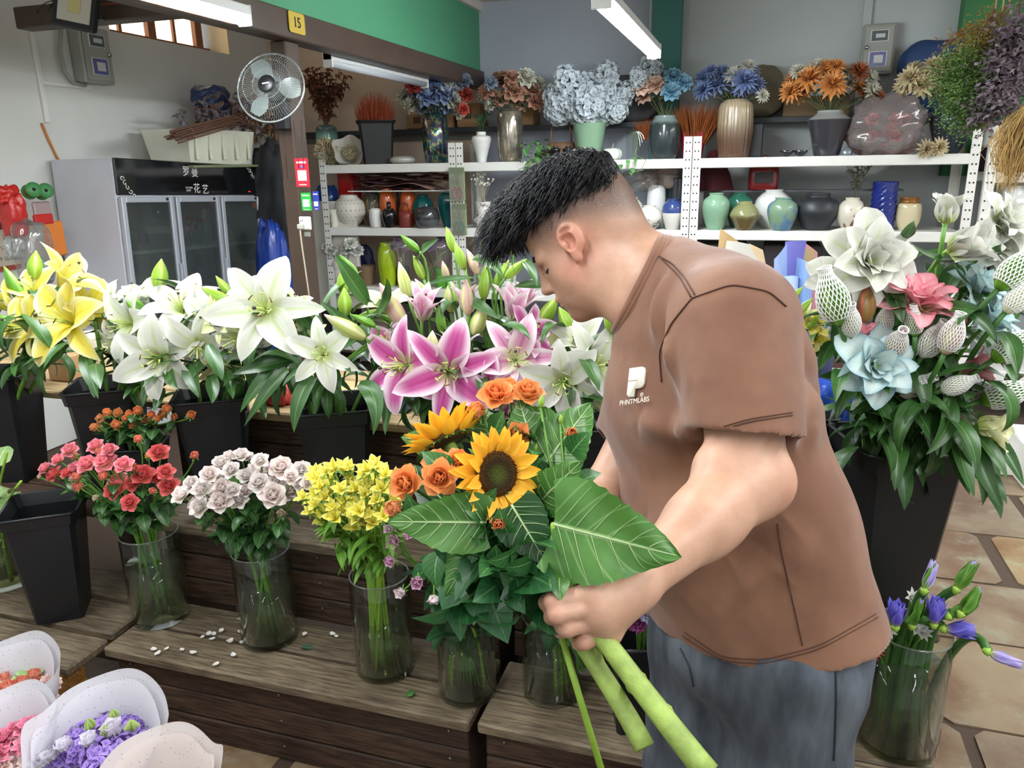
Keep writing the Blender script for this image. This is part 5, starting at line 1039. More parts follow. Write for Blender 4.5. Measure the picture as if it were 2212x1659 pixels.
BM = {'lime': bud_mat('bud_lime', '#8fb63a', '#b8d468', '#9cc04a'), 'green': bud_mat('bud_green', '#5f9428', '#86b84a', '#6aa030'), 'cream': bud_mat('bud_cream', '#c4d07a', '#e8e4b4', '#e6dcc0'), 'pink': bud_mat('bud_pink', '#d8b8a4', '#d8d890', '#e0b4b8'), 'red': bud_mat('bud_red', '#8a6a3a', '#b0563c', '#9a5a34'), 'white': bud_mat('bud_white', '#d8dcb8', '#f0f0e4', '#eeeee6')}
def bud_prof(n=14, fat=.17): return [(max(.012, fat*sin(pi*min(1, (.06+.94*i/n))**.82)**.85) if i < n else .012, i/n) for i in range(n+1)]
BUD = {k: MB().lathe(bud_prof(), 18, None, None, .07, 3).mesh('bud', m) for k, m in BM.items()}
BUDO = {k: MB().lathe(bud_prof(14, .24), 18, None, None, .10, 3).mesh('bud', m) for k, m in BM.items()}
STY = {'open': (38, 118, .95), 'wide': (58, 100, .9), 'trump': (24, 88, 1.2), 'half': (14, 46, 1.3), 'hang': (50, 145, .9)}
PET = {}
def petals(col, sty):
    k = (col, sty)
    if k not in PET:
        dw = sty.startswith('d'); sty = sty[1:] if dw else sty; wf, rf, bl_, pw_ = (1.55, .13, .6, .66) if dw else (1.12, .09, .78, .76); a0, a1, bp = STY[sty]; L = {'open': 1.22, 'wide': 1.1, 'trump': 1.25, 'half': 1.3, 'hang': 1.3}[sty]
        PET[k] = [MB().patch(petal_fn(L*s, w*wf, a0+d, a1+d, .32, rf, pw_, bp, .05, bl_, ph), 6, 12).mesh('petal', LP[col]) for s, w, d, ph in ((1.0, .30, 0, 0), (1.03, .27, 5, 2), (.97, .22, 4, 1), (1.0, .205, 9, 3))]
    return PET[k]
M_FIL = mat('filament_lime', '#c8d878', .4); M_ANTH = mat('anther_brown', '#6a4020', .7); M_STIG = mat('stigma_dark', '#3a3028', .5)
_m = MB()
for k in range(6):
    a = k*pi/3+.3; d = Vector((cos(a), sin(a), 0)); _m.tube([Vector((0, 0, .05)), d*.09+Vector((0, 0, .4)), d*.22+Vector((0, 0, .68))], .012, 4)
    p = d*.22+Vector((0, 0, .68)); _m.tube([p-Vector((d.y, -d.x, 0))*.06, p+Vector((d.y, -d.x, 0))*.06], [.014, .014], 4, True, 1 if k % 2 else 0)
_m.tube([(0, 0, 0), (.02, .03, .5), (.07, .10, .86)], [.024, .02, .022], 6); _m.tube([(.07, .10, .85), (.075, .105, .90)], [.04, .036], 6, True, 2)
HEART = _m.mesh('bloom', [M_FIL, M_ANTH, M_STIG])
_m = MB(); _m.lathe([(.03, -.12), (.06, -.02), (.10, .14), (.05, .22), (0, .22)], 10); TUBE = _m.mesh('bloom', [M_LIME])
def bloom(root, c, d, R, col, sty, seed, heart=True):
    r = random.Random(seed); M = TRS(c-d*R*(.55 if sty in ('half', 'trump') else .38), aim(d, (0, 0, 1), r.uniform(0, 6.28)), R)
    b = inst('bloom', HEART if heart else TUBE, root, M); P = petals(col, sty)
    for k in range(6):
        me = P[(k % 2)*2+r.randint(0, 1)]; j = Matrix.Rotation(k*pi/3+r.uniform(-.10, .10), 4, 'Z') @ Matrix.Rotation(r.uniform(-.16, .14), 4, 'Y'); inst_sub('petal', me, b, j)
    return M.translation
def dbl(root, c, d, R, col, seed, cup=False):
    """double lily: three whorls"""
    r = random.Random(seed); M = TRS(c-d*R*(.6 if cup else .35), aim(d, (0, 0, 1), r.uniform(0, 6.28)), R); b = inst('bloom', TUBE, root, M)
    for (n, sty, sc, tilt) in (((6, 'dhalf', 1.0, 0), (6, 'dhalf', .85, .1), (5, 'dhalf', .7, .22)) if cup else ((6, 'dwide', 1.0, 0), (6, 'dtrump', .82, .05), (6, 'dhalf', .66, .0), (4, 'dhalf', .5, .15))):
        P = petals(col, sty)
        for k in range(n): inst_sub('petal', r.choice(P[:3]), b, Matrix.Rotation((k+r.uniform(-.2, .2))*2*pi/n+sc, 4, 'Z') @ Matrix.Rotation(-tilt+r.uniform(-.12, .12), 4, 'Y') @ Matrix.Scale(sc*r.uniform(.92, 1.05), 4))
    return M.translation
def ribbon_leaf(root, pts, wid, m=None, face=None, twist=0.0, name='leaf', fold=.3, nv=14, tipw=.8):
    """leaf blade swept along a bezier; face = side vector hint"""
    P = bez(*pts, nv) if len(pts) == 4 else bez(pts[0], Vector(pts[0]).lerp(Vector(pts[1]), .66), Vector(pts[2]).lerp(Vector(pts[1]), .66), pts[2], nv)
    face = Vector(face) if face is not None else camv(0, .5, 1)
    def f(u, v):
        x = min(nv-1e-6, v*nv); j = int(x); c = P[j].lerp(P[j+1], x-j); t = (P[min(j+1, nv)]-P[max(j-1, 0)]).normalized(); n = (face-t*face.dot(t)).normalized(); s = t.cross(n)
        if twist: a = twist*v; n, s = n*cos(a)+s*sin(a), s*cos(a)-n*sin(a)
        w = wid*max(0, sin(pi*min(1, (v+.06)/1.06)**tipw))**.85 if v < .999 else 0; return c+s*(u*w)+n*(fold*w*abs(u)**1.4)
    return MB().patch(f, 6, nv).build(name, m or M_LLEAF, root)
def lily(name, label, group, base, c, d, R, col, sty, seed, buds=(), nleaf=5, kind='lily', stemr=.0055, cup=False):
    r = random.Random(seed); t = thing(name, label, 'lily', base, group)
    if kind == 'lily': e = bloom(t, c, d, R, col, sty, seed)
    elif kind == 'dbl': e = dbl(t, c, d, R, col, seed, cup)
    else: e = Vector(c)
    k = base+Vector((0, 0, .36)); up = (e-k); pts = bez(base+Vector((0, 0, .02)), k, e-d*.09-Vector((0, 0, .04)), e, 14); MB().tube(pts, [stemr]*10+[stemr*.8]*5, 8).build('stem', M_STEM, t)
    for (bp, bd, bl, bc, fat) in buds:
        inst('bud', (BUDO if fat else BUD)[bc], t, TRS(bp-bd*bl*.5, aim(bd, None, r.uniform(0, 6)), bl)); q = pts[9]; b0 = bp-bd*bl*.5; MB().tube(bez(q, q.lerp(b0, .4)+Vector((0, 0, .03)), b0-bd*.05, b0, 7), stemr*.65, 6).build('pedicel', M_STEM, t)
    for j in range(nleaf):
        v = r.uniform(.5, .82); i = int(v*13.99); p = pts[i].lerp(pts[min(i+1, 14)], v*14-i); inst('leaf', r.choice(LL), t, TRS(p, Matrix.Rotation(r.uniform(2.6, 6.8) if r.random() < .75 else r.uniform(0, 6.28), 4, 'Z') @ Matrix.Rotation(r.uniform(-1.0, .25), 4, 'Y'), r.uniform(.65, 1.1)))
    return t
BK = {}
def lbucket(key, px, py, label, Y=1.775, rot=.35, top=.195, h=.36, Z=.54):
    x = at(px, py, Z=Z+h).x; c = Vector((x, Y, Z)); BK[key] = c; sq_bucket('flower_bucket', label, c, top, .135, h, .04, rot, None, 'black lily buckets'); return c
lbucket('A', 40, 790, 'black square bucket of yellow lilies at the left edge', 1.80); lbucket('B', 222, 830, 'black square bucket of white lilies next to the yellow lilies', rot=.55); lbucket('C', 462, 845, 'black square bucket under the biggest white lily', rot=.55); lbucket('D', 722, 868, 'black square bucket below the single starry white lily', rot=.5); lbucket('E', 985, 905, 'black square bucket of pink lilies behind the sunflowers', 1.80); lbucket('F', 1230, 915, 'black square bucket of white lilies behind the man\'s arm', 1.80)
BK['G'] = Vector((.33, 1.775, .54)); sq_bucket('flower_bucket', 'large black square bucket of double lilies right of the man', BK['G'], .215, .145, .385, .045, .32, None, 'black lily buckets')
# (bucket, colour, style, px, py, diameter px, facing, Y)
BL = [('A', 'yellow', 'trump', 160, 592, 165, (.75, .55, .2), 1.74), ('A', 'yellow', 'open', 128, 690, 200, (-.25, .15, .95), 1.66), ('A', 'yellow', 'open', 48, 705, 160, (-.45, .1, .9), 1.70), ('A', 'yellow', 'open', 66, 620, 130, (.0, .5, .8), 1.80), ('A', 'yellow', 'trump', 200, 660, 130, (.65, .1, .6), 1.76), ('A', 'yellow', 'half', 6, 650, 110, (-.5, .5, .4), 1.76),
      ('B', 'white', 'open', 262, 700, 165, (-.45, .0, .85), 1.68), ('B', 'white', 'open', 335, 775, 185, (.05, -.1, 1), 1.62), ('B', 'white', 'trump', 300, 630, 130, (-.1, .8, .4), 1.78), ('B', 'white', 'open', 388, 655, 160, (.1, .55, .75), 1.72), ('B', 'white', 'hang', 240, 745, 110, (-.3, -.5, .8), 1.70),
      ('C', 'white', 'hang', 425, 755, 150, (.2, -.45, .85), 1.66), ('C', 'white', 'open', 445, 690, 140, (-.1, .2, .9), 1.72), ('C', 'white', 'open', 568, 665, 225, (.12, .12, 1), 1.62), ('C', 'white', 'hang', 508, 735, 160, (-.25, -.45, .85), 1.66), ('C', 'cream', 'trump', 480, 800, 110, (.25, -.75, .5), 1.70), ('C', 'cream', 'trump', 470, 690, 110, (-.5, -.1, .7), 1.68),
      ('D', 'white', 'open', 695, 765, 148, (.08, .02, 1), 1.60), ('D', 'cream', 'trump', 628, 650, 130, (.45, .75, .3), 1.74), ('D', 'white', 'hang', 610, 715, 120, (.5, -.3, .6), 1.74), ('D', 'cream', 'trump', 838, 650, 130, (-.1, .7, .5), 1.84),
      ('E', 'pink', 'open', 860, 790, 195, (-.45, -.05, .85), 1.62), ('E', 'pink', 'open', 965, 805, 215, (.05, -.1, 1), 1.58), ('E', 'pale', 'open', 1115, 775, 185, (.1, .1, 1), 1.66), ('E', 'pale', 'half', 915, 660, 140, (.15, .8, .45), 1.74), ('E', 'pale', 'half', 1110, 655, 140, (.1, .9, .3), 1.76), ('E', 'pink', 'trump', 1150, 715, 140, (.5, .3, .7), 1.74), ('E', 'pink', 'hang', 1055, 845, 130, (.1, -.6, .8), 1.62), ('E', 'pink', 'hang', 1105, 880, 110, (.2, -.7, .7), 1.66), ('E', 'pink', 'trump', 830, 730, 120, (-.5, .5, .5), 1.72), ('E', 'pale', 'half', 990, 745, 110, (.1, .9, .3), 1.70), ('E', 'pale', 'half', 1010, 650, 110, (-.1, .95, .2), 1.80), ('E', 'pale', 'half', 1135, 640, 100, (.1, .9, .3), 1.82),
      ('F', 'white', 'open', 1290, 790, 185, (.1, .05, 1), 1.70), ('F', 'white', 'open', 1215, 830, 175, (-.1, -.2, 1), 1.64), ('F', 'white', 'trump', 1250, 725, 140, (-.2, .6, .7), 1.76), ('F', 'cream', 'trump', 1190, 755, 100, (-.3, .3, .7), 1.76), ('F', 'white', 'hang', 1290, 870, 110, (.1, -.8, .5), 1.74), ('B', 'white', 'hang', 305, 720, 125, (.2, -.2, .9), 1.73), ('C', 'white', 'trump', 412, 622, 115, (.2, .8, .4), 1.82), ('C', 'white', 'open', 640, 700, 120, (.6, .1, .7), 1.76), ('B', 'white', 'open', 228, 652, 120, (-.3, .5, .7), 1.82), ('C', 'cream', 'open', 525, 625, 110, (-.3, .7, .5), 1.80), ('D', 'cream', 'hang', 655, 735, 90, (-.4, -.2, .8), 1.74)]
# (bucket, colour, px, py, length px, direction (right, up, toward), fat)
BU = [('A', 'lime', 76, 572, 62, (.12, 1, .1), 1), ('A', 'green', 32, 615, 88, (-.45, .95, .2), 0), ('A', 'green', 8, 690, 60, (-.9, .2, .3), 0), ('B', 'lime', 346, 594, 70, (.15, 1, .15), 1), ('B', 'green', 290, 660, 62, (-.65, .7, .2), 1), ('C', 'lime', 504, 602, 48, (-.05, 1, .1), 0), ('C', 'lime', 468, 640, 74, (-.85, .5, .2), 0), ('C', 'lime', 485, 620, 60, (-.6, .8, .1), 0),
      ('D', 'lime', 745, 605, 66, (.05, 1, .1), 1), ('D', 'lime', 745, 652, 62, (.0, 1, .3), 1), ('D', 'lime', 662, 668, 58, (-.1, .9, .4), 1), ('D', 'cream', 745, 705, 100, (-.85, .5, .2), 0), ('D', 'green', 754, 578, 66, (-.6, .9, .2), 0), ('D', 'green', 785, 692, 56, (-.9, .45, .2), 0), ('D', 'green', 840, 690, 56, (-.8, .35, .4), 0), ('D', 'lime', 796, 680, 60, (.9, .4, .1), 0),
      ('E', 'cream', 872, 605, 80, (-.25, 1, .1), 0), ('E', 'cream', 915, 630, 66, (-.6, .9, .1), 0), ('E', 'cream', 974, 640, 68, (.02, 1, .2), 1), ('E', 'cream', 1035, 690, 72, (.35, .95, .2), 1), ('E', 'cream', 934, 748, 72, (.05, .95, .4), 1), ('E', 'green', 885, 525, 54, (-.75, .65, .1), 0), ('E', 'lime', 972, 517, 56, (-.3, 1, .1), 0), ('E', 'lime', 993, 553, 62, (-.35, .95, .1), 0), ('E', 'lime', 904, 577, 56, (-.4, .9, .1), 0), ('E', 'lime', 1045, 545, 50, (-.3, .95, 0), 0), ('E', 'lime', 1047, 610, 74, (.05, 1, .1), 0), ('E', 'lime', 1085, 590, 66, (.45, .85, .1), 0), ('E', 'lime', 1115, 580, 62, (.75, .65, .1), 0), ('E', 'pink', 848, 660, 110, (-.5, .9, .2), 0), ('E', 'pink', 962, 585, 46, (-.3, 1, 0), 0), ('E', 'pink', 1020, 565, 60, (-.4, .9, 0), 0), ('E', 'green', 952, 690, 66, (-.15, 1, .2), 0), ('E', 'lime', 1068, 475, 46, (-.05, 1, 0), 0), ('E', 'lime', 1106, 522, 50, (-.05, 1, 0), 0), ('E', 'pink', 1008, 640, 80, (-.05, 1, .2), 0),
      ('F', 'lime', 1185, 670, 66, (.55, .8, .3), 1), ('F', 'lime', 1208, 753, 60, (-.85, .35, .4), 1), ('F', 'lime', 1320, 690, 62, (-.2, .95, .2), 1), ('F', 'lime', 1220, 690, 60, (-.4, .8, .2), 1)]
LAB = """yellow lily opening to the right, topmost of the yellow ones|largest wide-open yellow lily, facing the camera|yellow lily low at the left edge|yellow lily below the plump lime bud at left|yellow lily turned right beside the first white lilies|half-open yellow lily cut by the left edge|white lily facing left beside the yellow lilies|wide white lily low before the second bucket|white lily facing up under the lone lime bud|white lily with raised stamens left of the third bucket|drooping white lily low beside the yellow lilies|drooping white lily above the third bucket|white lily tucked behind the drooping one in the third bucket|largest white lily of all, facing the camera|white lily drooping just below the largest one|creamy lily hanging lowest in the third bucket|creamy lily turned left beside the largest white one|single starry white lily above the fourth bucket|creamy lily reaching up right of the largest white one|white lily seen sideways beside the starry one|pale cream trumpet lily above the pink lilies|magenta lily facing left, leftmost of the open pink ones|largest magenta lily, facing the camera|pale pink spotted lily right of the largest magenta one|half-open pale pink lily above the left magenta one|upright half-open pale lily below the man's nose|magenta lily turned right behind the man's chin|dark magenta lily drooping behind the orange roses|lowest pink lily behind the topmost orange roses|pink lily opening left beside the long cream bud|small half-open pale lily in the middle of the pink ones|half-open pale lily among the tall lime buds|half-open pale lily nearest the man's mouth|white lily facing the camera beside the shirt|white lily low, left of the man's chest|white lily facing up under the man's chin|small creamy lily behind the lime bud near the chin|drooping white lily beside the man's far sleeve|white lily squeezed behind the low wide one|white lily facing up left of the crossed lime buds|white lily peeking out right of the largest one|white lily just behind the rightmost yellow ones|creamy lily behind the top of the largest white one|small creamy lily drooping left of the starry one""".split('|')
def plant_lilies():
    bl = [list(b)+[[]] for b in BL]
    for (k, col, px, py, lp, d, fat) in BU:
        cand = [b for b in bl if b[0] == k]; b = min(cand, key=lambda b: (b[3]-px)**2+(b[4]-py)**2+9000*len(b[8])); c = at(px, py, Y=b[7]+.04); b[8].append((c, camv(*d), lp*mpp(c), col, fat))
    for i, (k, col, sty, px, py, dp, fc, Y, buds) in enumerate(bl):
        r = random.Random(i*7+1); base = BK[k]+Vector((r.uniform(-.05, .05), r.uniform(-.05, .05), .012)); c = at(px, py, Y=Y)
        lily('lily_flower', LAB[i], 'lilies '+k.replace('A', 'in the leftmost bucket').replace('B', 'in the second bucket').replace('C', 'in the third bucket').replace('D', 'in the fourth bucket').replace('E', 'in the pink lily bucket').replace('F', 'in the bucket by the man'), base, c, camv(*fc), dp/2*mpp(c), col, sty, i, buds, 7)
plant_lilies()
# long drooping leaves in front of the buckets: (bucket, start px, mid px, end px, half width px, Y)
DL = [('A', (45, 770), (30, 790), (33, 815), 11, 1.66), ('A', (110, 760), (75, 775), (60, 800), 13, 1.66), ('A', (120, 745), (150, 760), (105, 790), 18, 1.66), ('B', (180, 760), (190, 800), (213, 862), 15, 1.62), ('B', (205, 790), (200, 830), (205, 860), 12, 1.62), ('B', (330, 800), (320, 830), (308, 880), 13, 1.60), ('B', (360, 790), (365, 820), (385, 842), 12, 1.60), ('B', (350, 840), (345, 860), (332, 888), 12, 1.60), ('C', (400, 790), (420, 820), (430, 860), 16, 1.60), ('C', (455, 810), (465, 840), (458, 872), 14, 1.60), ('C', (490, 800), (500, 830), (503, 862), 12, 1.60), ('C', (450, 745), (470, 790), (480, 822), 15, 1.58), ('D', (640, 775), (560, 790), (500, 810), 17, 1.62), ('D', (600, 790), (560, 820), (518, 892), 15, 1.60), ('D', (620, 795), (580, 840), (527, 922), 17, 1.58), ('D', (680, 815), (635, 850), (635, 935), 17, 1.56), ('D', (775, 830), (830, 840), (806, 940), 20, 1.58), ('D', (560, 860), (567, 880), (575, 905), 9, 1.60), ('D', (790, 745), (740, 690), (690, 650), 14, 1.64), ('D', (795, 655), (760, 610), (722, 548), 20, 1.66), ('D', (800, 690), (850, 660), (835, 600), 14, 1.72), ('D', (690, 720), (640, 680), (610, 620), 12, 1.70), ('E', (905, 560), (900, 545), (948, 515), 13, 1.74), ('E', (930, 600), (940, 560), (968, 540), 10, 1.76), ('E', (925, 615), (960, 600), (1030, 600), 9, 1.74), ('E', (1020, 560), (1050, 545), (1088, 600), 15, 1.72), ('E', (1000, 640), (1040, 660), (1080, 690), 12, 1.72), ('E', (1085, 700), (1130, 700), (1145, 735), 10, 1.66), ('E', (850, 830), (835, 880), (832, 940), 13, 1.60), ('E', (1010, 800), (1040, 790), (1060, 760), 22, 1.66), ('E', (1090, 760), (1060, 800), (1030, 830), 20, 1.66), ('F', (1230, 770), (1235, 830), (1232, 880), 15, 1.66), ('F', (1270, 820), (1275, 850), (1260, 900), 14, 1.66), ('F', (1130, 560), (1150, 580), (1160, 620), 11, 1.74), ('E', (1180, 620), (1140, 610), (1110, 620), 10, 1.74), ('E', (815, 760), (850, 740), (870, 760), 12, 1.68), ('D', (850, 700), (880, 740), (830, 780), 16, 1.68), ('D', (735, 760), (760, 730), (800, 725), 14, 1.68), ('C', (560, 760), (590, 770), (600, 800), 12, 1.68), ('E', (870, 850), (900, 860), (900, 900), 16, 1.66), ('F', (1170, 880), (1150, 870), (1130, 890), 14, 1.68)]
def drooping():
    for k in 'ABCDEF':
        c = BK[k]; lab = {'A': 'leftmost bucket of yellow lilies', 'B': 'second bucket, next to the yellow lilies', 'C': 'third bucket, under the biggest white lily', 'D': 'bucket below the starry white lily', 'E': 'pink lily bucket', 'F': 'white lily bucket by the man'}[k]
        t = thing('lily_foliage', 'dark green lily stem with long leaves in the '+lab, 'foliage', c+Vector((0, 0, .02))); MB().tube(bez(c+Vector((0, 0, .02)), c+Vector((0, 0, .2)), c+Vector((.02, -.02, .4)), c+Vector((.03, -.03, .56)), 8), .006, 8).build('stem', M_STEM, t)
        for (q, a, b, e, w, Y) in DL:
            if q == k:
                pa, pb, pe = at(*a, Y=Y+.06), at(*b, Y=Y), at(*e, Y=Y-.02); ribbon_leaf(t, (pa, pb, pe), w*mpp(pa), twist=random.uniform(-.5, .5))
        r = random.Random(ord(k))
        for j in range(26): inst('leaf', r.choice(LL), t, TRS(c+Vector((r.gauss(0, .09), r.gauss(0, .06)-.02, r.uniform(.38, .62))), Matrix.Rotation(r.uniform(0, 6.3), 4, 'Z') @ Matrix.Rotation(r.uniform(-1.2, .4), 4, 'Y'), r.uniform(.7, 1.15)))
drooping()
# ---- double lilies in the right bucket
def plant_right():
    g = 'double lilies in the right-hand bucket'; c0 = BK['G']
    D = [('white', 1888, 560, 215, (.05, .15, 1), 1.62, 0, 'wide-open white double lily high in the right-hand bucket'), ('white', 2048, 448, 120, (.05, 1, .25), 1.74, 1, 'upright cup-shaped white double lily, tallest in the right-hand bucket'), ('white', 2100, 525, 170, (.55, .2, .6), 1.68, 1, 'white double lily tilted right beside the tallest one'), ('white', 1815, 600, 150, (-.4, .3, .8), 1.70, 0, 'white double lily just right of the man\'s shoulder'), ('white', 1845, 650, 120, (.0, -.1, 1), 1.66, 0, 'small white double lily below the wide-open one'), ('white', 2180, 470, 150, (.4, .3, .8), 1.74, 0, 'white double lily at the right edge of the photo'), ('white', 2165, 530, 130, (.3, -.1, .9), 1.74, 0, 'lower white double lily at the right edge'),
         ('rose', 1988, 640, 180, (.05, .75, .55), 1.62, 0, 'rose pink double lily in the middle of the right-hand bucket'), ('blue', 1897, 790, 185, (.0, .12, 1), 1.56, 0, 'large pale blue double lily at the front of the right-hand bucket'), ('blue', 2128, 620, 150, (.35, .5, .6), 1.70, 0, 'upper pale blue double lily near the right edge'), ('blue', 2152, 690, 150, (.5, .4, .6), 1.66, 0, 'lower pale blue double lily near the right edge'), ('rose', 1858, 722, 80, (-.1, .9, .5), 1.60, 1, 'half-open pink double lily above the large blue one'), ('rose', 2112, 798, 120, (.75, .3, .5), 1.62, 1, 'pink double lily lying to the right among netted buds'), ('cream', 2150, 925, 130, (.85, -.1, .5), 1.62, 1, 'greenish white lily hanging low at the right edge')]
    for i, (col, px, py, dp, fc, Y, cup, lab) in enumerate(D):
        r = random.Random(100+i); c = at(px, py, Y=Y); lily('double_lily', lab, g, c0+Vector((r.uniform(-.05, .05), r.uniform(-.05, .05), .012)), c, camv(*fc), dp/2*mpp(c), col, 'open', 100+i, (), 6, 'dbl', cup=bool(cup))
    # buds in white foam nets
    def net_mesh(n=22, rows=13):
        m = MB(); pr = bud_prof(20, .205); rad = lambda v: float(np.interp(v, [p[1] for p in pr], [p[0] for p in pr])) if v < .8 else max(.085, float(np.interp(v, [p[1] for p in pr], [p[0] for p in pr])))
        for k in range(n):
            for s in (1, -1):
                pts = [Vector((rad(v)*cos(2*pi*(k+s*v*rows*.5*.9)/n), rad(v)*sin(2*pi*(k+s*v*rows*.5*.9)/n), v)) for v in np.linspace(.12, 1.0, 16)]; m.tube(pts, .0085, 4, False)
        m.tube([Vector((.087*cos(a), .087*sin(a), 1.0)) for a in np.linspace(0, 2*pi, 19)], .014, 5, False); return m.mesh('foam_net', mat('foam_net', '#eceeea', .7))
    NET = net_mesh()
    N = [(1797, 640, 130, (-.35, .95, .2), 'green', 'big netted bud leaning left beside the man\'s shoulder'), (1838, 692, 80, (-.2, .8, .5), 'white', 'netted bud half hidden below the big leaning one'), (1912, 690, 70, (.05, .95, .3), 'pink', 'upright pink netted bud above the large blue lily'), (1938, 740, 90, (-.1, .55, .8), 'pink', 'open-ended netted pink bud right of the large blue lily'), (1975, 692, 70, (-.2, 1, .3), 'green', 'greenish netted bud under the rose pink lily'), (2016, 733, 95, (.2, .75, .6), 'white', 'white netted bud, left of the twin pair'), (2058, 720, 95, (.15, .9, .4), 'pink', 'pink netted bud, right of the twin pair'), (1980, 832, 88, (.5, .45, .75), 'pink', 'netted bud hanging below the twin pair, pink inside'), (2072, 830, 78, (.6, .35, .75), 'white', 'pale netted bud beside the pink lily lying right'), (2195, 580, 110, (.6, .8, .2), 'green', 'green netted bud at the right edge, upper'), (2195, 745, 110, (.8, .6, .2), 'green', 'green netted bud at the right edge, middle'), (2180, 850, 110, (.8, .3, .4), 'green', 'green netted bud at the right edge, lower'), (2205, 640, 90, (.6, .8, .3), 'white', 'pale netted bud at the right edge beside the blue lily')]
    for i, (px, py, lp, d, bc, lab) in enumerate(N):
        r = random.Random(200+i); c = at(px, py, Y=1.60+r.uniform(-.04, .06)); d = camv(*d); L = lp*mpp(c); base = c0+Vector((r.uniform(-.06, .06), r.uniform(-.06, .06), .012)); t = thing('netted_bud', lab, 'lily bud', base, 'netted buds in the right-hand bucket'); M = TRS(c-d*L*.5, aim(d), L)
        M2 = M @ Matrix.Diagonal((1.3, 1.3, 1, 1)); inst('bud', BUD[bc], t, M2 @ Matrix.Diagonal((1.08, 1.08, .97, 1))); inst('foam_net', NET, t, M2); e = c-d*L*.5; MB().tube(bez(base+Vector((0, 0, .02)), base+Vector((0, 0, .4)), e-d*.1, e, 12), .005, 7).build('stem', M_STEMD, t)
        for j in range(3): inst('leaf', r.choice(LL), t, TRS(base.lerp(e, r.uniform(.6, .95)), Matrix.Rotation(r.uniform(3, 6.5), 4, 'Z') @ Matrix.Rotation(r.uniform(-.8, .3), 4, 'Y'), r.uniform(.8, 1.2)))
    c = at(1867, 663, Y=1.6); tag(inst('lily_bud', BUDO['red'], None, TRS(c-camv(0, 1, .1)*.03, aim(camv(.05, 1, .1)), .075)), 'bare reddish-brown lily bud above the half-open pink lily', 'lily bud')
    t = thing('lily_foliage', 'large dark leaves drooping over the rim of the right-hand bucket', 'foliage', c0+Vector((0, 0, .02))); MB().tube(bez(c0+Vector((.02, 0, .02)), c0+Vector((.02, 0, .2)), c0+Vector((.03, -.02, .4)), c0+Vector((.05, -.04, .52)), 8), .007, 8).build('stem', M_STEM, t)
    GL = [((1850, 820), (1820, 840), (1806, 910), 17, 1.6), ((1940, 850), (1880, 870), (1835, 895), 15, 1.6), ((1960, 860), (1930, 900), (1897, 937), 20, 1.58), ((1975, 880), (2010, 920), (2025, 985), 27, 1.56), ((2045, 850), (2070, 920), (2000, 982), 20, 1.55), ((2035, 870), (2060, 950), (2030, 990), 16, 1.57), ((2065, 930), (2075, 1000), (2105, 1075), 22, 1.55), ((2050, 920), (2060, 980), (2095, 1070), 17, 1.57), ((2105, 950), (2115, 1010), (2165, 1100), 19, 1.56), ((2140, 930), (2180, 980), (2212, 1050), 15, 1.58), ((2150, 760), (2190, 800), (2190, 830), 16, 1.58), ((2000, 770), (2070, 760), (2102, 730), 16, 1.58), ((2010, 670), (2110, 640), (2155, 745), 18, 1.58), ((1900, 590), (1940, 640), (1950, 700), 20, 1.60), ((1770, 700), (1800, 690), (1840, 710), 12, 1.62), ((1800, 740), (1780, 760), (1770, 800), 15, 1.62), ((1830, 800), (1800, 815), (1770, 812), 10, 1.62), ((1945, 520), (1970, 500), (1975, 475), 12, 1.64), ((2060, 560), (2010, 570), (1960, 520), 13, 1.66), ((2090, 610), (2070, 600), (2060, 570), 20, 1.64), ((1885, 930), (1930, 900), (1950, 880), 14, 1.6), ((1940, 905), (1935, 940), (1950, 975), 9, 1.58), ((2100, 870), (2050, 880), (2010, 870), 14, 1.6), ((2080, 690), (2050, 680), (2010, 700), 14, 1.62), ((2120, 560), (2150, 560), (2165, 520), 14, 1.68), ((1880, 700), (1900, 680), (1905, 640), 14, 1.66)]
    for a, b, e, w, Y in GL:
        pa, pb, pe = at(*a, Y=Y+.06), at(*b, Y=Y), at(*e, Y=Y-.02); ribbon_leaf(t, (pa, pb, pe), w*mpp(pa), twist=random.uniform(-.6, .6))
    r = random.Random(9)
    for j in range(46): inst('leaf', r.choice(LL), t, TRS(c0+Vector((r.gauss(.04, .09), r.gauss(-.02, .06), r.uniform(.40, .72))), Matrix.Rotation(r.uniform(0, 6.3), 4, 'Z') @ Matrix.Rotation(r.uniform(-1.2, .4), 4, 'Y'), r.uniform(.8, 1.25)))
plant_right()
# ------------------------------------------------------------------ glass vases on the lowest step
M_WATER = {k: glass('water_'+k, c, .0, .9, .05 if k == 'olive' else .02) for k, c in (('olive', '#e2e2c2'), ('green', '#e4eacf'), ('clear', '#eef2f0'))}
VS = {}
def gvase(key, px, py, label, r=.079, h=.275, wl=.62, water='olive', z=.27):
    c = at(px, py, Z=z); c.z = z; VS[key] = (c, r, h); t = thing('glass_vase', label, 'vase', c, 'glass cylinder vases on the front step'); M = Matrix.Translation(c)
    MB().lathe([(r*.96, 0), (r, .006), (r, h-.003), (r-.002, h), (r-.004, h-.003), (r-.004, .016), (r*.8, .014), (.001, .014)], 48, M).build('glass', G_VASE, t)
    MB().lathe([(r-.0065, .0155), (r-.0065, h*wl), (.0005, h*wl)], 48, M).build('water', M_WATER[water], t)
    MB().tube([c+Vector(((r-.002)*cos(a), (r-.002)*sin(a), h)) for a in np.linspace(0, 2*pi, 49)], .0022, 6, False).build('rim', glass('rim_glass', '#dfe8e4', .02, 2.5, .12), t); return c
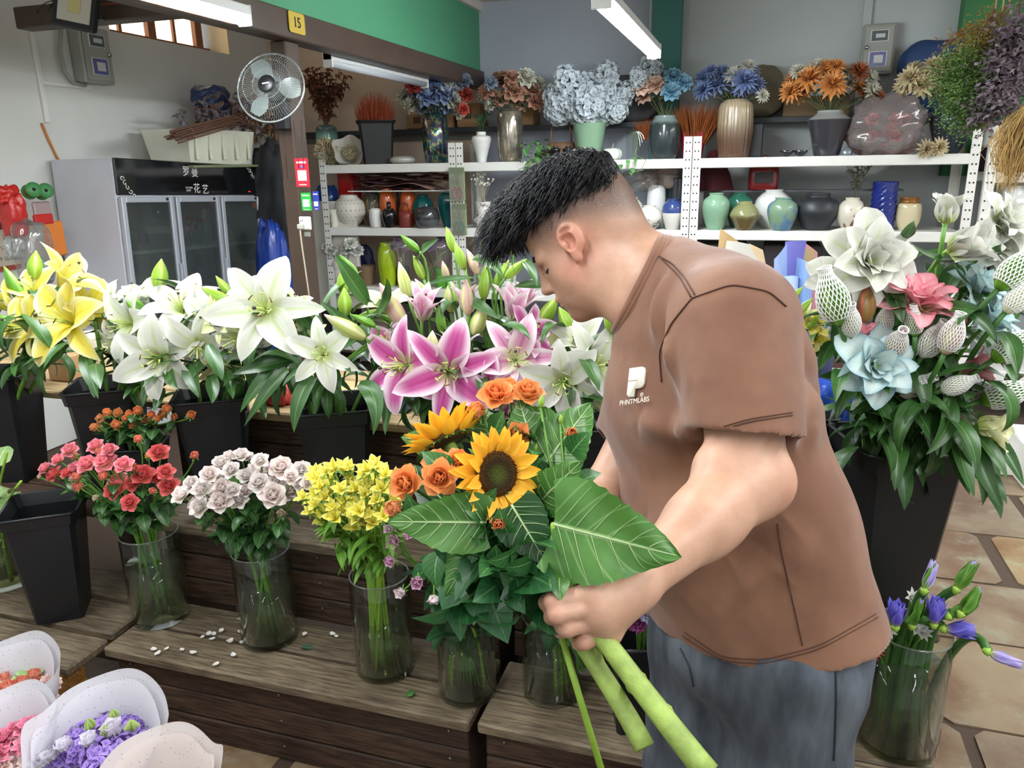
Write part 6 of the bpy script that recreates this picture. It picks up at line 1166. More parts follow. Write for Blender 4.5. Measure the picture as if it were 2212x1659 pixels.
gvase('v0', 18, 1255, 'glass vase of pale leafy stems at the left edge', .079, .24, .55); gvase('v1', 350, 1330, 'glass vase of coral spray roses beside the empty black bucket', .079, .27, .66); gvase('v2', 584, 1375, 'glass vase of white spray roses', .077, .27, .60); gvase('v3', 833, 1440, 'glass vase of yellow alstroemeria', .075, .27, .52, 'green'); gvase('v4', 1011, 1490, 'glass vase below the pink lisianthus and sunflowers', .072, .255, .58, 'clear'); gvase('v5', 1192, 1492, 'glass vase just below the man\'s hand', .072, .25, .60, 'clear')
gvase('v6', 1935, 1600, 'tall glass vase of blue water lilies right of the man', .082, .285, .72, 'olive')
c = at(140, 1318, Z=.27); EB, _ = sq_bucket('empty_bucket', 'empty black square bucket on the low wooden bench', Vector((c.x, c.y, .27)), .19, .125, .345, .035, .62)
def cmat(n, a, e, th, e0=.3): return petal_mat('rose_'+n, a, e, th, None, .0, .5, e0, 1.0, .10, .3, veins=0)
def roses(n, a, e, th, lay=ROSE, v=2, e0=.3): m = cmat(n, a, e, th, e0); return [head_mesh('rose_bloom', lay, m, 4, 6, i) for i in range(v)]
R_CORAL = roses('coral', '#e66a60', '#ea7a80', '#f2b478'); R_PINK = roses('pinkcoral', '#ec8494', '#f0a0a8', '#f4d09a'); R_PEACH = roses('peach', '#ee9a78', '#f0a08c', '#f2d090', ROSE_CUP); R_WHT = roses('white', '#f1ebe2', '#f4eaea', '#efe0c8'); R_WPK = roses('whitepink', '#f1e8e0', '#e6c4d4', '#efe0c8', e0=.8); R_ORG = roses('orange', '#f6a868', '#f6b07a', '#f8cc88', ROSE_CUP); R_ORO = roses('orangeopen', '#f59a54', '#f6aa6c', '#f6b868'); R_YEL = roses('yellowbud', '#e8cf3c', '#efdc6a', '#d8c040', ROSE_BUD, 1); R_CREAM = roses('creambud', '#ece4c4', '#f0e0d0', '#d8e0a8', ROSE_BUD, 1); R_WILT = roses('wilted', '#d8c8b4', '#c8b49c', '#b8a488', ROSE_CUP, 1)
SEP = head_mesh('calyx', [(5, .75, .10, 60, 140, .2, 0, .7, .8, .06, -.02)], M_STEM, 2, 4)
def sprays(vk, heads, label, group, name, Y0, cat='rose', nodeh=.05, per=3, seed=0, lean=.8, leafn=5, leaves=None, base=None, mh=None, stemmat=None, reach=1):
    r = random.Random(seed)
    if base is None: (vc, vr, vh) = VS[vk]
    else: vc, vr, vh = base, .06, mh
    hs = sorted(heads, key=lambda q: (q[0]//55, q[1])); k = 0
    for i in range(0, len(hs), per):
        grp = hs[i:i+per]; a = r.uniform(0, 6.28); b0 = vc+Vector((cos(a)*vr*.75*r.random(), sin(a)*vr*.75*r.random(), .02)); t = thing(name, label, cat, b0, group)
        cs = [at(q[0], q[1], Y=Y0+r.uniform(-.05, .05)-.0004*(q[1]-1000)) for q in grp]; cen = sum(cs, Vector())/len(cs); m_ = vc+Vector((0, 0, vh)); off = (cen-m_); off.z = 0; off = off*min(1, vr*.7/max(.001, off.length)); node = m_+off+Vector((0, 0, nodeh))
        MB().tube(bez(b0, b0.lerp(node, .4), node-Vector((off.x, off.y, .1))*.6, node, 8), .0042, 7).build('stem', stemmat or M_STEM, t)
        for (px, py, rp, ms), c in zip(grp, cs):
            s = rp*mpp(c)*1.28; d = ((c-node).normalized()*.9+Vector((0, 0, .35))+camv(0, .1, 1)*lean).normalized(); o = c-d*s*.35
            MB().tube(bez(node, node.lerp(o, .4)+Vector((0, 0, .01)), o-d*.05, o, 6), .0022, 5).build('branch', stemmat or M_STEM, t); inst('bloom', r.choice(ms), t, TRS(o, aim(d, None, r.uniform(0, 6.28)), s)); inst('calyx', SEP, t, TRS(o, aim(d, None, r.uniform(0, 6)), s*.9))
        for j in range(leafn):
            c = r.choice(cs); p = node.lerp(c, r.uniform(.0, .72))+Vector((r.uniform(-.015, .015), r.uniform(-.02, .01), r.uniform(-.02, .01))); inst('leaf', r.choice(leaves or RL), t, TRS(p, Matrix.Rotation(r.uniform(2.8, 6.6), 4, 'Z') @ Matrix.Rotation(r.uniform(-.7, .7), 4, 'Y'), r.uniform(.7, 1.15)))
CR = [(96, 1012, 13, R_PINK), (116, 1024, 15, R_CORAL), (125, 993, 13, R_PINK), (150, 972, 15, R_PINK), (160, 985, 14, R_PEACH), (162, 1012, 15, R_PINK), (168, 1030, 14, R_PEACH), (170, 1052, 16, R_PEACH), (187, 1002, 18, R_PINK), (206, 963, 15, R_PINK), (214, 978, 12, R_PEACH), (236, 971, 14, R_PINK), (226, 997, 20, R_PINK), (224, 1029, 15, R_PEACH), (267, 1003, 16, R_PINK), (288, 1012, 14, R_PEACH), (309, 1024, 20, R_CORAL), (256, 1037, 18, R_PINK), (285, 1044, 15, R_CORAL), (245, 1058, 18, R_CORAL), (341, 1031, 13, R_CORAL), (358, 1019, 15, R_CORAL), (364, 1049, 18, R_CORAL), (331, 1061, 11, R_PEACH), (280, 1085, 16, R_CORAL), (343, 977, 18, R_CORAL), (319, 985, 10, R_YEL), (420, 985, 13, R_PEACH), (299, 950, 13, R_PEACH), (207, 1075, 12, R_CREAM), (256, 1017, 13, R_PEACH), (143, 1022, 11, R_CORAL), (155, 1035, 10, R_CREAM), (85, 1030, 7, R_CREAM)]
sprays('v1', CR, 'coral pink spray rose in the vase beside the empty black bucket', 'coral spray roses', 'spray_rose', 1.48, seed=3, leafn=7, nodeh=.06)
WR = [(390, 1068, 18), (413, 1044, 16), (435, 1056, 18), (452, 1024, 18), (429, 1096, 18), (449, 1081, 15), (476, 1083, 21), (478, 1053, 18), (476, 999, 15), (499, 1015, 16), (503, 1058, 15), (496, 985, 13), (520, 982, 15), (516, 1080, 16), (532, 1027, 16), (530, 1059, 14), (559, 1042, 19), (562, 994, 15), (553, 1015, 17), (574, 1019, 19), (589, 1069, 24), (596, 1039, 15), (607, 1009, 22), (628, 1029, 14), (628, 1059, 21), (651, 1014, 17), (648, 1044, 14), (665, 1042, 13), (455, 1056, 13), (420, 1088, 13), (535, 985, 10), (475, 1030, 13)]
sprays('v2', [(x, y, r_, R_WPK if i % 4 == 3 or r_ > 20 else R_WHT) for i, (x, y, r_) in enumerate(WR)]+[(607, 1110, 13, R_WILT)], 'white spray rose in the middle front vase', 'white spray roses', 'spray_rose', 1.47, seed=4, leafn=9, nodeh=.05)
OR = [(206, 923, 13), (219, 906, 15), (233, 892, 13), (256, 894, 14), (253, 919, 16), (280, 896, 13), (299, 889, 15), (289, 921, 13), (317, 909, 15), (327, 896, 12), (351, 896, 15), (361, 884, 14), (376, 902, 11), (412, 897, 14), (217, 925, 12), (270, 905, 10), (340, 905, 10)]
OB = Vector((at(310, 1000, Y=1.72).x, 1.72, .54)); sq_bucket('flower_bucket', 'black bucket of orange spray roses behind the coral roses', OB, .12, .09, .2, .03, .4)
sprays(None, [(x, y, r_, R_ORG) for x, y, r_ in OR], 'orange spray rose behind the coral roses', 'orange spray roses', 'spray_rose', 1.58, seed=5, leafn=9, base=OB, mh=.2, lean=.35)
# yellow alstroemeria
AL = petal_mat('alstro', '#ebe25a', '#f0efa0', '#d6cf3a', '#c8b030', .0, .3, .5, 1.0, .1, .3); ALH = [head_mesh('alstro_bloom', [(3, 1.15, .36, 20, 72, .3, .08, .62, .7, .03, 0), (3, 1.15, .26, 14, 58, .3, .05, .66, .8, .03, .02)], AL, 4, 6, i) for i in range(3)]
ALF = [leaf_mesh('leaf', .075, .010, d, leaf_mat('alstro_leaf', '#5f9a30', '#7fb444', '#b4d47a', side=0), .3, 2, 7, .8) for d in (.6, 1.4, 2.0)]
_r = random.Random(11); AH = []
while len(AH) < 66:
    x, y = _r.uniform(650, 880), _r.uniform(1000, 1140)
    if ((x-762)/112)**2+((y-1068)/70)**2 < 1 and all((x-q[0])**2+(y-q[1])**2 > 150 for q in AH): AH.append((x, y, _r.uniform(17, 24), ALH))
sprays('v3', AH, 'yellow alstroemeria in the front glass vase', 'yellow alstroemeria', 'alstroemeria', 1.42, 'alstroemeria', .07, 4, 6, .55, 6, ALF, stemmat=M_LIME)
# lisianthus and leafy stems in the vase below the sunflowers
LM = [petal_mat('lisi_pink', '#e2a8ce', '#efc8e0', '#e8d8cc', None, .0, .4, .4, 1, .05), petal_mat('lisi_pale', '#f0dce2', '#f4e6ea', '#e8ead0', None, .0, .4, .4, 1, .05)]
LI = [[head_mesh('lisi_bloom', LISI, m, 4, 6, i)] for i, m in enumerate(LM)]
def lisi():
    c, r_, h = VS['v4']
    for i, (px, py, rp, k, fc, lab) in enumerate(((841, 1143, 16, 1, (-.3, .3, .8), 'white lisianthus bloom above the pink pair'), (850, 1170, 25, 0, (-.3, .2, .9), 'full pink lisianthus, largest of the drooping ones'), (878, 1155, 17, 0, (.5, .3, .6), 'pink lisianthus tucked beside the largest one'), (843, 1210, 20, 0, (-.4, -.3, .8), 'pink lisianthus hanging below the largest one'), (901, 1257, 22, 0, (-.1, -.1, 1), 'round pink lisianthus above the glass rim'), (866, 1279, 18, 1, (-.5, -.2, .8), 'pale pink lisianthus beside the alstroemeria vase'), (937, 1292, 19, 1, (-.05, -.85, .5), 'pale lisianthus hanging upside down at the vase rim'))):
        p = at(px, py, Y=1.36); d = camv(*fc); s = rp*mpp(p)*1.1; o = p-d*s*.4; t = thing('lisianthus', lab, 'lisianthus', c+Vector((.01*i-.03, 0, .02)), 'drooping lisianthus'); m_ = c+Vector((-.03, -.02, h+.03)); MB().tube(bez(c+Vector((.01*i-.03, 0, .02)), c+Vector((0, 0, h*.6)), m_, m_+Vector((-.03, -.02, .06)), 8), .003, 6).build('stem', M_STEM, t); MB().tube(bez(m_+Vector((-.03, -.02, .06)), m_+Vector((-.08, -.05, .07)), o-d*.06, o, 8), .0022, 6).build('pedicel', M_STEM, t); inst('bloom', LI[k][0], t, TRS(o, aim(d), s)); inst('calyx', SEP, t, TRS(o, aim(d), s))
        for j in range(2): inst('leaf', GRL[0], t, TRS(m_+Vector((-.05*j-.02, -.03, .05)), Matrix.Rotation(2.5+j, 4, 'Z'), .8))
lisi()
def greens(vk, label, n, seed, px0, px1, py0, py1, leaves, lw=(.7, 1.2), dark=False, Y=1.42, nl=60):
    c, r_, h = VS[vk]; r = random.Random(seed)
    for i in range(n):
        a = r.uniform(0, 6.28); b = c+Vector((cos(a)*r_*.6, sin(a)*r_*.6, .018)); e = at(r.uniform(px0, px1), r.uniform(py0, py1), Y=Y+r.uniform(-.03, .05)); t = thing('foliage_stem', label, 'foliage', b, 'foliage in vase '+{'v0': 'at the left edge', 'v4': 'below the lisianthus', 'v5': 'below the hand'}[vk]); pts = bez(b, b+Vector((0, 0, h*.5)), c+Vector((0, 0, h)), e, 12); MB().tube(pts, .004, 7).build('stem', M_LIME if not dark else M_STEM, t)
        for k in range(4): q = pts[1+k]; MB().tube([q-Vector((0, 0, .004)), q, q+Vector((0, 0, .004))], [.004, .0062, .004], 7).build('node', M_LIME, t)
        for j in range(nl//n): p = pts[r.randint(5, 12)]; inst('leaf', r.choice(leaves), t, TRS(p, Matrix.Rotation(r.uniform(0, 6.3), 4, 'Z') @ Matrix.Rotation(r.uniform(-.8, .6), 4, 'Y'), r.uniform(*lw)))
DGL = [leaf_mesh('leaf', .075, .024, d, leaf_mat('dark_leaf', '#1c4a26', '#2f6a38', '#5a8a54', nv=6), .2, 4, 7, .7, .12) for d in (.5, 1.1, 1.7)]
greens('v4', 'dark leafy stem in the vase below the lisianthus', 7, 21, 930, 1080, 1160, 1260, DGL, (.7, 1.25), nl=84); greens('v5', 'leafy stem in the vase below the man\'s hand', 6, 22, 1130, 1230, 1200, 1290, DGL, (.6, 1.0), nl=48)
PGL = [leaf_mesh('leaf', .085, .034, d, leaf_mat('pale_leaf', '#7fa45c', '#a9c488', '#d8e4c0', nv=6), .3, 4, 7, .6, .15) for d in (.6, 1.2)]
greens('v0', 'pale green leafy stem at the left edge', 5, 23, -30, 50, 955, 1050, PGL, (.9, 1.3), nl=24, Y=1.55)
# blue water lilies
def wl():
    c, r_, h = VS['v6']; pm_ = petal_mat('waterlily_blue', '#6a5ed0', '#8a84e4', '#c8c47a', None, .0, .35, .3, 1, .1); pl_ = petal_mat('waterlily_pale', '#b4a6e6', '#c8bcf0', '#d8d088', None, .0, .3, .3, 1, .06); sg = petal_mat('waterlily_sepal', '#4f8428', '#6a9c3a', '#8ab048', '#8ab850', .0, .3)
    op = head_mesh('waterlily_bloom', [(6, 1.5, .30, 18, -8, .5, .0, .75, .7, .10, 0), (7, 1.55, .30, 24, 0, .5, .02, .75, .7, .12, .0), (4, 1.3, .25, 30, 8, .4, .0, .75, .8, .12, 0)], pm_, 3, 8, 1, 3); cl = head_mesh('waterlily_bud', [(4, 1.75, .38, 20, -14, .6, 0, .7, .75, .08, 0)], sg, 4, 8, 2, 1); pe = head_mesh('waterlily_bloom', [(5, 1.7, .28, 16, -10, .5, .0, .75, .75, .06, 0), (5, 1.7, .24, 18, -8, .5, 0, .75, .8, .06, 0)], pl_, 3, 8, 3, 2)
    for i, (px, py, sp, d, k, lab) in enumerate(((1937, 1325, 40, (-.02, 1, .2), 'b', 'open violet-blue water lily nearest the man\'s shirt'), (2022, 1318, 42, (.05, 1, .2), 'b', 'open violet-blue water lily in the middle of its vase'), (1980, 1325, 40, (.15, .9, .3), 'g', 'dark green water lily bud between the two open ones'), (2008, 1245, 40, (.35, .9, 0), 'pg', 'pale violet water lily bud with green sepal, standing behind'), (2085, 1245, 42, (.5, .85, .1), 'g', 'largest green water lily bud, top right of its vase'), (2095, 1300, 40, (.6, .8, 0), 'g', 'green water lily bud below the largest one'), (2080, 1318, 38, (.75, .5, .3), 'g', 'green water lily bud with violet tip, leaning right'), (2075, 1360, 40, (.95, .05, .3), 'b', 'violet-blue water lily pointing right'), (2170, 1423, 42, (.9, -.35, .3), 'p', 'pale violet water lily drooping far to the right'))):
        p = at(px, py, Y=1.44); d = camv(*d); s = sp*mpp(p); o = p-d*s*.8; b = c+Vector((.012*(i-4), .01*(i % 3-1), .018)); t = thing('water_lily', lab, 'water lily', b, 'blue water lilies'); MB().tube(bez(b, c+Vector((.012*(i-4), 0, h*.7)), (c+Vector((.01*(i-4), 0, h+.06))) if i < 8 else c+Vector((.1, -.02, h+.08)), o, 12), .0085, 9).build('stem', M_STEMD, t); M = TRS(o, aim(d, None, i), s)
        if k in 'bp': inst('bloom', op if k == 'b' else pe, t, M)
        elif k == 'pg': inst('bloom', pe, t, M); inst('sepal', cl, t, M @ Matrix.Diagonal((.9, .55, .9, 1)) @ Matrix.Translation((-.1, 0, 0)))
        else: inst('bud', cl, t, M); inst('bloom_tip', pe, t, M @ Matrix.Diagonal((.55, .55, 1.03, 1)))
        MB().lathe([(0, -.3), (.15, -.2), (.24, .05), (.1, .12)], 12, M).build('receptacle', M_LIME, t)
    wm = head_mesh('white_bloom', [(8, 1, .2, 40, 75, .3, 0, .7, .8, .03, 0), (6, .8, .2, 15, 40, .3, 0, .7, .8, .03, 0)], petal_mat('small_white', '#eef0ea', None, '#d8e0b0'), 2, 5)
    for i, (px, py) in enumerate(((1968, 1290), (1915, 1360), (1990, 1365), (1975, 1355))):
        p = at(px, py, Y=1.53); t = thing('white_filler_flower', 'small white flower among the blue water lilies', 'flower', c+Vector((0, .03, .02)), 'white filler flowers'); inst('bloom', wm, t, TRS(p, aim(camv(.1, .3, .9)), 24*mpp(p))); MB().tube(bez(c+Vector((0, .03, .02)), c+Vector((0, .03, h)), p-Vector((0, 0, .05)), p, 6), .003, 5).build('stem', M_STEM, t)
    gm = head_mesh('gerbera_bloom', [(22, 1, .09, 80, 95, .2, 0, .6, .7, .05, 0), (18, .8, .08, 60, 80, .2, 0, .6, .7, .04, .03), (14, .5, .06, 30, 60, .2, 0, .6, .7, .02, .06)], petal_mat('gerbera_red', '#c8242c', '#d83a3c', '#8a1a1c', veins=0), 2, 4); p = at(1880, 1400, Y=1.5); t = thing('red_gerbera', 'red gerbera peeking out behind the brown shirt hem', 'gerbera', c+Vector((-.03, 0, .02))); inst('bloom', gm, t, TRS(p, aim(camv(-.2, .2, 1)), 30*mpp(p))); MB().tube(bez(c+Vector((-.03, 0, .02)), c+Vector((-.03, 0, h)), p-Vector((0, -.05, .06)), p, 6), .003, 5).build('stem', M_STEM, t)
wl()
# purple carnations behind the man's wrist
def carn():
    c = Vector((at(1380, 1480, Y=1.52).x, 1.52, .27)); sq_bucket('flower_bucket', 'black bucket of purple carnations behind the man\'s wrist', c, .15, .11, .24, .03, .3)
    ms = {'p': hm('carn', petal_mat('carn_purple', '#a05aa8', '#c890cc', '#6a3078', veins=0), 1), 'm': hm('carn', petal_mat('carn_magenta', '#8a3a72', '#a85a90', '#5a2048', veins=0), 1), 'l': hm('carn', petal_mat('carn_lav', '#a89cc0', '#c8c0d8', '#7a6c98', veins=0), 1), 'n': hm('carn', petal_mat('carn_navy', '#3a3478', '#5a50a0', '#28205a', veins=0), 1)}
    for px, py, rp, k, lab in ((1388, 1290, 24, 'p', 'orchid purple carnation behind the man\'s wrist'), (1365, 1320, 22, 'm', 'magenta carnation below the man\'s wrist'), (1400, 1325, 22, 'l', 'lavender carnation against the jeans'), (1378, 1345, 22, 'm', 'lowest magenta carnation below the man\'s wrist'), (1412, 1278, 18, 'n', 'navy violet carnation under the forearm')):
        p = at(px, py, Y=1.40); t = thing('carnation', lab, 'carnation', c+Vector((0, 0, .02)), 'purple carnations'); inst('bloom', ms[k][0], t, TRS(p, aim(camv(-.2, .3, 1)), rp*mpp(p)*1.15)); MB().tube(bez(c+Vector((0, 0, .02)), c+Vector((0, 0, .25)), p-Vector((0, -.05, .05)), p, 6), .003, 5).build('stem', M_STEM, t)
carn()
# fallen petals and leaf scraps on the step
PT = [MB().patch(lambda u, v, k=k: ((v-.5)*.02, u*.007*max(0, sin(pi*max(.03, v)**.8))**.6, .001+.002*u*u+(.0012+.001*k)*(v-.5)**2*4), 4, 5).mesh('fallen_petal', mat('fallen_petal', '#f0eee8', .5, transl=.2)) for k in range(2)]
for i, (px, py) in enumerate(((437, 1377), (451, 1371), (462, 1371), (478, 1364), (458, 1381), (498, 1387), (522, 1389), (519, 1366), (517, 1338), (333, 1404), (341, 1412), (360, 1402), (393, 1404), (417, 1411), (466, 1436), (504, 1416), (658, 1371), (719, 1371), (726, 1375), (496, 1385))):
    p = at(px, py, Z=.2735); tag(inst('fallen_petal', PT[i % 2], None, TRS(p, Matrix.Rotation(random.uniform(0, 6.3), 4, 'Z'), random.uniform(.7, 1.1))), 'fallen white petal on the grey step slats', 'petal', 'fallen white petals')
p = at(648, 1398, Z=.2735); tag(inst('leaf_scrap', GRL[0], None, TRS(p, Matrix.Rotation(.3, 4, 'Z'), .8)), 'green leaf scrap beside the white rose vase', 'leaf'); p = at(880, 1505, Z=.2735); tag(inst('leaf_scrap', POT[0], None, TRS(p, Matrix.Rotation(1.4, 4, 'Z'), .55)), 'pale green heart-shaped leaf on the front slat', 'leaf')
# odds and ends on the upper bench between the buckets
def bench_bits():
    for px, py, s, m, lab, nm, cat in ((607, 868, (.05, .05, .035), mat('red_shred', '#b8403c', .6, var=.3, vscale=40), 'bag of red shredded paper filler on the upper bench', 'red_filler', 'filler'),):
        p = at(px, py, Z=.815); p.z = .81; blob(nm, lab, cat, p, s, m, .2, 6, 91, crease=1)
    p = at(868, 888, Z=.81); tag(MB().cbox(p.x-.035, p.x+.035, p.y-.03, p.y+.03, .812, .895, .003).build('blue_box', mat('slate_blue_box', '#3f5a6c', .5), smooth=False), 'slate blue box on the upper bench under the pink lilies', 'box')
    p = at(910, 895, Z=.81); tag(MB().cbox(p.x-.014, p.x+.014, p.y-.02, p.y+.02, .812, .845, .002).build('kraft_box', mat('kraft', '#b88a58', .7), smooth=False), 'tiny kraft box beside the slate blue box', 'box')
    p = at(835, 880, Z=.81); tag(MB().cbox(p.x-.03, p.x+.02, p.y+.02, p.y+.05, .812, .86, .002).build('white_carton', mat('white_card', '#dcdcd4', .6), smooth=False), 'small white carton behind the slate blue box', 'box')
    p = at(1310, 920, Z=.81); tag(MB().cbox(p.x-.02, p.x+.03, p.y, p.y+.06, .812, .90, .003).build('red_box', mat('red_box', '#c01c1c'), smooth=False), 'bright red box beside the man\'s far arm', 'box')
    p = at(165, 800, Z=.81); tag(MB().lathe(prof_scale(P_POT, .14, .12), 24, TRS((p.x, p.y+.1, .81))).build('white_tub', mat('tub_white', '#d8d4c4', .5)), 'cream plastic tub behind the second lily bucket', 'tub')
    p = at(100, 835, Z=.81); tag(MB().cbox(p.x-.05, p.x+.04, p.y+.06, p.y+.12, .812, .90, .003).build('kraft_carton', M_CARD, smooth=False), 'kraft carton behind the yellow lily bucket', 'box')
bench_bits()
# ------------------------------------------------------------------ the man: smooth distance-field modelling
class Field:
    """signed distance field on a grid, meshed with surface nets"""
    def __init__(s, lo, hi, h):
        s.lo = np.array(lo, float); s.h = h; s.n = np.ceil((np.array(hi)-s.lo)/h).astype(int)+1; s.F = np.full(tuple(s.n), .2, np.float32)
    def sub(s, lo, hi):
        a = np.clip(np.floor((np.array(lo)-s.lo)/s.h).astype(int), 0, s.n-1); b = np.clip(np.ceil((np.array(hi)-s.lo)/s.h).astype(int)+1, 1, s.n)
        sl = tuple(slice(i, j) for i, j in zip(a, b)); ax = [s.lo[k]+s.h*np.arange(a[k], b[k]) for k in range(3)]
        return sl, np.stack(np.meshgrid(*ax, indexing='ij'), -1).astype(np.float32)
    def put(s, sl, d, k, op='add'):
        f = s.F[sl]
        if op == 'add':
            if k <= 0: s.F[sl] = np.minimum(f, d)
            else: hh = np.clip(.5+.5*(f-d)/k, 0, 1); s.F[sl] = f*(1-hh)+d*hh-k*hh*(1-hh)
        else:
            d = -d
            if k <= 0: s.F[sl] = np.maximum(f, d)
            else: hh = np.clip(.5-.5*(f-d)/k, 0, 1); s.F[sl] = f*(1-hh)+d*hh+k*hh*(1-hh)
    def cone(s, a, b, ra, rb, k=.012, op='add', A=None, cut=None):
        """round cone; A = 3x3 squash metric (rows are scaled axes); cut = (point, normal) keeps the side against the normal"""
        a, b = np.array(a, float), np.array(b, float); m = max(ra, rb)*(1 if A is None else 2.2)+k+.02
        sl, P = s.sub(np.minimum(a, b)-m, np.maximum(a, b)+m)
        if 0 in P.shape: return
        Q, a2, b2 = (P, a, b) if A is None else (P @ A.T.astype(np.float32), A @ a, A @ b)
        ab = b2-a2; L = max(ab @ ab, 1e-12); t = np.clip(((Q-a2.astype(np.float32)) @ ab.astype(np.float32))/L, 0, 1)
        d = np.linalg.norm(Q-(a2.astype(np.float32)+t[..., None]*ab.astype(np.float32)), axis=-1)-(ra+(rb-ra)*t)
        if cut is not None: d = np.maximum(d, (P-np.array(cut[0], np.float32)) @ np.array(cut[1], np.float32))
        s.put(sl, d, k, op)
    def ell(s, c, r, R=None, k=.012, op='add'):
        """ellipsoid; R columns = axes"""
        c = np.array(c, float); r = np.array(r, float); m = r.max()+k+.02; sl, P = s.sub(c-m, c+m)
        if 0 in P.shape: return
        q = (P-c.astype(np.float32)); q = q if R is None else q @ np.array(R, np.float32); k0 = np.linalg.norm(q/r.astype(np.float32), axis=-1); k1 = np.linalg.norm(q/(r*r).astype(np.float32), axis=-1)
        s.put(sl, k0*(k0-1)/np.maximum(k1, 1e-6), k, op)
    def mesh(s):
        F = s.F; I = F < 0; nx, ny, nz = np.array(F.shape)-1
        cnt = np.zeros((nx, ny, nz), np.int8)
        for dx in (0, 1):
            for dy in (0, 1):
                for dz in (0, 1): cnt += I[dx:dx+nx, dy:dy+ny, dz:dz+nz]
        act = np.argwhere((cnt > 0) & (cnt < 8)); idx = np.full((nx, ny, nz), -1, np.int32); idx[tuple(act.T)] = np.arange(len(act))
        acc = np.zeros((len(act), 3)); w = np.zeros(len(act)); C = [(i, j, k) for i in (0, 1) for j in (0, 1) for k in (0, 1)]
        val = {c: F[act[:, 0]+c[0], act[:, 1]+c[1], act[:, 2]+c[2]] for c in C}
        for a in C:
            for ax in range(3):
                if a[ax] == 0:
                    b = list(a); b[ax] = 1; va, vb = val[a], val[tuple(b)]; m = (va < 0) != (vb < 0); t = va/np.where(m, va-vb, 1); p = np.array(a, float)+np.eye(3)[ax]*t[:, None]; acc += p*m[:, None]; w += m
        V = s.lo+s.h*(act+acc/np.maximum(w, 1)[:, None]); Q = []
        for ax in range(3):
            o1, o2 = [(1, 2), (2, 0), (0, 1)][ax]; A = I[tuple(slice(0, -1) if k == ax else slice(None) for k in range(3))]; B = I[tuple(slice(1, None) if k == ax else slice(None) for k in range(3))]
            e = np.argwhere(A != B); e = e[(e[:, o1] > 0) & (e[:, o2] > 0) & (e[:, o1] < F.shape[o1]-1) & (e[:, o2] < F.shape[o2]-1)]; fl = A[tuple(e.T)]
            def g(d1, d2): q = e.copy(); q[:, o1] -= d1; q[:, o2] -= d2; return idx[tuple(q.T)]
            q = np.stack([g(1, 1), g(0, 1), g(0, 0), g(1, 0)], 1); q[~fl] = q[~fl][:, ::-1]; Q.append(q)
        Q = np.concatenate(Q); Q = Q[(Q >= 0).all(1)]; return V, Q
def smooth_v(V, Q, it=2, lam=.5):
    E = np.concatenate([Q[:, [0, 1]], Q[:, [1, 2]], Q[:, [2, 3]], Q[:, [3, 0]]]); E = np.concatenate([E, E[:, ::-1]]); n = len(V); deg = np.bincount(E[:, 0], minlength=n)
    for _ in range(it):
        S = np.stack([np.bincount(E[:, 0], V[E[:, 1], k], n) for k in range(3)], 1)/np.maximum(deg, 1)[:, None]; V = V+(S-V)*lam
    return V
def vnormals(V, Q):
    N = np.zeros_like(V); n = np.cross(V[Q[:, 2]]-V[Q[:, 0]], V[Q[:, 3]]-V[Q[:, 1]])
    for k in range(4):
        for c in range(3): N[:, c] += np.bincount(Q[:, k], n[:, c], len(V))
    return N/np.maximum(np.linalg.norm(N, axis=1), 1e-9)[:, None]
def field_obj(name, V, Q, m, parent, attrs=None):
    b = wloc(parent); me = bpy.data.meshes.new(name); me.from_pydata((V-np.array(b)).tolist(), [], Q.tolist()); me.materials.append(m)
    for k, a in (attrs or {}).items(): x = me.attributes.new(k, 'FLOAT', 'POINT'); x.data.foreach_set('value', a.astype(np.float32))
    me.polygons.foreach_set('use_smooth', [True]*len(me.polygons)); me.update(); o = bpy.data.objects.new(name, me); COL.objects.link(o); o.parent = parent; return o
P_ = lambda px, py, D: np.array(at(px, py, D=D))
nv = lambda v: np.array(v)/np.linalg.norm(v)

# --- head frame: origin between the ears; fwd = face direction, up = crown, side = his left (towards the camera)
HO = P_(1258, 517, 1.36)
_fw = camv(-.80, -.53, -.26); _up = camv(-.55, .83, 0); _sd = _up.cross(_fw).normalized(); _up = _fw.cross(_sd).normalized()
HR = np.stack([np.array(_fw), np.array(_sd), np.array(_up)], 1)      # columns: forward, side, up
HS = .97
hp = lambda x, y, z: HO+HR @ np.array([x, y, z])*HS
SH_N = P_(1588, 735, 1.10); SH_F = P_(1470, 775, 1.44); EL_N = P_(1616, 1040, 1.03); WR_N = P_(1372, 1258, .905)
EL_F = P_(1312, 1070, 1.36); WR_F = P_(1225, 1190, 1.14); NECK = P_(1412, 612, 1.31)
MAN = thing('person', 'man in a brown T-shirt and grey jeans bending over the lilies, holding a sunflower bouquet', 'person', (P_(1640, 1500, 1.25)[0], P_(1640, 1500, 1.25)[1], 0))
def skin_mat():
    t = NT('skin'); A = lambda n: t.n('Attribute', attribute_name=n).outputs['Fac']
    n = t.noise(24, 4, .6); c = t.mix(t.step(n, .3, .7), H('#b98f76'), H('#c69c84')); c = t.mix(t.math('MULTIPLY', A('blush'), .55), c, H('#c07a66')); st = t.noise(520, 2, .7)
    c = t.mix(t.math('MULTIPLY', A('stubble'), t.math('MULTIPLY_ADD', st, .9, .35)), c, H('#2e2a2a')); t.princ(c, .46, .45, normal=t.bump(t.noise(160, 3), .12, .0015), sss=.12); return t.m
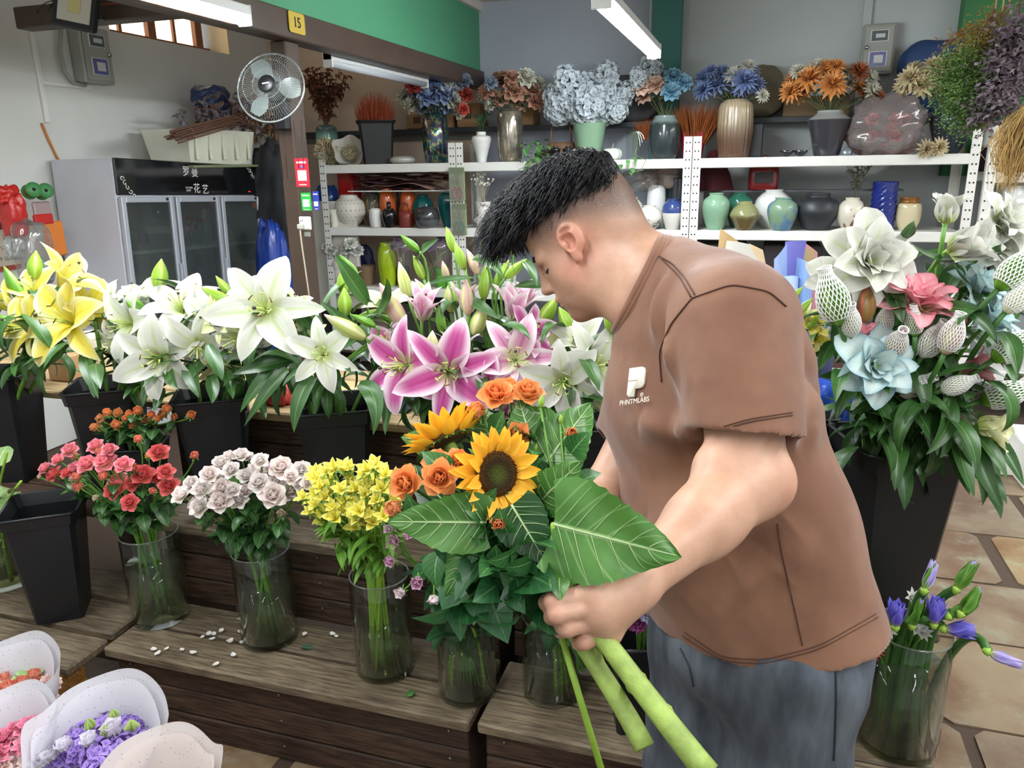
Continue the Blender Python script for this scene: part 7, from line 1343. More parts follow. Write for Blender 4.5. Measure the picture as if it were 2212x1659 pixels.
def build_body():
    f = Field(np.array([-.62, .70, .86]), np.array([.20, 1.45, 1.62]), .0031)
    e = lambda c, r, k=.014, op='add': f.ell(hp(*c), np.array(r)*HS, HR, k, op)
    co = lambda a, b, ra, rb, k=.012, op='add': f.cone(hp(*a), hp(*b), ra*HS, rb*HS, k, op)
    # skull, face, jaw
    e((-.022, 0, .050), (.098, .076, .086)); e((.028, 0, .030), (.062, .066, .082), .03); e((.040, 0, -.040), (.052, .062, .068), .03); e((.032, 0, -.082), (.060, .060, .044), .03); e((-.05, 0, .0), (.065, .068, .07), .03)
    for s_ in (-1, 1):
        e((.042, s_*.044, -.038), (.030, .024, .030), .02); e((.012, s_*.052, -.070), (.036, .018, .034), .02); e((.074, s_*.030, .010), (.018, .022, .012), .014)                                  # cheeks, jaw angle, brow
        e((.080, s_*.032, -.010), (.012, .016, .010), .006, 'sub'); e((.071, s_*.032, -.010), (.0135, .016, .0115), .004)                                         # socket, lowered lid
    co((.086, 0, .006), (.101, 0, -.036), .0085, .0125, .012); e((.104, 0, -.040), (.0125, .0125, .010), .006)
    for s_ in (-1, 1): e((.092, s_*.014, -.044), (.011, .0075, .0075), .005); e((.096, s_*.0075, -.0505), (.005, .004, .004), .003, 'sub')
    e((.080, 0, -.066), (.014, .026, .012), .010); co((.096, -.016, -.0665), (.096, .016, -.0665), .0062, .0062, .002); co((.092, -.014, -.0795), (.092, .014, -.0795), .0072, .0072, .002); e((.1035, 0, -.0728), (.010, .026, .0022), .001, 'sub')
    e((.074, 0, -.110), (.020, .026, .017), .018); e((.02, 0, -.098), (.05, .042, .026), .03)
    # ear (his left, towards the camera) and the far one
    for s_ in (1, -1):
        y = s_*.074; e((.006, y, .004), (.017, .012, .028), .006); e((.008, y+s_*.010, .006), (.0235, .0085, .0305), .004); e((.015, y+s_*.015, .002), (.0125, .0135, .0165), .002, 'sub'); e((.010, y+s_*.0175, .0205), (.013, .009, .0055), .002, 'sub'); e((.016, y+s_*.008, -.027), (.0100, .0075, .013), .006); e((.022, y+s_*.007, .0), (.005, .006, .008), .004)
    # neck into the shirt
    a = hp(-.040, 0, -.035); f.cone(a, NECK, .060, .074, .03); f.cone(hp(.0, 0, -.078), P_(1385, 655, 1.30), .054, .058, .03)
    f.cone(NECK, (SH_N+SH_F)/2+np.array([0, 0, -.06]), .07, .08, .03)
    # near arm
    f.cone(SH_N+(EL_N-SH_N)*.12, EL_N, .055, .052, .02); f.cone(EL_N, EL_N*.55+WR_N*.45, .0490, .0440, .02); f.cone(EL_N*.62+WR_N*.38, WR_N, .0450, .0275, .02); f.ell(P_(1668, 1040, 1.02), (.026, .026, .030), None, .025); f.ell(P_(1548, 1010, 1.02), (.03, .03, .03), None, .03)
    # far arm
    f.cone(SH_F, EL_F, .058, .046, .02); f.cone(EL_F, WR_F, .045, .027, .02); f.cone(SH_N, SH_F, .055, .055, .02)
    # near hand: palm, four fingers closed round the stems, thumb behind
    M4 = [P_(1282, 1280, .880), P_(1296, 1308, .878), P_(1304, 1338, .884), P_(1314, 1366, .894)]
    PI = [P_(1196, 1298, .872), P_(1204, 1326, .868), P_(1226, 1356, .874), P_(1262, 1386, .885)]
    DI = [P_(1180, 1302, .900), P_(1192, 1332, .898), P_(1212, 1362, .902), P_(1250, 1390, .908)]; TI = [P_(1200, 1304, .925), P_(1216, 1330, .924), P_(1236, 1358, .926), P_(1268, 1384, .928)]
    for k in range(4): f.cone(WR_N+(M4[1]-WR_N)*.12, M4[k], .0225, .0150, .016)
    f.cone(M4[0], M4[3], .0140, .0125, .014); f.cone(WR_N, (M4[1]+M4[2])/2, .026, .020, .02)
    R4 = (.0105, .0108, .0103, .0092)
    for k in range(4):
        r = R4[k]; f.cone(M4[k], PI[k], r*1.12, r, .0016); f.cone(PI[k], DI[k], r, r*.93, .0016); f.cone(DI[k], TI[k], r*.93, r*.84, .0016); f.ell(M4[k]+np.array(camv(0, .1, 1))*.006, (.0095, .0095, .0095), None, .008); f.ell(PI[k], (r*1.06,)*3, None, .004)
    f.cone(WR_N+np.array(camv(-.5, .6, -.2))*.02, P_(1292, 1252, .900), .021, .0155, .014); f.cone(P_(1292, 1252, .900), P_(1246, 1254, .925), .0135, .0115, .006); f.cone(P_(1246, 1254, .925), P_(1222, 1278, .945), .0115, .0095, .004)
    # far hand, closed on the upper stems
    hb = P_(1190, 1215, 1.08); f.ell(hb, (.036, .03, .042), None, .02)
    for k in range(4): a = hb+np.array(camv(-.6, .3-.28*k, .3))*.034; b = a+np.array(camv(-.5, -.1-.1*k, .5))*.035; f.cone(hb, a, .014, .0105, .006); f.cone(a, b, .0105, .0095, .004); f.cone(b, b+np.array(camv(.4, -.3, .6))*.022, .0095, .008, .004)
    f.cone(hb, hb+np.array(camv(-.2, .8, .3))*.05, .0125, .0095, .006)
    V, Q = f.mesh(); V = smooth_v(V, Q, 1, .5)
    L = ((V-HO) @ HR)/HS; x, y, z = L.T; near = np.linalg.norm(L, axis=1) < .17
    ss = lambda a, b, t: np.clip((t-a)/(b-a), 0, 1)**2*(3-2*np.clip((t-a)/(b-a), 0, 1))
    # clipped sides: dense above, fading to bare skin at the temple, round the ear and down the nape
    earm = ss(.018, .038, np.hypot(x-.008, z-.004)); st = ss(-.012, .058, z+.42*np.clip(-x-.02, 0, .1)*1.3)*ss(.075, .045, x-.35*np.clip(z-.02, 0, .1))*earm
    st = np.maximum(st, .35*ss(-.035, -.075, x)*ss(-.10, -.03, z)); beard = .16*ss(.03, .07, x)*ss(-.055, -.075, z); st = np.where(near, np.maximum(st, beard), 0)*.92
    bl = np.where(near, np.exp(-(((x-.025)/.035)**2+((z+.035)/.03)**2))*1.1+1.2*np.exp(-(((x-.010)/.03)**2+((z-.002)/.035)**2))*(np.abs(y) > .07), 0)
    bl = bl+np.where(near, 1.3*np.exp(-(((x-.095)/.02)**2+((z+.073)/.011)**2+(y/.024)**2)), 0)
    for p in M4+PI: bl = bl+.7*np.exp(-(np.linalg.norm(V-p, axis=1)/.012)**2)
    el = np.exp(-(np.linalg.norm(V-P_(1690, 1062, 1.0), axis=1)/.03)**2)*.5; bl = bl+el
    body = field_obj('body', V, Q, skin_mat(), MAN, {'stubble': np.clip(st, 0, 1), 'blush': np.clip(bl, 0, 1)})
    # eye slit lashes and brow
    dk = mat('hair_black', '#0e0f13', .45, .28)
    TR = BVHTree.FromPolygons(V.tolist(), Q.tolist())
    def surf(y, z, o): h = TR.ray_cast(Vector(hp(.25, y, z)), -Vector(HR[:, 0])); return h[0]+Vector(HR[:, 0])*o
    for s_ in (1, -1):
        MB().tube([surf(s_*(.017+.0042*i), -.0165+.0002*(i-4)**2, .0006) for i in range(9)], [.0006]+[.0014, .0017, .0018, .0018, .0018, .0017, .0014]+[.0006], 6).build('eyelashes', dk, body)
        for j in range(4): MB().tube([surf(s_*(.013+.0042*i), .0115+.0022*j+.0016*i-.00022*i*i, .0006) for i in range(9)], [.0006]+[.0016]*7+[.0005], 5).build('eyebrow', dk, body)
    return body, M4, PI
BODY, M4, PI4 = build_body()

def build_hair():
    dk = MATS['hair_black']; f = Field(HO-.21, HO+.21, .0032); e = lambda c, r, k=.014, op='add': f.ell(hp(*c), np.array(r)*HS, HR, k, op)
    e((-.012, 0, .086), (.102, .078, .062)); e((.045, 0, .094), (.062, .070, .044), .03); e((.098, 0, .086), (.032, .060, .030), .03); e((-.075, 0, .068), (.040, .066, .046), .03)
    e((-.005, 0, -.02), (.16, .2, .052), .01, 'sub')
    V, Q = f.mesh(); V = smooth_v(V, Q, 1); N = vnormals(V, Q); L = (V-HO) @ HR/HS
    V = V+N*(.0035*np.sin(L[:, 0]*150+L[:, 1]*40)*np.sin(L[:, 1]*120-L[:, 2]*60)+.0025*np.sin(L[:, 0]*330+L[:, 1]*260))[:, None]
    hair = field_obj('hair', V, Q, dk, MAN)
    r = random.Random(4); m = MB(); top = np.argwhere((L[:, 2] > .045) & (N @ HR[:, 2] > -.5)).ravel()
    for _ in range(5200):
        i = top[r.randrange(len(top))]; p = Vector(V[i]); n = Vector(N[i]); lx, ly, lz = L[i]
        fl = Vector(HR @ np.array([.75+r.uniform(-.4, .4), r.uniform(-.7, .7)+.4*np.sign(ly), -.15+r.uniform(-.3, .35)])); ln = r.uniform(.022, .042)*(1.25 if lx > .04 else .8 if lz < .06 else 1.0)
        d1 = (n*r.uniform(.1, .5)+fl).normalized(); d2 = (fl*.9+n*r.uniform(-.5, .2)+Vector(HR @ np.array([.2, 0, -.35]))).normalized(); m.tube([p-n*.003, p+d1*ln*.45, p+d1*ln*.45+(d1*.4+d2*.6).normalized()*ln*.35, p+d1*ln*.45+d2*ln*.7], [.0009, .0008, .0006, .0002], 3, False)
    for _ in range(700):       # fringe over the forehead
        p = Vector(hp(r.uniform(.075, .112), r.uniform(-.055, .06), r.uniform(.070, .100))); d = Vector(HR @ np.array([r.uniform(.2, 1.0), r.uniform(-.4, .4), r.uniform(-1.0, .1)])).normalized(); ln = r.uniform(.02, .042); g = Vector(HR @ np.array([-.3, 0, -1.0])); m.tube([p, p+d*ln*.5, p+d*ln*.8+g*ln*.3], [.0009, .0007, .0002], 3, False)
    o = m.build('hair_strands', dk, hair); o['kind'] = 'stuff'
build_hair()

def build_shirt():
    f = Field(np.array([-.42, .80, .70]), np.array([.52, 1.62, 1.50]), .0042)
    lat = nv(np.array(camv(.58, .02, .80))); LAT = lat        # his right-to-left axis
    C1 = P_(1500, 740, 1.26); C2 = P_(1522, 880, 1.265); C3 = P_(1574, 1110, 1.275); C4 = P_(1642, 1345, 1.285)
    def met(sx): return np.eye(3)-(1-sx)*np.outer(lat, lat)
    cut = (np.array([.05, 0, .800]), nv(np.array([.16, 0., -1.0])))
    f.cone(C1, C2, .112, .132, .05, A=met(.72)); f.cone(C2, C3, .132, .148, .05, A=met(.78)); f.cone(C3, C4+(C4-C3)*.6, .150, .164, .05, A=met(.76), cut=cut)
    f.ell(P_(1578, 690, 1.24), (.09, .09, .09), None, .06); f.ell(P_(1640, 850, 1.27), (.085, .085, .12), None, .06)           # rounded upper back
    f.cone(P_(1452, 606, 1.30), P_(1575, 690, 1.15), .072, .084, .05); f.cone(P_(1448, 640, 1.31), P_(1452, 740, 1.39), .068, .068, .05)
    # sleeves
    sd = nv(EL_N-SH_N); e1 = P_(1618, 935, 1.045); cn = (e1, nv(np.array(camv(-.10, -1, .02)))); f.cone(SH_N+sd*-.02, e1+sd*.10, .090, .070, .045, cut=cn)
    sf = nv(EL_F-SH_F); e2 = SH_F+(EL_F-SH_F)*.66; f.cone(SH_F, e2+sf*.08, .082, .072, .04, cut=(e2, sf))
    # hollow hem, sleeve openings and collar
    f.cone(e1-sd*.055, e1+sd*.12, .067, .064, .006, 'sub'); f.cone(e2-sf*.05, e2+sf*.1, .066, .064, .006, 'sub')
    f.cone(C3, C4+(C4-C3)*.75, .138, .154, .003, 'sub', A=met(.76), cut=(np.array([0, 0, .845]), np.array([0, 0, 1.])))
    cp = P_(1386, 606, 1.31); cn2 = nv(np.array(camv(-.88, .45, -.05))); f.cone(cp, cp+cn2*.12, .15, .15, .006, 'sub', cut=(cp, -cn2))
    na = hp(-.040, 0, -.035); f.cone(na, NECK+nv(NECK-na)*-.01, .066, .078, .004, 'sub')
    V, Q = f.mesh(); V = smooth_v(V, Q, 3, .5); N = vnormals(V, Q)
    # folds: ridges along polylines, in the shirt's own space
    def fold(pts, amp, wid, sharp=1.0):
        nonlocal V
        P = np.array(pts); best = np.full(len(V), 9.); tt = np.zeros(len(V)); n = len(P)-1
        for i in range(n):
            a, b = P[i], P[i+1]; ab = b-a; t = np.clip(((V-a) @ ab)/(ab @ ab), 0, 1); d = np.linalg.norm(V-a-t[:, None]*ab, axis=1); m = d < best; best[m] = d[m]; tt[m] = (i+t[m])/n
        V = V+N*(amp*np.exp(-(best/wid)**2)*np.sin(pi*np.clip(tt, .02, .98))**.5)[:, None]
    q = P_
    FA = 2.7
    for pts, a, w in (([q(1440, 590, 1.17), q(1400, 720, 1.16), q(1360, 860, 1.17)], .006, .010), ([q(1465, 610, 1.15), q(1430, 740, 1.13), q(1400, 880, 1.14)], -.006, .009), ([q(1480, 650, 1.13), q(1455, 760, 1.10), q(1440, 860, 1.10)], .006, .010), ([q(1425, 560, 1.19), q(1380, 690, 1.18), q(1345, 800, 1.19)], -.005, .008), ([q(1520, 930, 1.08), q(1440, 940, 1.13), q(1380, 900, 1.18)], .010, .020), ([q(1500, 990, 1.10), q(1430, 1040, 1.13), q(1370, 1050, 1.18)], -.012, .020), ([q(1560, 1120, 1.10), q(1470, 1150, 1.14), q(1400, 1140, 1.20)], .012, .022), ([q(1700, 1120, 1.1), q(1560, 1230, 1.10), q(1460, 1330, 1.15)], -.014, .028), ([q(1640, 1180, 1.08), q(1560, 1300, 1.09), q(1500, 1400, 1.12)], .012, .03), ([q(1540, 1250, 1.1), q(1480, 1240, 1.13), q(1430, 1290, 1.16)], .010, .018), ([q(1720, 740, 1.12), q(1760, 850, 1.2), q(1790, 1000, 1.22)], -.010, .022), ([q(1745, 900, 1.12), q(1715, 980, 1.13), q(1700, 1060, 1.15)], .008, .016), ([q(1760, 1150, 1.15), q(1800, 1260, 1.15), q(1850, 1350, 1.15)], .008, .03), ([q(1700, 1250, 1.08), q(1640, 1330, 1.08), q(1560, 1400, 1.1)], -.007, .02)): fold(pts, a*FA, w*1.25)
    V = V+N*(.0012*np.sin(V[:, 0]*60+V[:, 2]*35)*np.sin(V[:, 2]*50-V[:, 1]*40))[:, None]; V = smooth_v(V, Q, 1, .5)
    t = NT('brown_jersey'); n = t.noise(7, 4, .6); c = t.mix(t.step(n, .35, .7), H('#75503e'), H('#866049')); n2 = t.noise(11, 3, .5); c = t.mix(t.math('MULTIPLY', t.step(n2, .66, .74), .22), c, H('#5c3828')); t.princ(c, .72, .25, normal=t.bump(t.noise(9, 3, .5, stretch=(1, 1, .45)), .45, .012), sheen=.25)
    sh = field_obj('shirt', V, Q, t.m, MAN); dkm = mat('brown_seam', '#4e3022', .8)
    # seams laid on the surface: project polylines to the nearest vertex
    TREE = BVHTree.FromPolygons(V.tolist(), Q.tolist())
    def on(px, py, off=.0014):
        h = TREE.ray_cast(EYEP, ray(px, py).normalized()); return h[0]+h[1].normalized()*(off if h[1].dot(EYEP-h[0]) > 0 else -off) if h[0] is not None else None
    def seam(pts, r_=.0011, nm='seam', mm=None, dens=14):
        P = []
        for a, b in zip(pts[:-1], pts[1:]):
            for k in range(dens): x = on(a[0]+(b[0]-a[0])*k/dens, a[1]+(b[1]-a[1])*k/dens); P.append(x) if x is not None else None
        P = [p for i, p in enumerate(P) if i == 0 or (p-P[i-1]).length < .05]
        if len(P) < 5: return
        for _ in range(10): P = [P[0]]+[(P[i-1]+P[i]*2+P[i+1])/4 for i in range(1, len(P)-1)]+[P[-1]]
        if len(P) > 3: MB().tube(P, r_, 5).build(nm, mm or dkm, sh)
    seam([(1415, 545), (1445, 575), (1470, 600), (1495, 645)], .0012); seam([(1425, 555), (1452, 570), (1480, 600), (1503, 640)], .0012); seam([(1495, 645), (1580, 615), (1660, 630), (1700, 665)], .0012); seam([(1495, 645), (1450, 700), (1425, 760), (1430, 830)], .0012)
    seam([(1525, 938), (1560, 922), (1620, 905), (1718, 890)], .0008); seam([(1527, 944), (1560, 928), (1620, 911), (1719, 896)], .0008); seam([(1680, 1130), (1690, 1200), (1715, 1310), (1735, 1400)], .0008); seam([(1480, 1365), (1560, 1420), (1650, 1425), (1770, 1395), (1900, 1320)], .0008); seam([(1474, 1372), (1560, 1428), (1650, 1433), (1770, 1403), (1905, 1327)], .0008)
    # chest logo: padded letter P with the small lettering under it
    p0 = on(1377, 826, .001); px_ = on(1392, 824, .0); py_ = on(1375, 806, .0); X = (px_-p0).normalized(); Z = X.cross((py_-p0)).normalized(); Z = -Z if Z.dot(EYEP-p0) < 0 else Z; Yv = Z.cross(X).normalized()
    M = Matrix(((X.x, Yv.x, Z.x, p0.x), (X.y, Yv.y, Z.y, p0.y), (X.z, Yv.z, Z.z, p0.z), (0, 0, 0, 1))); s = .0225; o = []
    for (x, y) in ((-.78, 1.05), (.45, 1.05), (.72, .95), (.84, .7), (.84, -.15), (.72, -.38), (.45, -.48), (.0, -.48), (.0, -1.05), (-.55, -1.05), (-.78, -.85)): o.append((x*s, y*s))
    m = MB(); k = len(o); m.add([M @ Vector((x, y, .0005)) for x, y in o]+[M @ Vector((x, y, .0025)) for x, y in o]+[M @ Vector((x*.9, y*.93, .0036)) for x, y in o], [tuple(range(2*k, 3*k))]+[(j*k+i, j*k+(i+1) % k, (j+1)*k+(i+1) % k, (j+1)*k+i) for j in (0, 1) for i in range(k)]); cr = mat('logo_cream', '#dcd6c8', .5)
    m.build('logo', cr, sh); MB().cbox(-.72*s, .15*s, .08*s, .14*s, .0036, .0042, .0002, M).build('logo_slot', mat('logo_groove', '#a89c88', .6), sh, smooth=False)
    lettering('PHNTMLABS', .0115, M @ Matrix.Translation((.0035, -.0315, .0050)) @ Matrix.Rotation(.05, 4, 'Z'), sh, cr, extr=.0003); lettering('®', .009, M @ Matrix.Translation((.0185, -.0225, .0050)), sh, cr, extr=.0003)
    # rib collar band
    cc = cp+cn2*.003; u1 = nv(np.cross(cn2, [0, 0, 1.])); u2 = np.cross(cn2, u1); na_ = nv(NECK-na); ring = []
    for k in range(49):
        th = 2*pi*k/48; d_ = u1*cos(th)+u2*sin(th); x = cc+d_*.074; w_ = x-NECK; tt = -(w_ @ cn2)/(na_ @ cn2); ring.append(Vector(cc+d_*(.080+.018*max(0, d_ @ np.array(camv(-.2, -1, .2))))-cn2*.006))
    band = MB()
    for dz, rr in ((-.012, 1.04), (-.006, 1.02), (.0, 1.0), (.006, .98)): band.tube([Vector(cc+cn2*dz+(np.array(p)-cc)*rr) for p in ring], .0075, 8, False)
    band.build('collar', t.m, sh)
    return sh, V, N
SHIRT = build_shirt()

def build_jeans():
    f = Field(np.array([-.30, .85, -.02]), np.array([.55, 1.62, .98]), .0062); hipc = P_(1622, 1420, 1.285); lat = np.array(camv(.58, 0, .80)); lat[2] = 0; lat = nv(lat); fx, fy = MAN.location.x, MAN.location.y
    K = []
    for s_, sx in ((1, .02), (-1, -.01)):
        h = hipc+lat*.085*s_; k = np.array([h[0]-.01, h[1]-.005, .45]); a = np.array([h[0]+.03, h[1]-.02, .07]); f.cone(h+np.array([0, 0, .06]), k, .108, .092, .03); f.cone(k, a, .090, .082, .03); K.append(a)
    f.ell(hipc+np.array([0, 0, .05]), (.14, .14, .13), None, .05); 
    V, Q = f.mesh(); V = smooth_v(V, Q, 2); N = vnormals(V, Q); V = V+N*(.004*np.sin(V[:, 2]*38+V[:, 0]*24)*np.sin(V[:, 1]*30+V[:, 2]*10))[:, None]
    t = NT('grey_denim'); n = t.noise(5, 4, .6, stretch=(3, 3, .8)); c = t.mix(t.step(n, .3, .72), H('#3f444c'), H('#687078')); t.princ(c, .75, .25, normal=t.bump(t.noise(300, 2, stretch=(1, 1, 3)), .2, .0008)); j = field_obj('jeans', V, Q, t.m, MAN)
    sm = mat('denim_seam', '#2c3036', .8); TREE = BVHTree.FromPolygons(V.tolist(), Q.tolist())
    def on(px, py):
        h = TREE.ray_cast(EYEP, ray(px, py).normalized()); return h[0]+h[1]*.001 if h[0] is not None else None
    for pts in (((1805, 1440), (1806, 1520), (1803, 1600), (1800, 1650)), ((1470, 1400), (1490, 1440), (1500, 1490))):
        P = [on(a[0]+(b[0]-a[0])*k/6, a[1]+(b[1]-a[1])*k/6) for a, b in zip(pts[:-1], pts[1:]) for k in range(6)]; P = [p for p in P if p is not None]
        if len(P) > 3: MB().tube(P, .0016, 5).build('seam', sm, j)
    for a in K:
        fwd = np.array(camv(-.85, 0, -.1)); fwd[2] = 0; fwd = nv(fwd); s = Field(a-.2, a+.2, .007); s.cone([a[0], a[1], .045], a+fwd*.15+np.array([0, 0, .035-a[2]]), .05, .04, .02, cut=((0, 0, .004), (0, 0, -1.))); s.cone([a[0]-fwd[0]*.03, a[1]-fwd[1]*.03, .045], [a[0], a[1], .11], .045, .05, .02, cut=((0, 0, .004), (0, 0, -1.))); v, q = s.mesh(); field_obj('shoe', v, q, mat('shoe_dark', '#24262a', .6), MAN)
build_jeans()
# ------------------------------------------------------------------ the bouquet in his hand
YP = petal_mat('sunflower_ray', '#f7b62c', '#f8c23c', '#e8951c', None, .0, .3, .3, 1, .05, .2); M_DISC = None
def disc_mat():
    t = NT('sunflower_disc'); tc = t.n('TexCoord').outputs['Object']; ln = t.n('VectorMath', operation='LENGTH'); t.l(tc, ln.inputs[0]); d = ln.outputs['Value']; n = t.noise(90, 2); c = t.mix(t.step(d, .10, .30), H('#54602a'), H('#2e2416')); c = t.mix(t.step(d, .30, .46), c, H('#4a2c12')); c = t.mix(t.math('MULTIPLY', t.step(n, .55, .65), .5), c, H('#8a6a1e')); t.princ(c, .8, .2); return t.m
def sunflower(c, d, R, seed, label, stem_pts, upv=(0, 0, 1), ang=(50, 84)):
    r = random.Random(seed); base = stem_pts[0]; t = thing('sunflower', label, 'sunflower', base); M = TRS(c, aim(d, upv), R)
    ray = [MB().patch(petal_fn(.62, .15, a, a+24, .35, .05, .62, 1, .44, .8), 4, 7).mesh('ray_petal', YP) for a in (ang[0], ang[0]+14, ang[1])]; hd = MB(); n_ = 260
    hd.lathe([(0, .05), (.12, .06), (.26, .10), (.40, .11), (.48, .06), (.50, .0), (.30, -.10), (0, -.14)], 32)
    for k in range(n_): rr = .47*sqrt((k+.5)/n_); a = k*2.39996; z = .06+.05*min(1, rr/.35)-.04*max(0, rr-.4)*10*.3; hd.lathe([(.016, z-.02), (.014, z+.025), (.001, z+.035)], 4, Matrix.Translation((rr*cos(a), rr*sin(a), 0)))
    h = inst('flower_disc', hd.mesh('flower_disc', disc_mat()), t, M)
    for k in range(38): inst_sub('ray_petal', ray[k % 3], h, Matrix.Rotation(2*pi*(k+r.uniform(-.25, .25))/38+(.1 if k % 2 else 0), 4, 'Z') @ Matrix.Translation((0, 0, -.03*(k % 3))) @ Matrix.Rotation(r.uniform(-.12, .12), 4, 'Y'))
    br = MB().patch(petal_fn(.42, .085, 75, 130, .2, 0, .6, 1, .42, .9), 4, 5).mesh('bract', M_SUNLEAF)
    for k in range(20): inst_sub('bract', br, h, Matrix.Rotation(2*pi*k/20+r.uniform(-.1, .1), 4, 'Z') @ Matrix.Translation((0, 0, -.08)))
    e = c-Vector(d)*R*.12; MB().tube(bez(stem_pts[0], stem_pts[1], stem_pts[2], e, 16), [stem_pts[3]*(1-.35*i/16) for i in range(17)], 10).build('stem', mat('sunflower_stem', '#93ab52', .55, var=.25, vscale=30, bump=.4, bscale=200), t); return t
HB = lambda px, py, D: at(px, py, D=D)
GR = HB(1240, 1320, .915)                                   # where the stems pass through the fist
s1 = sunflower(HB(1072, 1024, .92), camv(.50, .06, .86), .056, 1, 'open sunflower with dark centre in the man\'s bouquet', (HB(1530, 1672, .80), HB(1390, 1500, .86), HB(1150, 1180, .95), .0135))
s2 = sunflower(HB(966, 950, 1.02), camv(-.40, .80, -.25), .062, 2, 'sunflower seen from its side at the top left of the bouquet', (HB(1392, 1615, .85), HB(1330, 1480, .89), HB(1090, 1150, 1.0), .012), ang=(24, 52))
# broad sunflower leaves belong to the first stem
def big_leaf(root, a, b, tip, wid, side, sag=.0, wave=.05, name='leaf', mt=None, nu=14, nv=20, pw=.55):
    """heart-shaped blade from stalk end a to the tip, side vector gives the width direction"""
    a, tip = Vector(a), Vector(tip); ax = (tip-a); L = ax.length; ax.normalize(); sd = Vector(side); sd = (sd-ax*sd.dot(ax)).normalized(); n = ax.cross(sd); n = -n if n.dot(EYEP-a) < 0 else n
    def f(u, v):
        w = wid*max(0, sin(pi*min(1, (v+.10)/1.10)**pw))**.8 if v < .999 else 0; w *= 1+.03*sin(v*60) if abs(u) > .9 else 1
        return a+ax*(L*v-.16*L*abs(u)**2*max(0, .35-v))+sd*(u*w)+n*(.18*w*abs(u)**1.3-sag*L*v*v+wave*wid*sin(v*10+u*3)*abs(u)-.012*L*sin(v*40)*abs(u)*(1-abs(u)))
    o = MB().patch(f, nu, nv).build(name, mt or M_SUNLEAF, root); vm = mat('leaf_vein', '#b4cc94', .5)
    m = MB(); ln = lambda u, v: Vector(f(u, v))+n*.0009
    m.tube([ln(0, v) for v in np.linspace(0, .97, 14)], [.0016*(1-.8*i/13) for i in range(14)], 5)
    for v0 in (.03, .16, .30, .45, .60, .74):
        for s_ in (-1, 1): m.tube([ln(s_*k*.9/6, v0+(.22-.10*v0)*k/6) for k in range(7)], [.0006*(1-.7*k/6) for k in range(7)], 4)
    m.build('veins', vm, o); return o
big_leaf(s1, HB(1196, 1132, .885), None, HB(1472, 1205, .845), .060, camv(.25, 1, .05), .04, .12, pw=.50); MB().tube([HB(1205, 1215, .92), HB(1192, 1170, .90), HB(1196, 1132, .886)], .004, 7).build('leaf_stalk', M_LIME, s1)
big_leaf(s1, HB(1050, 1128, .90), None, HB(836, 1128, .875), .037, camv(.05, 1, .1), .03, .08); big_leaf(s1, HB(1105, 1090, .90), None, HB(1185, 1225, .89), .034, camv(1, .55, .2), .06, .05, mt=leaf_mat('sunleaf_dark', '#1c4420', '#2c5a2c', '#7a9a6c', nv=6, side=.5))
big_leaf(s2, HB(985, 965, 1.09), None, HB(866, 945, 1.07), .030, camv(.1, 1, .1), .05, .06, mt=M_SUNLEAF); big_leaf(s2, HB(1180, 1000, .99), None, HB(1278, 868, 1.0), .042, camv(1, .5, .1), .05, .08); big_leaf(s2, HB(1150, 960, 1.0), None, HB(1120, 860, 1.02), .030, camv(1, 0, .1), .05, .08); big_leaf(s2, HB(1170, 1080, .95), None, HB(1240, 1010, .90), .030, camv(.7, -.7, .2), .25, .10); big_leaf(s1, HB(1060, 1130, .93), None, HB(960, 1290, .93), .034, camv(1, .6, .1), .05, .10); big_leaf(s2, HB(1190, 930, 1.0), None, HB(1100, 900, 1.03), .028, camv(.3, 1, .1), .05, .08); big_leaf(s2, HB(1060, 950, 1.04), None, HB(1040, 880, 1.05), .026, camv(1, 0, .1), .05, .08); big_leaf(s1, HB(1000, 1120, .96), None, HB(870, 1000, 1.0), .03, camv(.6, .8, .1), .05, .08, mt=leaf_mat('sunleaf_dark', '#1c4420', '#2c5a2c', '#7a9a6c'))
# orange roses
BR = [(875, 1043, 30, (-.35, .2, .9), .93, R_ORO, 'open orange rose at the far left of the bouquet'), (855, 1097, 26, (-.6, .15, .7), .93, R_ORG, 'cup-shaped orange rose below the far left one'), (950, 1032, 31, (-.1, .15, 1), .91, R_ORO, 'largest open orange rose beside the sunflower'), (945, 998, 26, (-.1, .6, .7), .95, R_ORO, 'orange rose tucked above the largest one'), (990, 996, 24, (.2, .5, .7), .96, R_ORO, 'orange rose touching the sunflower petals'), (1072, 850, 30, (-.05, .55, .8), 1.02, R_ORO, 'open orange rose at the top of the bouquet'), (1100, 838, 24, (.2, .7, .5), 1.05, R_ORO, 'orange rose just behind the topmost one'), (1140, 846, 28, (.1, .7, .55), 1.02, R_ORO, 'flat orange rose at the top right of the bouquet'), (1035, 890, 26, (-.4, .6, .5), 1.03, R_ORG, 'orange rose in profile above the side-on sunflower'), (1118, 940, 26, (.1, .5, .7), 1.0, R_ORO, 'peachy orange rose behind the main sunflower'), (1232, 936, 20, (.2, .1, .9), .98, R_ORG, 'small orange rose with a green bud at the right of the bouquet'), (1076, 1128, 25, (.0, .15, 1), .885, R_ORG, 'deep orange half-open rose under the main sunflower'), (1140, 905, 16, (.2, .6, .5), 1.03, R_ORG, 'orange bud between the upper leaves of the bouquet')]
BOL = [leaf_mesh('leaf', .05, .017, d, leaf_mat('bouquet_leaf', '#2a5a2c', '#3f7a3a', '#8ab478', nv=7), .2, 4, 7, .7, .12) for d in (.4, .9, 1.4)]
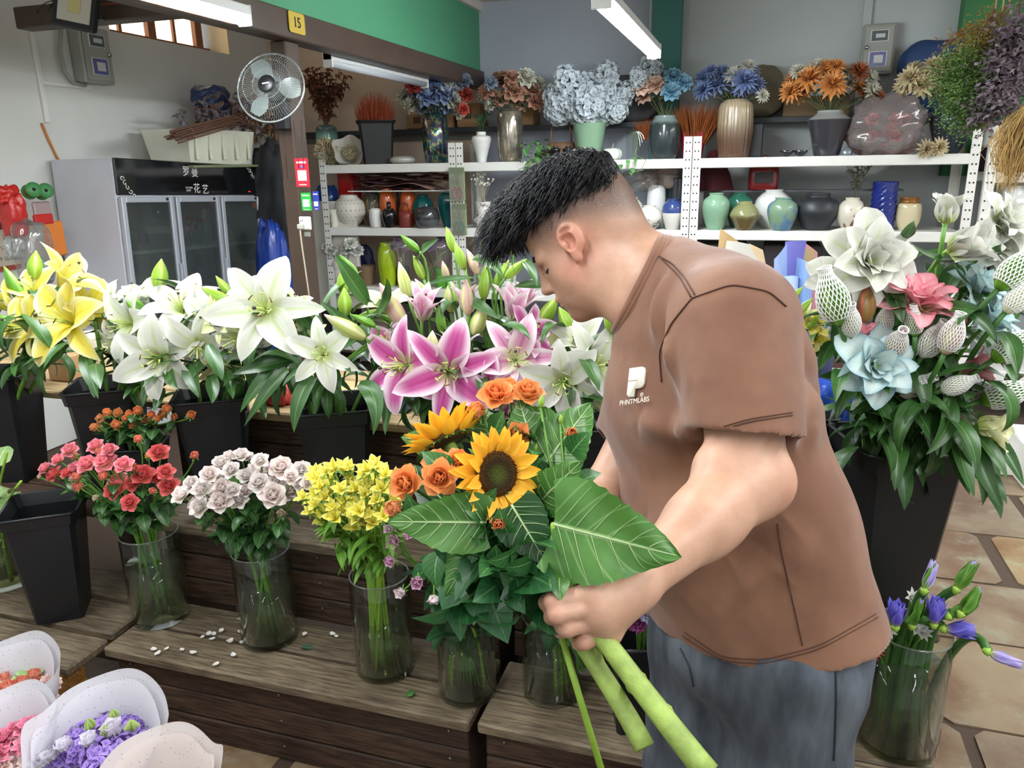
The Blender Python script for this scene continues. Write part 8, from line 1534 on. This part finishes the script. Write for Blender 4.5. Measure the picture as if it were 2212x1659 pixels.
def bouquet_roses():
    r = random.Random(8)
    for i, (px, py, rp, d, D, ms, lab) in enumerate(BR):
        c = HB(px, py, D); d = camv(*d); s = rp*mpp(c)*1.3; o = c-d*s*.35; g = GR+Vector((r.uniform(-.012, .012), r.uniform(-.012, .012), r.uniform(-.012, .012))); b = HB(1262+r.uniform(-14, 14), 1420+r.uniform(0, 30), .93); t = thing('orange_rose', lab, 'rose', b, 'orange roses in the bouquet'); MB().tube(bez(b, g, g.lerp(o, .5)-d*.05+Vector((0, 0, .0)), o, 12), .0028, 6).build('stem', M_STEMD, t); inst('bloom', r.choice(ms), t, TRS(o, aim(d, None, r.uniform(0, 6)), s)); inst('calyx', SEP, t, TRS(o, aim(d), s*.95))
        for j in range(4): p = g.lerp(o, r.uniform(.35, .9)); inst('leaf', r.choice(BOL), t, TRS(p, aim(camv(r.uniform(-1, 1), r.uniform(-.6, 1), .6)) @ Matrix.Rotation(-pi/2, 4, 'Y') @ Matrix.Rotation(r.uniform(0, 6), 4, 'X'), r.uniform(.8, 1.3)))
    # leafy rose and lisianthus greens filling the middle of the bouquet
    for i in range(9):
        e = HB(r.uniform(920, 1200), r.uniform(1080, 1260), .95+r.uniform(0, .06)); b = HB(1262+r.uniform(-14, 14), 1425, .935); t = thing('bouquet_greenery', 'dark green leafy sprig in the man\'s bouquet', 'foliage', b, 'leafy sprigs in the bouquet'); MB().tube(bez(b, GR, GR.lerp(e, .5), e, 8), .0026, 5).build('stem', M_STEMD, t)
        for j in range(9): p = GR.lerp(e, r.uniform(.5, 1.05)); inst('leaf', r.choice(BOL+DGL), t, TRS(p+Vector((r.uniform(-.02, .02), r.uniform(-.02, .02), r.uniform(-.02, .02))), aim(camv(r.uniform(-1, 1), r.uniform(-1, .8), .7)) @ Matrix.Rotation(-pi/2, 4, 'Y') @ Matrix.Rotation(r.uniform(0, 6), 4, 'X'), r.uniform(.8, 1.3)))
    for i, (px, py, rp) in enumerate(((1158, 978, 9), (1210, 915, 8), (1168, 880, 11))):
        c = HB(px, py, 1.0); b = HB(1262, 1430, .93); t = thing('rose_bud', 'small green rose bud among the bouquet leaves', 'rose bud', b, 'green rose buds in the bouquet'); inst('bud', BUDO['lime'], t, TRS(c, aim(camv(.1, 1, .1)), rp*2.6*mpp(c))); MB().tube(bez(b, GR, GR.lerp(c, .5), c, 8), .0018, 5).build('stem', M_STEM, t)
    # long bare stems below the fist
    for a, b, e, rr, lab in (((1215, 1380, .93), (1250, 1500, .93), (1302, 1672, .92), .0045, 'thin green stem hanging lowest below the fist'), ((1270, 1370, .92), (1320, 1500, .90), (1385, 1605, .88), .0075, 'medium green stem beside the thick sunflower stem')):
        tag(MB().tube([HB(*a), HB(*b), HB(*e)], rr, 8).build('cut_stem', M_LIME), lab, 'stem')
    for px, py in ((1375, 1475), (1432, 1545)):
        c = HB(px, py, .875); MB().tube([c-camv(.6, -.75, 0)*.006, c, c+camv(.6, -.75, 0)*.006], [.0125, .0142, .0125], 10).build('stem_node', MATS['sunflower_stem'], s1)
    lf = HB(1215, 1270, .868); o = ribbon_leaf(s1, (HB(1210, 1245, .88), HB(1205, 1262, .862), HB(1212, 1297, .858)), .012, M_SUNLEAF)
bouquet_roses()
# ------------------------------------------------------------------ wrapped bouquets at the lower left
def wrap_mat(name, col):
    t = NT(name); v = t.n('TexVoronoi'); v.inputs['Scale'].default_value = 95; t.l(t.n('TexCoord').outputs['Object'], v.inputs['Vector']); v.inputs['Randomness'].default_value = .1; c = t.mix(t.step(v.outputs['Distance'], .16, .10), H(col), mul(H(col), .55)); t.princ(c, .7, .2, transl=.35, normal=t.bump(t.noise(300, 2), .15, .001)); return t.m
M_WRAP = wrap_mat('dotted_wrap', '#eceaf0'); M_WRAPP = wrap_mat('pinkish_wrap', '#efe6e2')
def wrapped(c, R, z1, heads, label, m, rot=0, back=.07, seed=0):
    r = random.Random(seed); c = Vector((c.x, c.y, 0)); t = thing('wrapped_bouquet', label, 'bouquet', c)
    for k, (sc, dz) in enumerate(((1.0, 0), (.88, -.015))):
        def f(u, v): a = pi*u+rot; rr = R*sc*(.22+.78*v**.8)*(1+.025*sin(3*a+k)*v+.10*v*max(0, cos(2*(a-rot)+.6))**6); return c+Vector((rr*cos(a), rr*sin(a)*.9, .01+(z1+dz-.01)*v+back*v*v*sin(a)+.004*v*sin(5*a+k)+.03*v*max(0, cos(2*(a-rot)+.6))**10))
        MB().patch(f, 72, 10).build('wrap_sheet', m, t)
    for (n, ms, nm, sz, spread, up) in heads:
        for j in range(n): a = r.uniform(0, 6.28); q = sqrt(r.random())*spread*R; p = c+Vector((q*cos(a), q*sin(a)*.9, z1-.055+up+back*.5*sin(a)*q/R-.3*q*q/R)); inst(nm, r.choice(ms), t, TRS(p, aim((.5*cos(a)*q/R, .5*sin(a)*q/R-.25, 1), None, r.uniform(0, 6)), sz*r.uniform(.85, 1.15)))
hL = [hyd_mesh('lilac_cluster', petal_mat('statice', '#a98ad8', '#c4aee8', '#8a6ac0', veins=0), 70, .8, i, .3) for i in range(2)]; lW = [head_mesh('lisi_white', LISI, petal_mat('lisi_white', '#f0eef2', '#e4daee', '#e4ecc4', veins=0), 4, 6, i) for i in range(2)]; lG = [head_mesh('lisi_green', ROSE_BUD, petal_mat('lisi_green', '#c4dc84', '#d4e49c', '#a4c860', veins=0), 4, 6)]; lP = [head_mesh('lisi_blush', PEONY, petal_mat('blush', '#f0cfc8', '#f6e0da', '#e8a8a0', veins=0), 3, 5, i) for i in range(2)]; lK = [head_mesh('pink_peony', PEONY, petal_mat('hotpeony', '#e880a0', '#f2b0c0', '#d85a80', veins=0), 3, 5)]
wrapped(at(205, 1600, Z=.36), .15, .37, ((17, hL, 'filler_cluster', .038, .80, .0), (7, lW, 'bloom', .034, .75, .02), (6, lG, 'bud', .028, .7, .03)), 'lilac and white bouquet in white dotted wrap at the lower left', M_WRAP, .5, .07, 1)
wrapped(at(325, 1715, Z=.36), .13, .37, ((14, lP, 'bloom', .034, .75, -.01), (3, lG, 'bud', .022, .5, .01)), 'peach bouquet in white wrap at the bottom edge', M_WRAPP, .9, .06, 2)
wrapped(at(15, 1475, Z=.33), .125, .34, ((15, lP+R_PEACH, 'bloom', .032, .78, 0), (4, PGL, 'leaf', 1.0, .5, .01)), 'blush rose bouquet in white wrap at the left edge', M_WRAP, .2, .06, 3)
wrapped(at(10, 1590, Z=.34), .11, .35, ((9, lP, 'bloom', .03, .78, 0), (6, lK, 'bloom', .032, .6, .01)), 'pink peony bouquet in white wrap below the blush one', M_WRAP, .4, .06, 4)
# ------------------------------------------------------------------ wrapping paper behind the man's back
def sheet(pts4, col, label, bend=.02, Y=2.2, roll=0, name='wrapping_paper'):
    a, b, c, d = [at(px, py, Y=Y+dy) for px, py, dy in pts4]; n = (b-a).cross(d-a).normalized(); m = MB()
    for off in (0, .0012): m.patch(lambda u, v: a.lerp(b, (u+1)/2).lerp(d.lerp(c, (u+1)/2), v)+n*(bend*(1-u*u)+roll*sin(u*3+v*2)+off), 12, 4)
    tag(m.build(name, mat('paper_'+col, col, .55, transl=.12)), label, 'paper')
for q in ((((1672, 640, 0), (1700, 680, 0), (1700, 525, .02), (1672, 560, 0)), '#9fb6e6', 'pale periwinkle wrapping sheet, leftmost of the blue ones', .02), (((1695, 600, .03), (1728, 610, .03), (1742, 520, .05), (1696, 522, .05)), '#6c6cc0', 'violet wrapping sheet with a light crease', .01), (((1712, 660, .0), (1748, 690, .0), (1760, 580, .02), (1722, 556, .02)), '#8fb0ea', 'rolled cornflower blue wrapping sheet beside the lilies', .035), (((1690, 660, -.02), (1722, 690, -.02), (1725, 600, .0), (1680, 600, .0)), '#b4cdee', 'pale blue wrapping sheet curled below the violet one', .03), (((1690, 680, -.03), (1716, 720, -.03), (1722, 630, -.02), (1690, 640, -.02)), '#86b4ec', 'small bright blue curl of wrapping paper', .02), (((1548, 560, .06), (1600, 560, .06), (1595, 522, .08), (1556, 494, .08)), '#b89a66', 'kraft wrapping sheet peeking over the man\'s shoulder', .01), (((1560, 570, .04), (1650, 580, .04), (1625, 530, .06), (1570, 520, .06)), '#c9c6bd', 'translucent white wrapping sheet over the man\'s shoulder', .01), (((1620, 590, .05), (1660, 600, .05), (1648, 540, .06), (1618, 526, .06)), '#dcc39a', 'pale tan wrapping sheet beside the periwinkle one', .01), (((1708, 600, .08), (1756, 600, .08), (1760, 540, .1), (1708, 534, .1)), '#b39a6a', 'kraft wrapping sheet behind the violet one', .01), (((1740, 690, .12), (1764, 690, .12), (1766, 545, .14), (1738, 524, .14)), '#c48a90', 'dusty pink rolled wrapping sheet', .02), (((1780, 880, .0), (1830, 880, .0), (1822, 800, .0), (1785, 800, .0)), '#cdb9d0', 'lilac wrapping sheet behind the lily leaves', .02)): sheet(*q)
c = at(1700, 800, Y=2.22); tag(MB().lathe([(.09, 0), (.11, .01), (.13, .3), (.125, .3), (.1, .02)], 24, TRS((c.x, 2.24, .81))).build('paper_bin', mat('bin_navy', '#1e2c5a', .5)), 'navy bin holding the wrapping sheets behind the man', 'bin')
p = at(1800, 790, Y=2.02); p.z = .81; blob('blue_plastic_bag', 'vivid blue plastic bag behind the blue lily', 'bag', p, (.07, .06, .09), mat('vivid_blue', '#2a56c0', .3, coat=.3), .15, 3, 95, crease=1)
yb = Vector((at(1745, 800, Y=1.88).x, 1.90, .81)); sq_bucket('flower_bucket', 'small black bucket of yellow lilies behind the man\'s back', yb, .12, .09, .12, .02, .3)
for i, (px, py, dp, col, d, lab) in enumerate(((1755, 700, 80, 'yellow', (.1, .3, .9), 'yellow lily bloom close behind the man\'s back'), (1772, 735, 70, 'yellow', (.4, -.2, .8), 'lower yellow lily behind the man\'s back'), (1735, 675, 70, 'cream', (-.2, .7, .5), 'pale lily bud cluster behind the man\'s shoulder'))): c = at(px, py, Y=1.86); lily('lily_flower', lab, 'lilies behind the man', yb+Vector((0, 0, .01)), c, camv(*d), dp/2*mpp(c), col, 'trump', 300+i, ((c+Vector((-.02, 0, .04)), camv(.6, .7, .2), .05, 'lime', 0),), 3)
# ------------------------------------------------------------------ right side: second rack run, hanging dried flowers, boxes
rack(1.20, 2.5, 'white rack run at the right edge behind the dried flowers', zs=(.3, .85, 1.43), top=1.6)
vase('white_lidded_jar', 'white lidded jar on the rack at the right edge', 2188, 60, 70, .85+.32, P_BULLET, cer('jarwhite', '#d4d8d4'), 5.1, 'jar')
tag(MB().cbox(1.25, 1.75, 5.05, 5.4, 1.43, 1.56, .006).build('purple_carton', mat('purple_box', '#3a2444', .6), smooth=False), 'dark purple carton on the rack at the right edge', 'box'); tag(MB().cbox(1.22, 1.8, 5.05, 5.4, 1.565, 1.70, .01).build('white_carton', mat('white_card', '#dcdcd4'), smooth=False), 'white carton stacked on the purple one', 'box')
tag(MB().cbox(1.3, 1.9, 5.04, 5.4, .85, 1.165, .006).build('black_carton', mat('carton_#2c2e32', '#2c2e32'), smooth=False), 'black carton under the white lidded jar', 'box')
def hung(label, blobs, cols, n, seed, D, leafL, kind='leaf', tie=None):
    r = random.Random(seed); top = at(*tie, D=D); t = thing('hanging_dried_bunch', label, 'dried flowers', top); g = MB(); vs = []
    for (px, py, rx, ry, w) in blobs:
        c = at(px, py, D=D); s = mpp(c)
        for k in range(int(n*w)):
            p = c+RIGHT*(r.gauss(0, .45)*rx*s)+UPV*(r.gauss(0, .45)*ry*s)+FWD*(r.gauss(0, .05)); d = Vector((r.uniform(-1, 1), r.uniform(-1, 1), r.uniform(-1, .6))).normalized(); q = d.orthogonal().normalized()*leafL*.28; g.add([p, p+d*leafL*.5+q, p+d*leafL, p+d*leafL*.5-q], [(0, 1, 2, 3)])
        MB().tube(bez(top, top.lerp(c, .3), top.lerp(c, .7)+Vector((0, 0, .02)), c, 6), .004, 5).build('stem', M_TWIG, t)
    o = g.build('florets', mat('hung_'+cols, cols, .8, var=.3, vscale=14, transl=.2), t); o['kind'] = 'stuff'; MB().tube([top, Vector((top.x, top.y, ZC))], .003, 5).build('string', M_BEIGE, t)
hung('green airy dried bunch hanging by the right edge', ((2085, 200, 60, 60, 1), (2095, 250, 40, 40, .5), (2070, 150, 50, 50, .7)), '#5c7a3c', 2600, 1, 3.0, .014, tie=(2150, 20)); hung('mustard dried bunch hanging above the green one', ((2110, 110, 60, 40, 1), (2150, 70, 50, 50, 1)), '#8a7636', 1700, 2, 3.05, .014, tie=(2180, 5)); hung('grey-purple dried flower bunch hanging at the right edge', ((2170, 170, 55, 70, 1), (2195, 90, 40, 70, .8), (2140, 230, 40, 40, .5)), '#7d7078', 1500, 3, 2.9, .026, tie=(2205, 0)); hung('orange-brown dried sprig poking out at the right', ((2130, 250, 30, 30, .6), (2075, 75, 26, 10, .3)), '#a8703c', 700, 5, 3.1, .012, tie=(2160, 60))
def straw():
    r = random.Random(6); a = at(2225, 250, D=2.8); t = thing('straw_plume', 'golden straw plume hanging at the right edge', 'dried grass', a); g = MB()
    for k in range(420): o = Vector((r.gauss(0, .03), r.gauss(0, .03), r.gauss(0, .02))); e = at(2180+r.gauss(0, 14), 385+r.uniform(-60, 35), D=2.8)+o*.6; g.tube([a+o, a.lerp(e, .5)+o+Vector((-.01, 0, .0)), e], [.002, .0016, .0004], 4, False)
    o = g.build('blades', mat('straw_gold', '#c2a060', .7, var=.2, vscale=20, transl=.2), t); o['kind'] = 'stuff'; MB().tube([a, a+Vector((.1, 0, .3))], .02, 6).build('handle', M_TWIG, t)
straw()
c = at(2145, 990, Z=.05); tag(MB().cbox(c.x-.08, c.x+.08, c.y-.1, c.y+.1, 0, .12, .006).build('white_crate', M_WHITE, smooth=False), 'small white crate on the floor behind the drooping leaves', 'crate'); c = at(2215, 985, Z=.1); tag(MB().cbox(c.x-.05, c.x+.3, c.y-.2, c.y+.2, 0, .2, .006).build('white_carton', M_WHITE, smooth=False), 'larger white carton on the floor at the right edge', 'box')
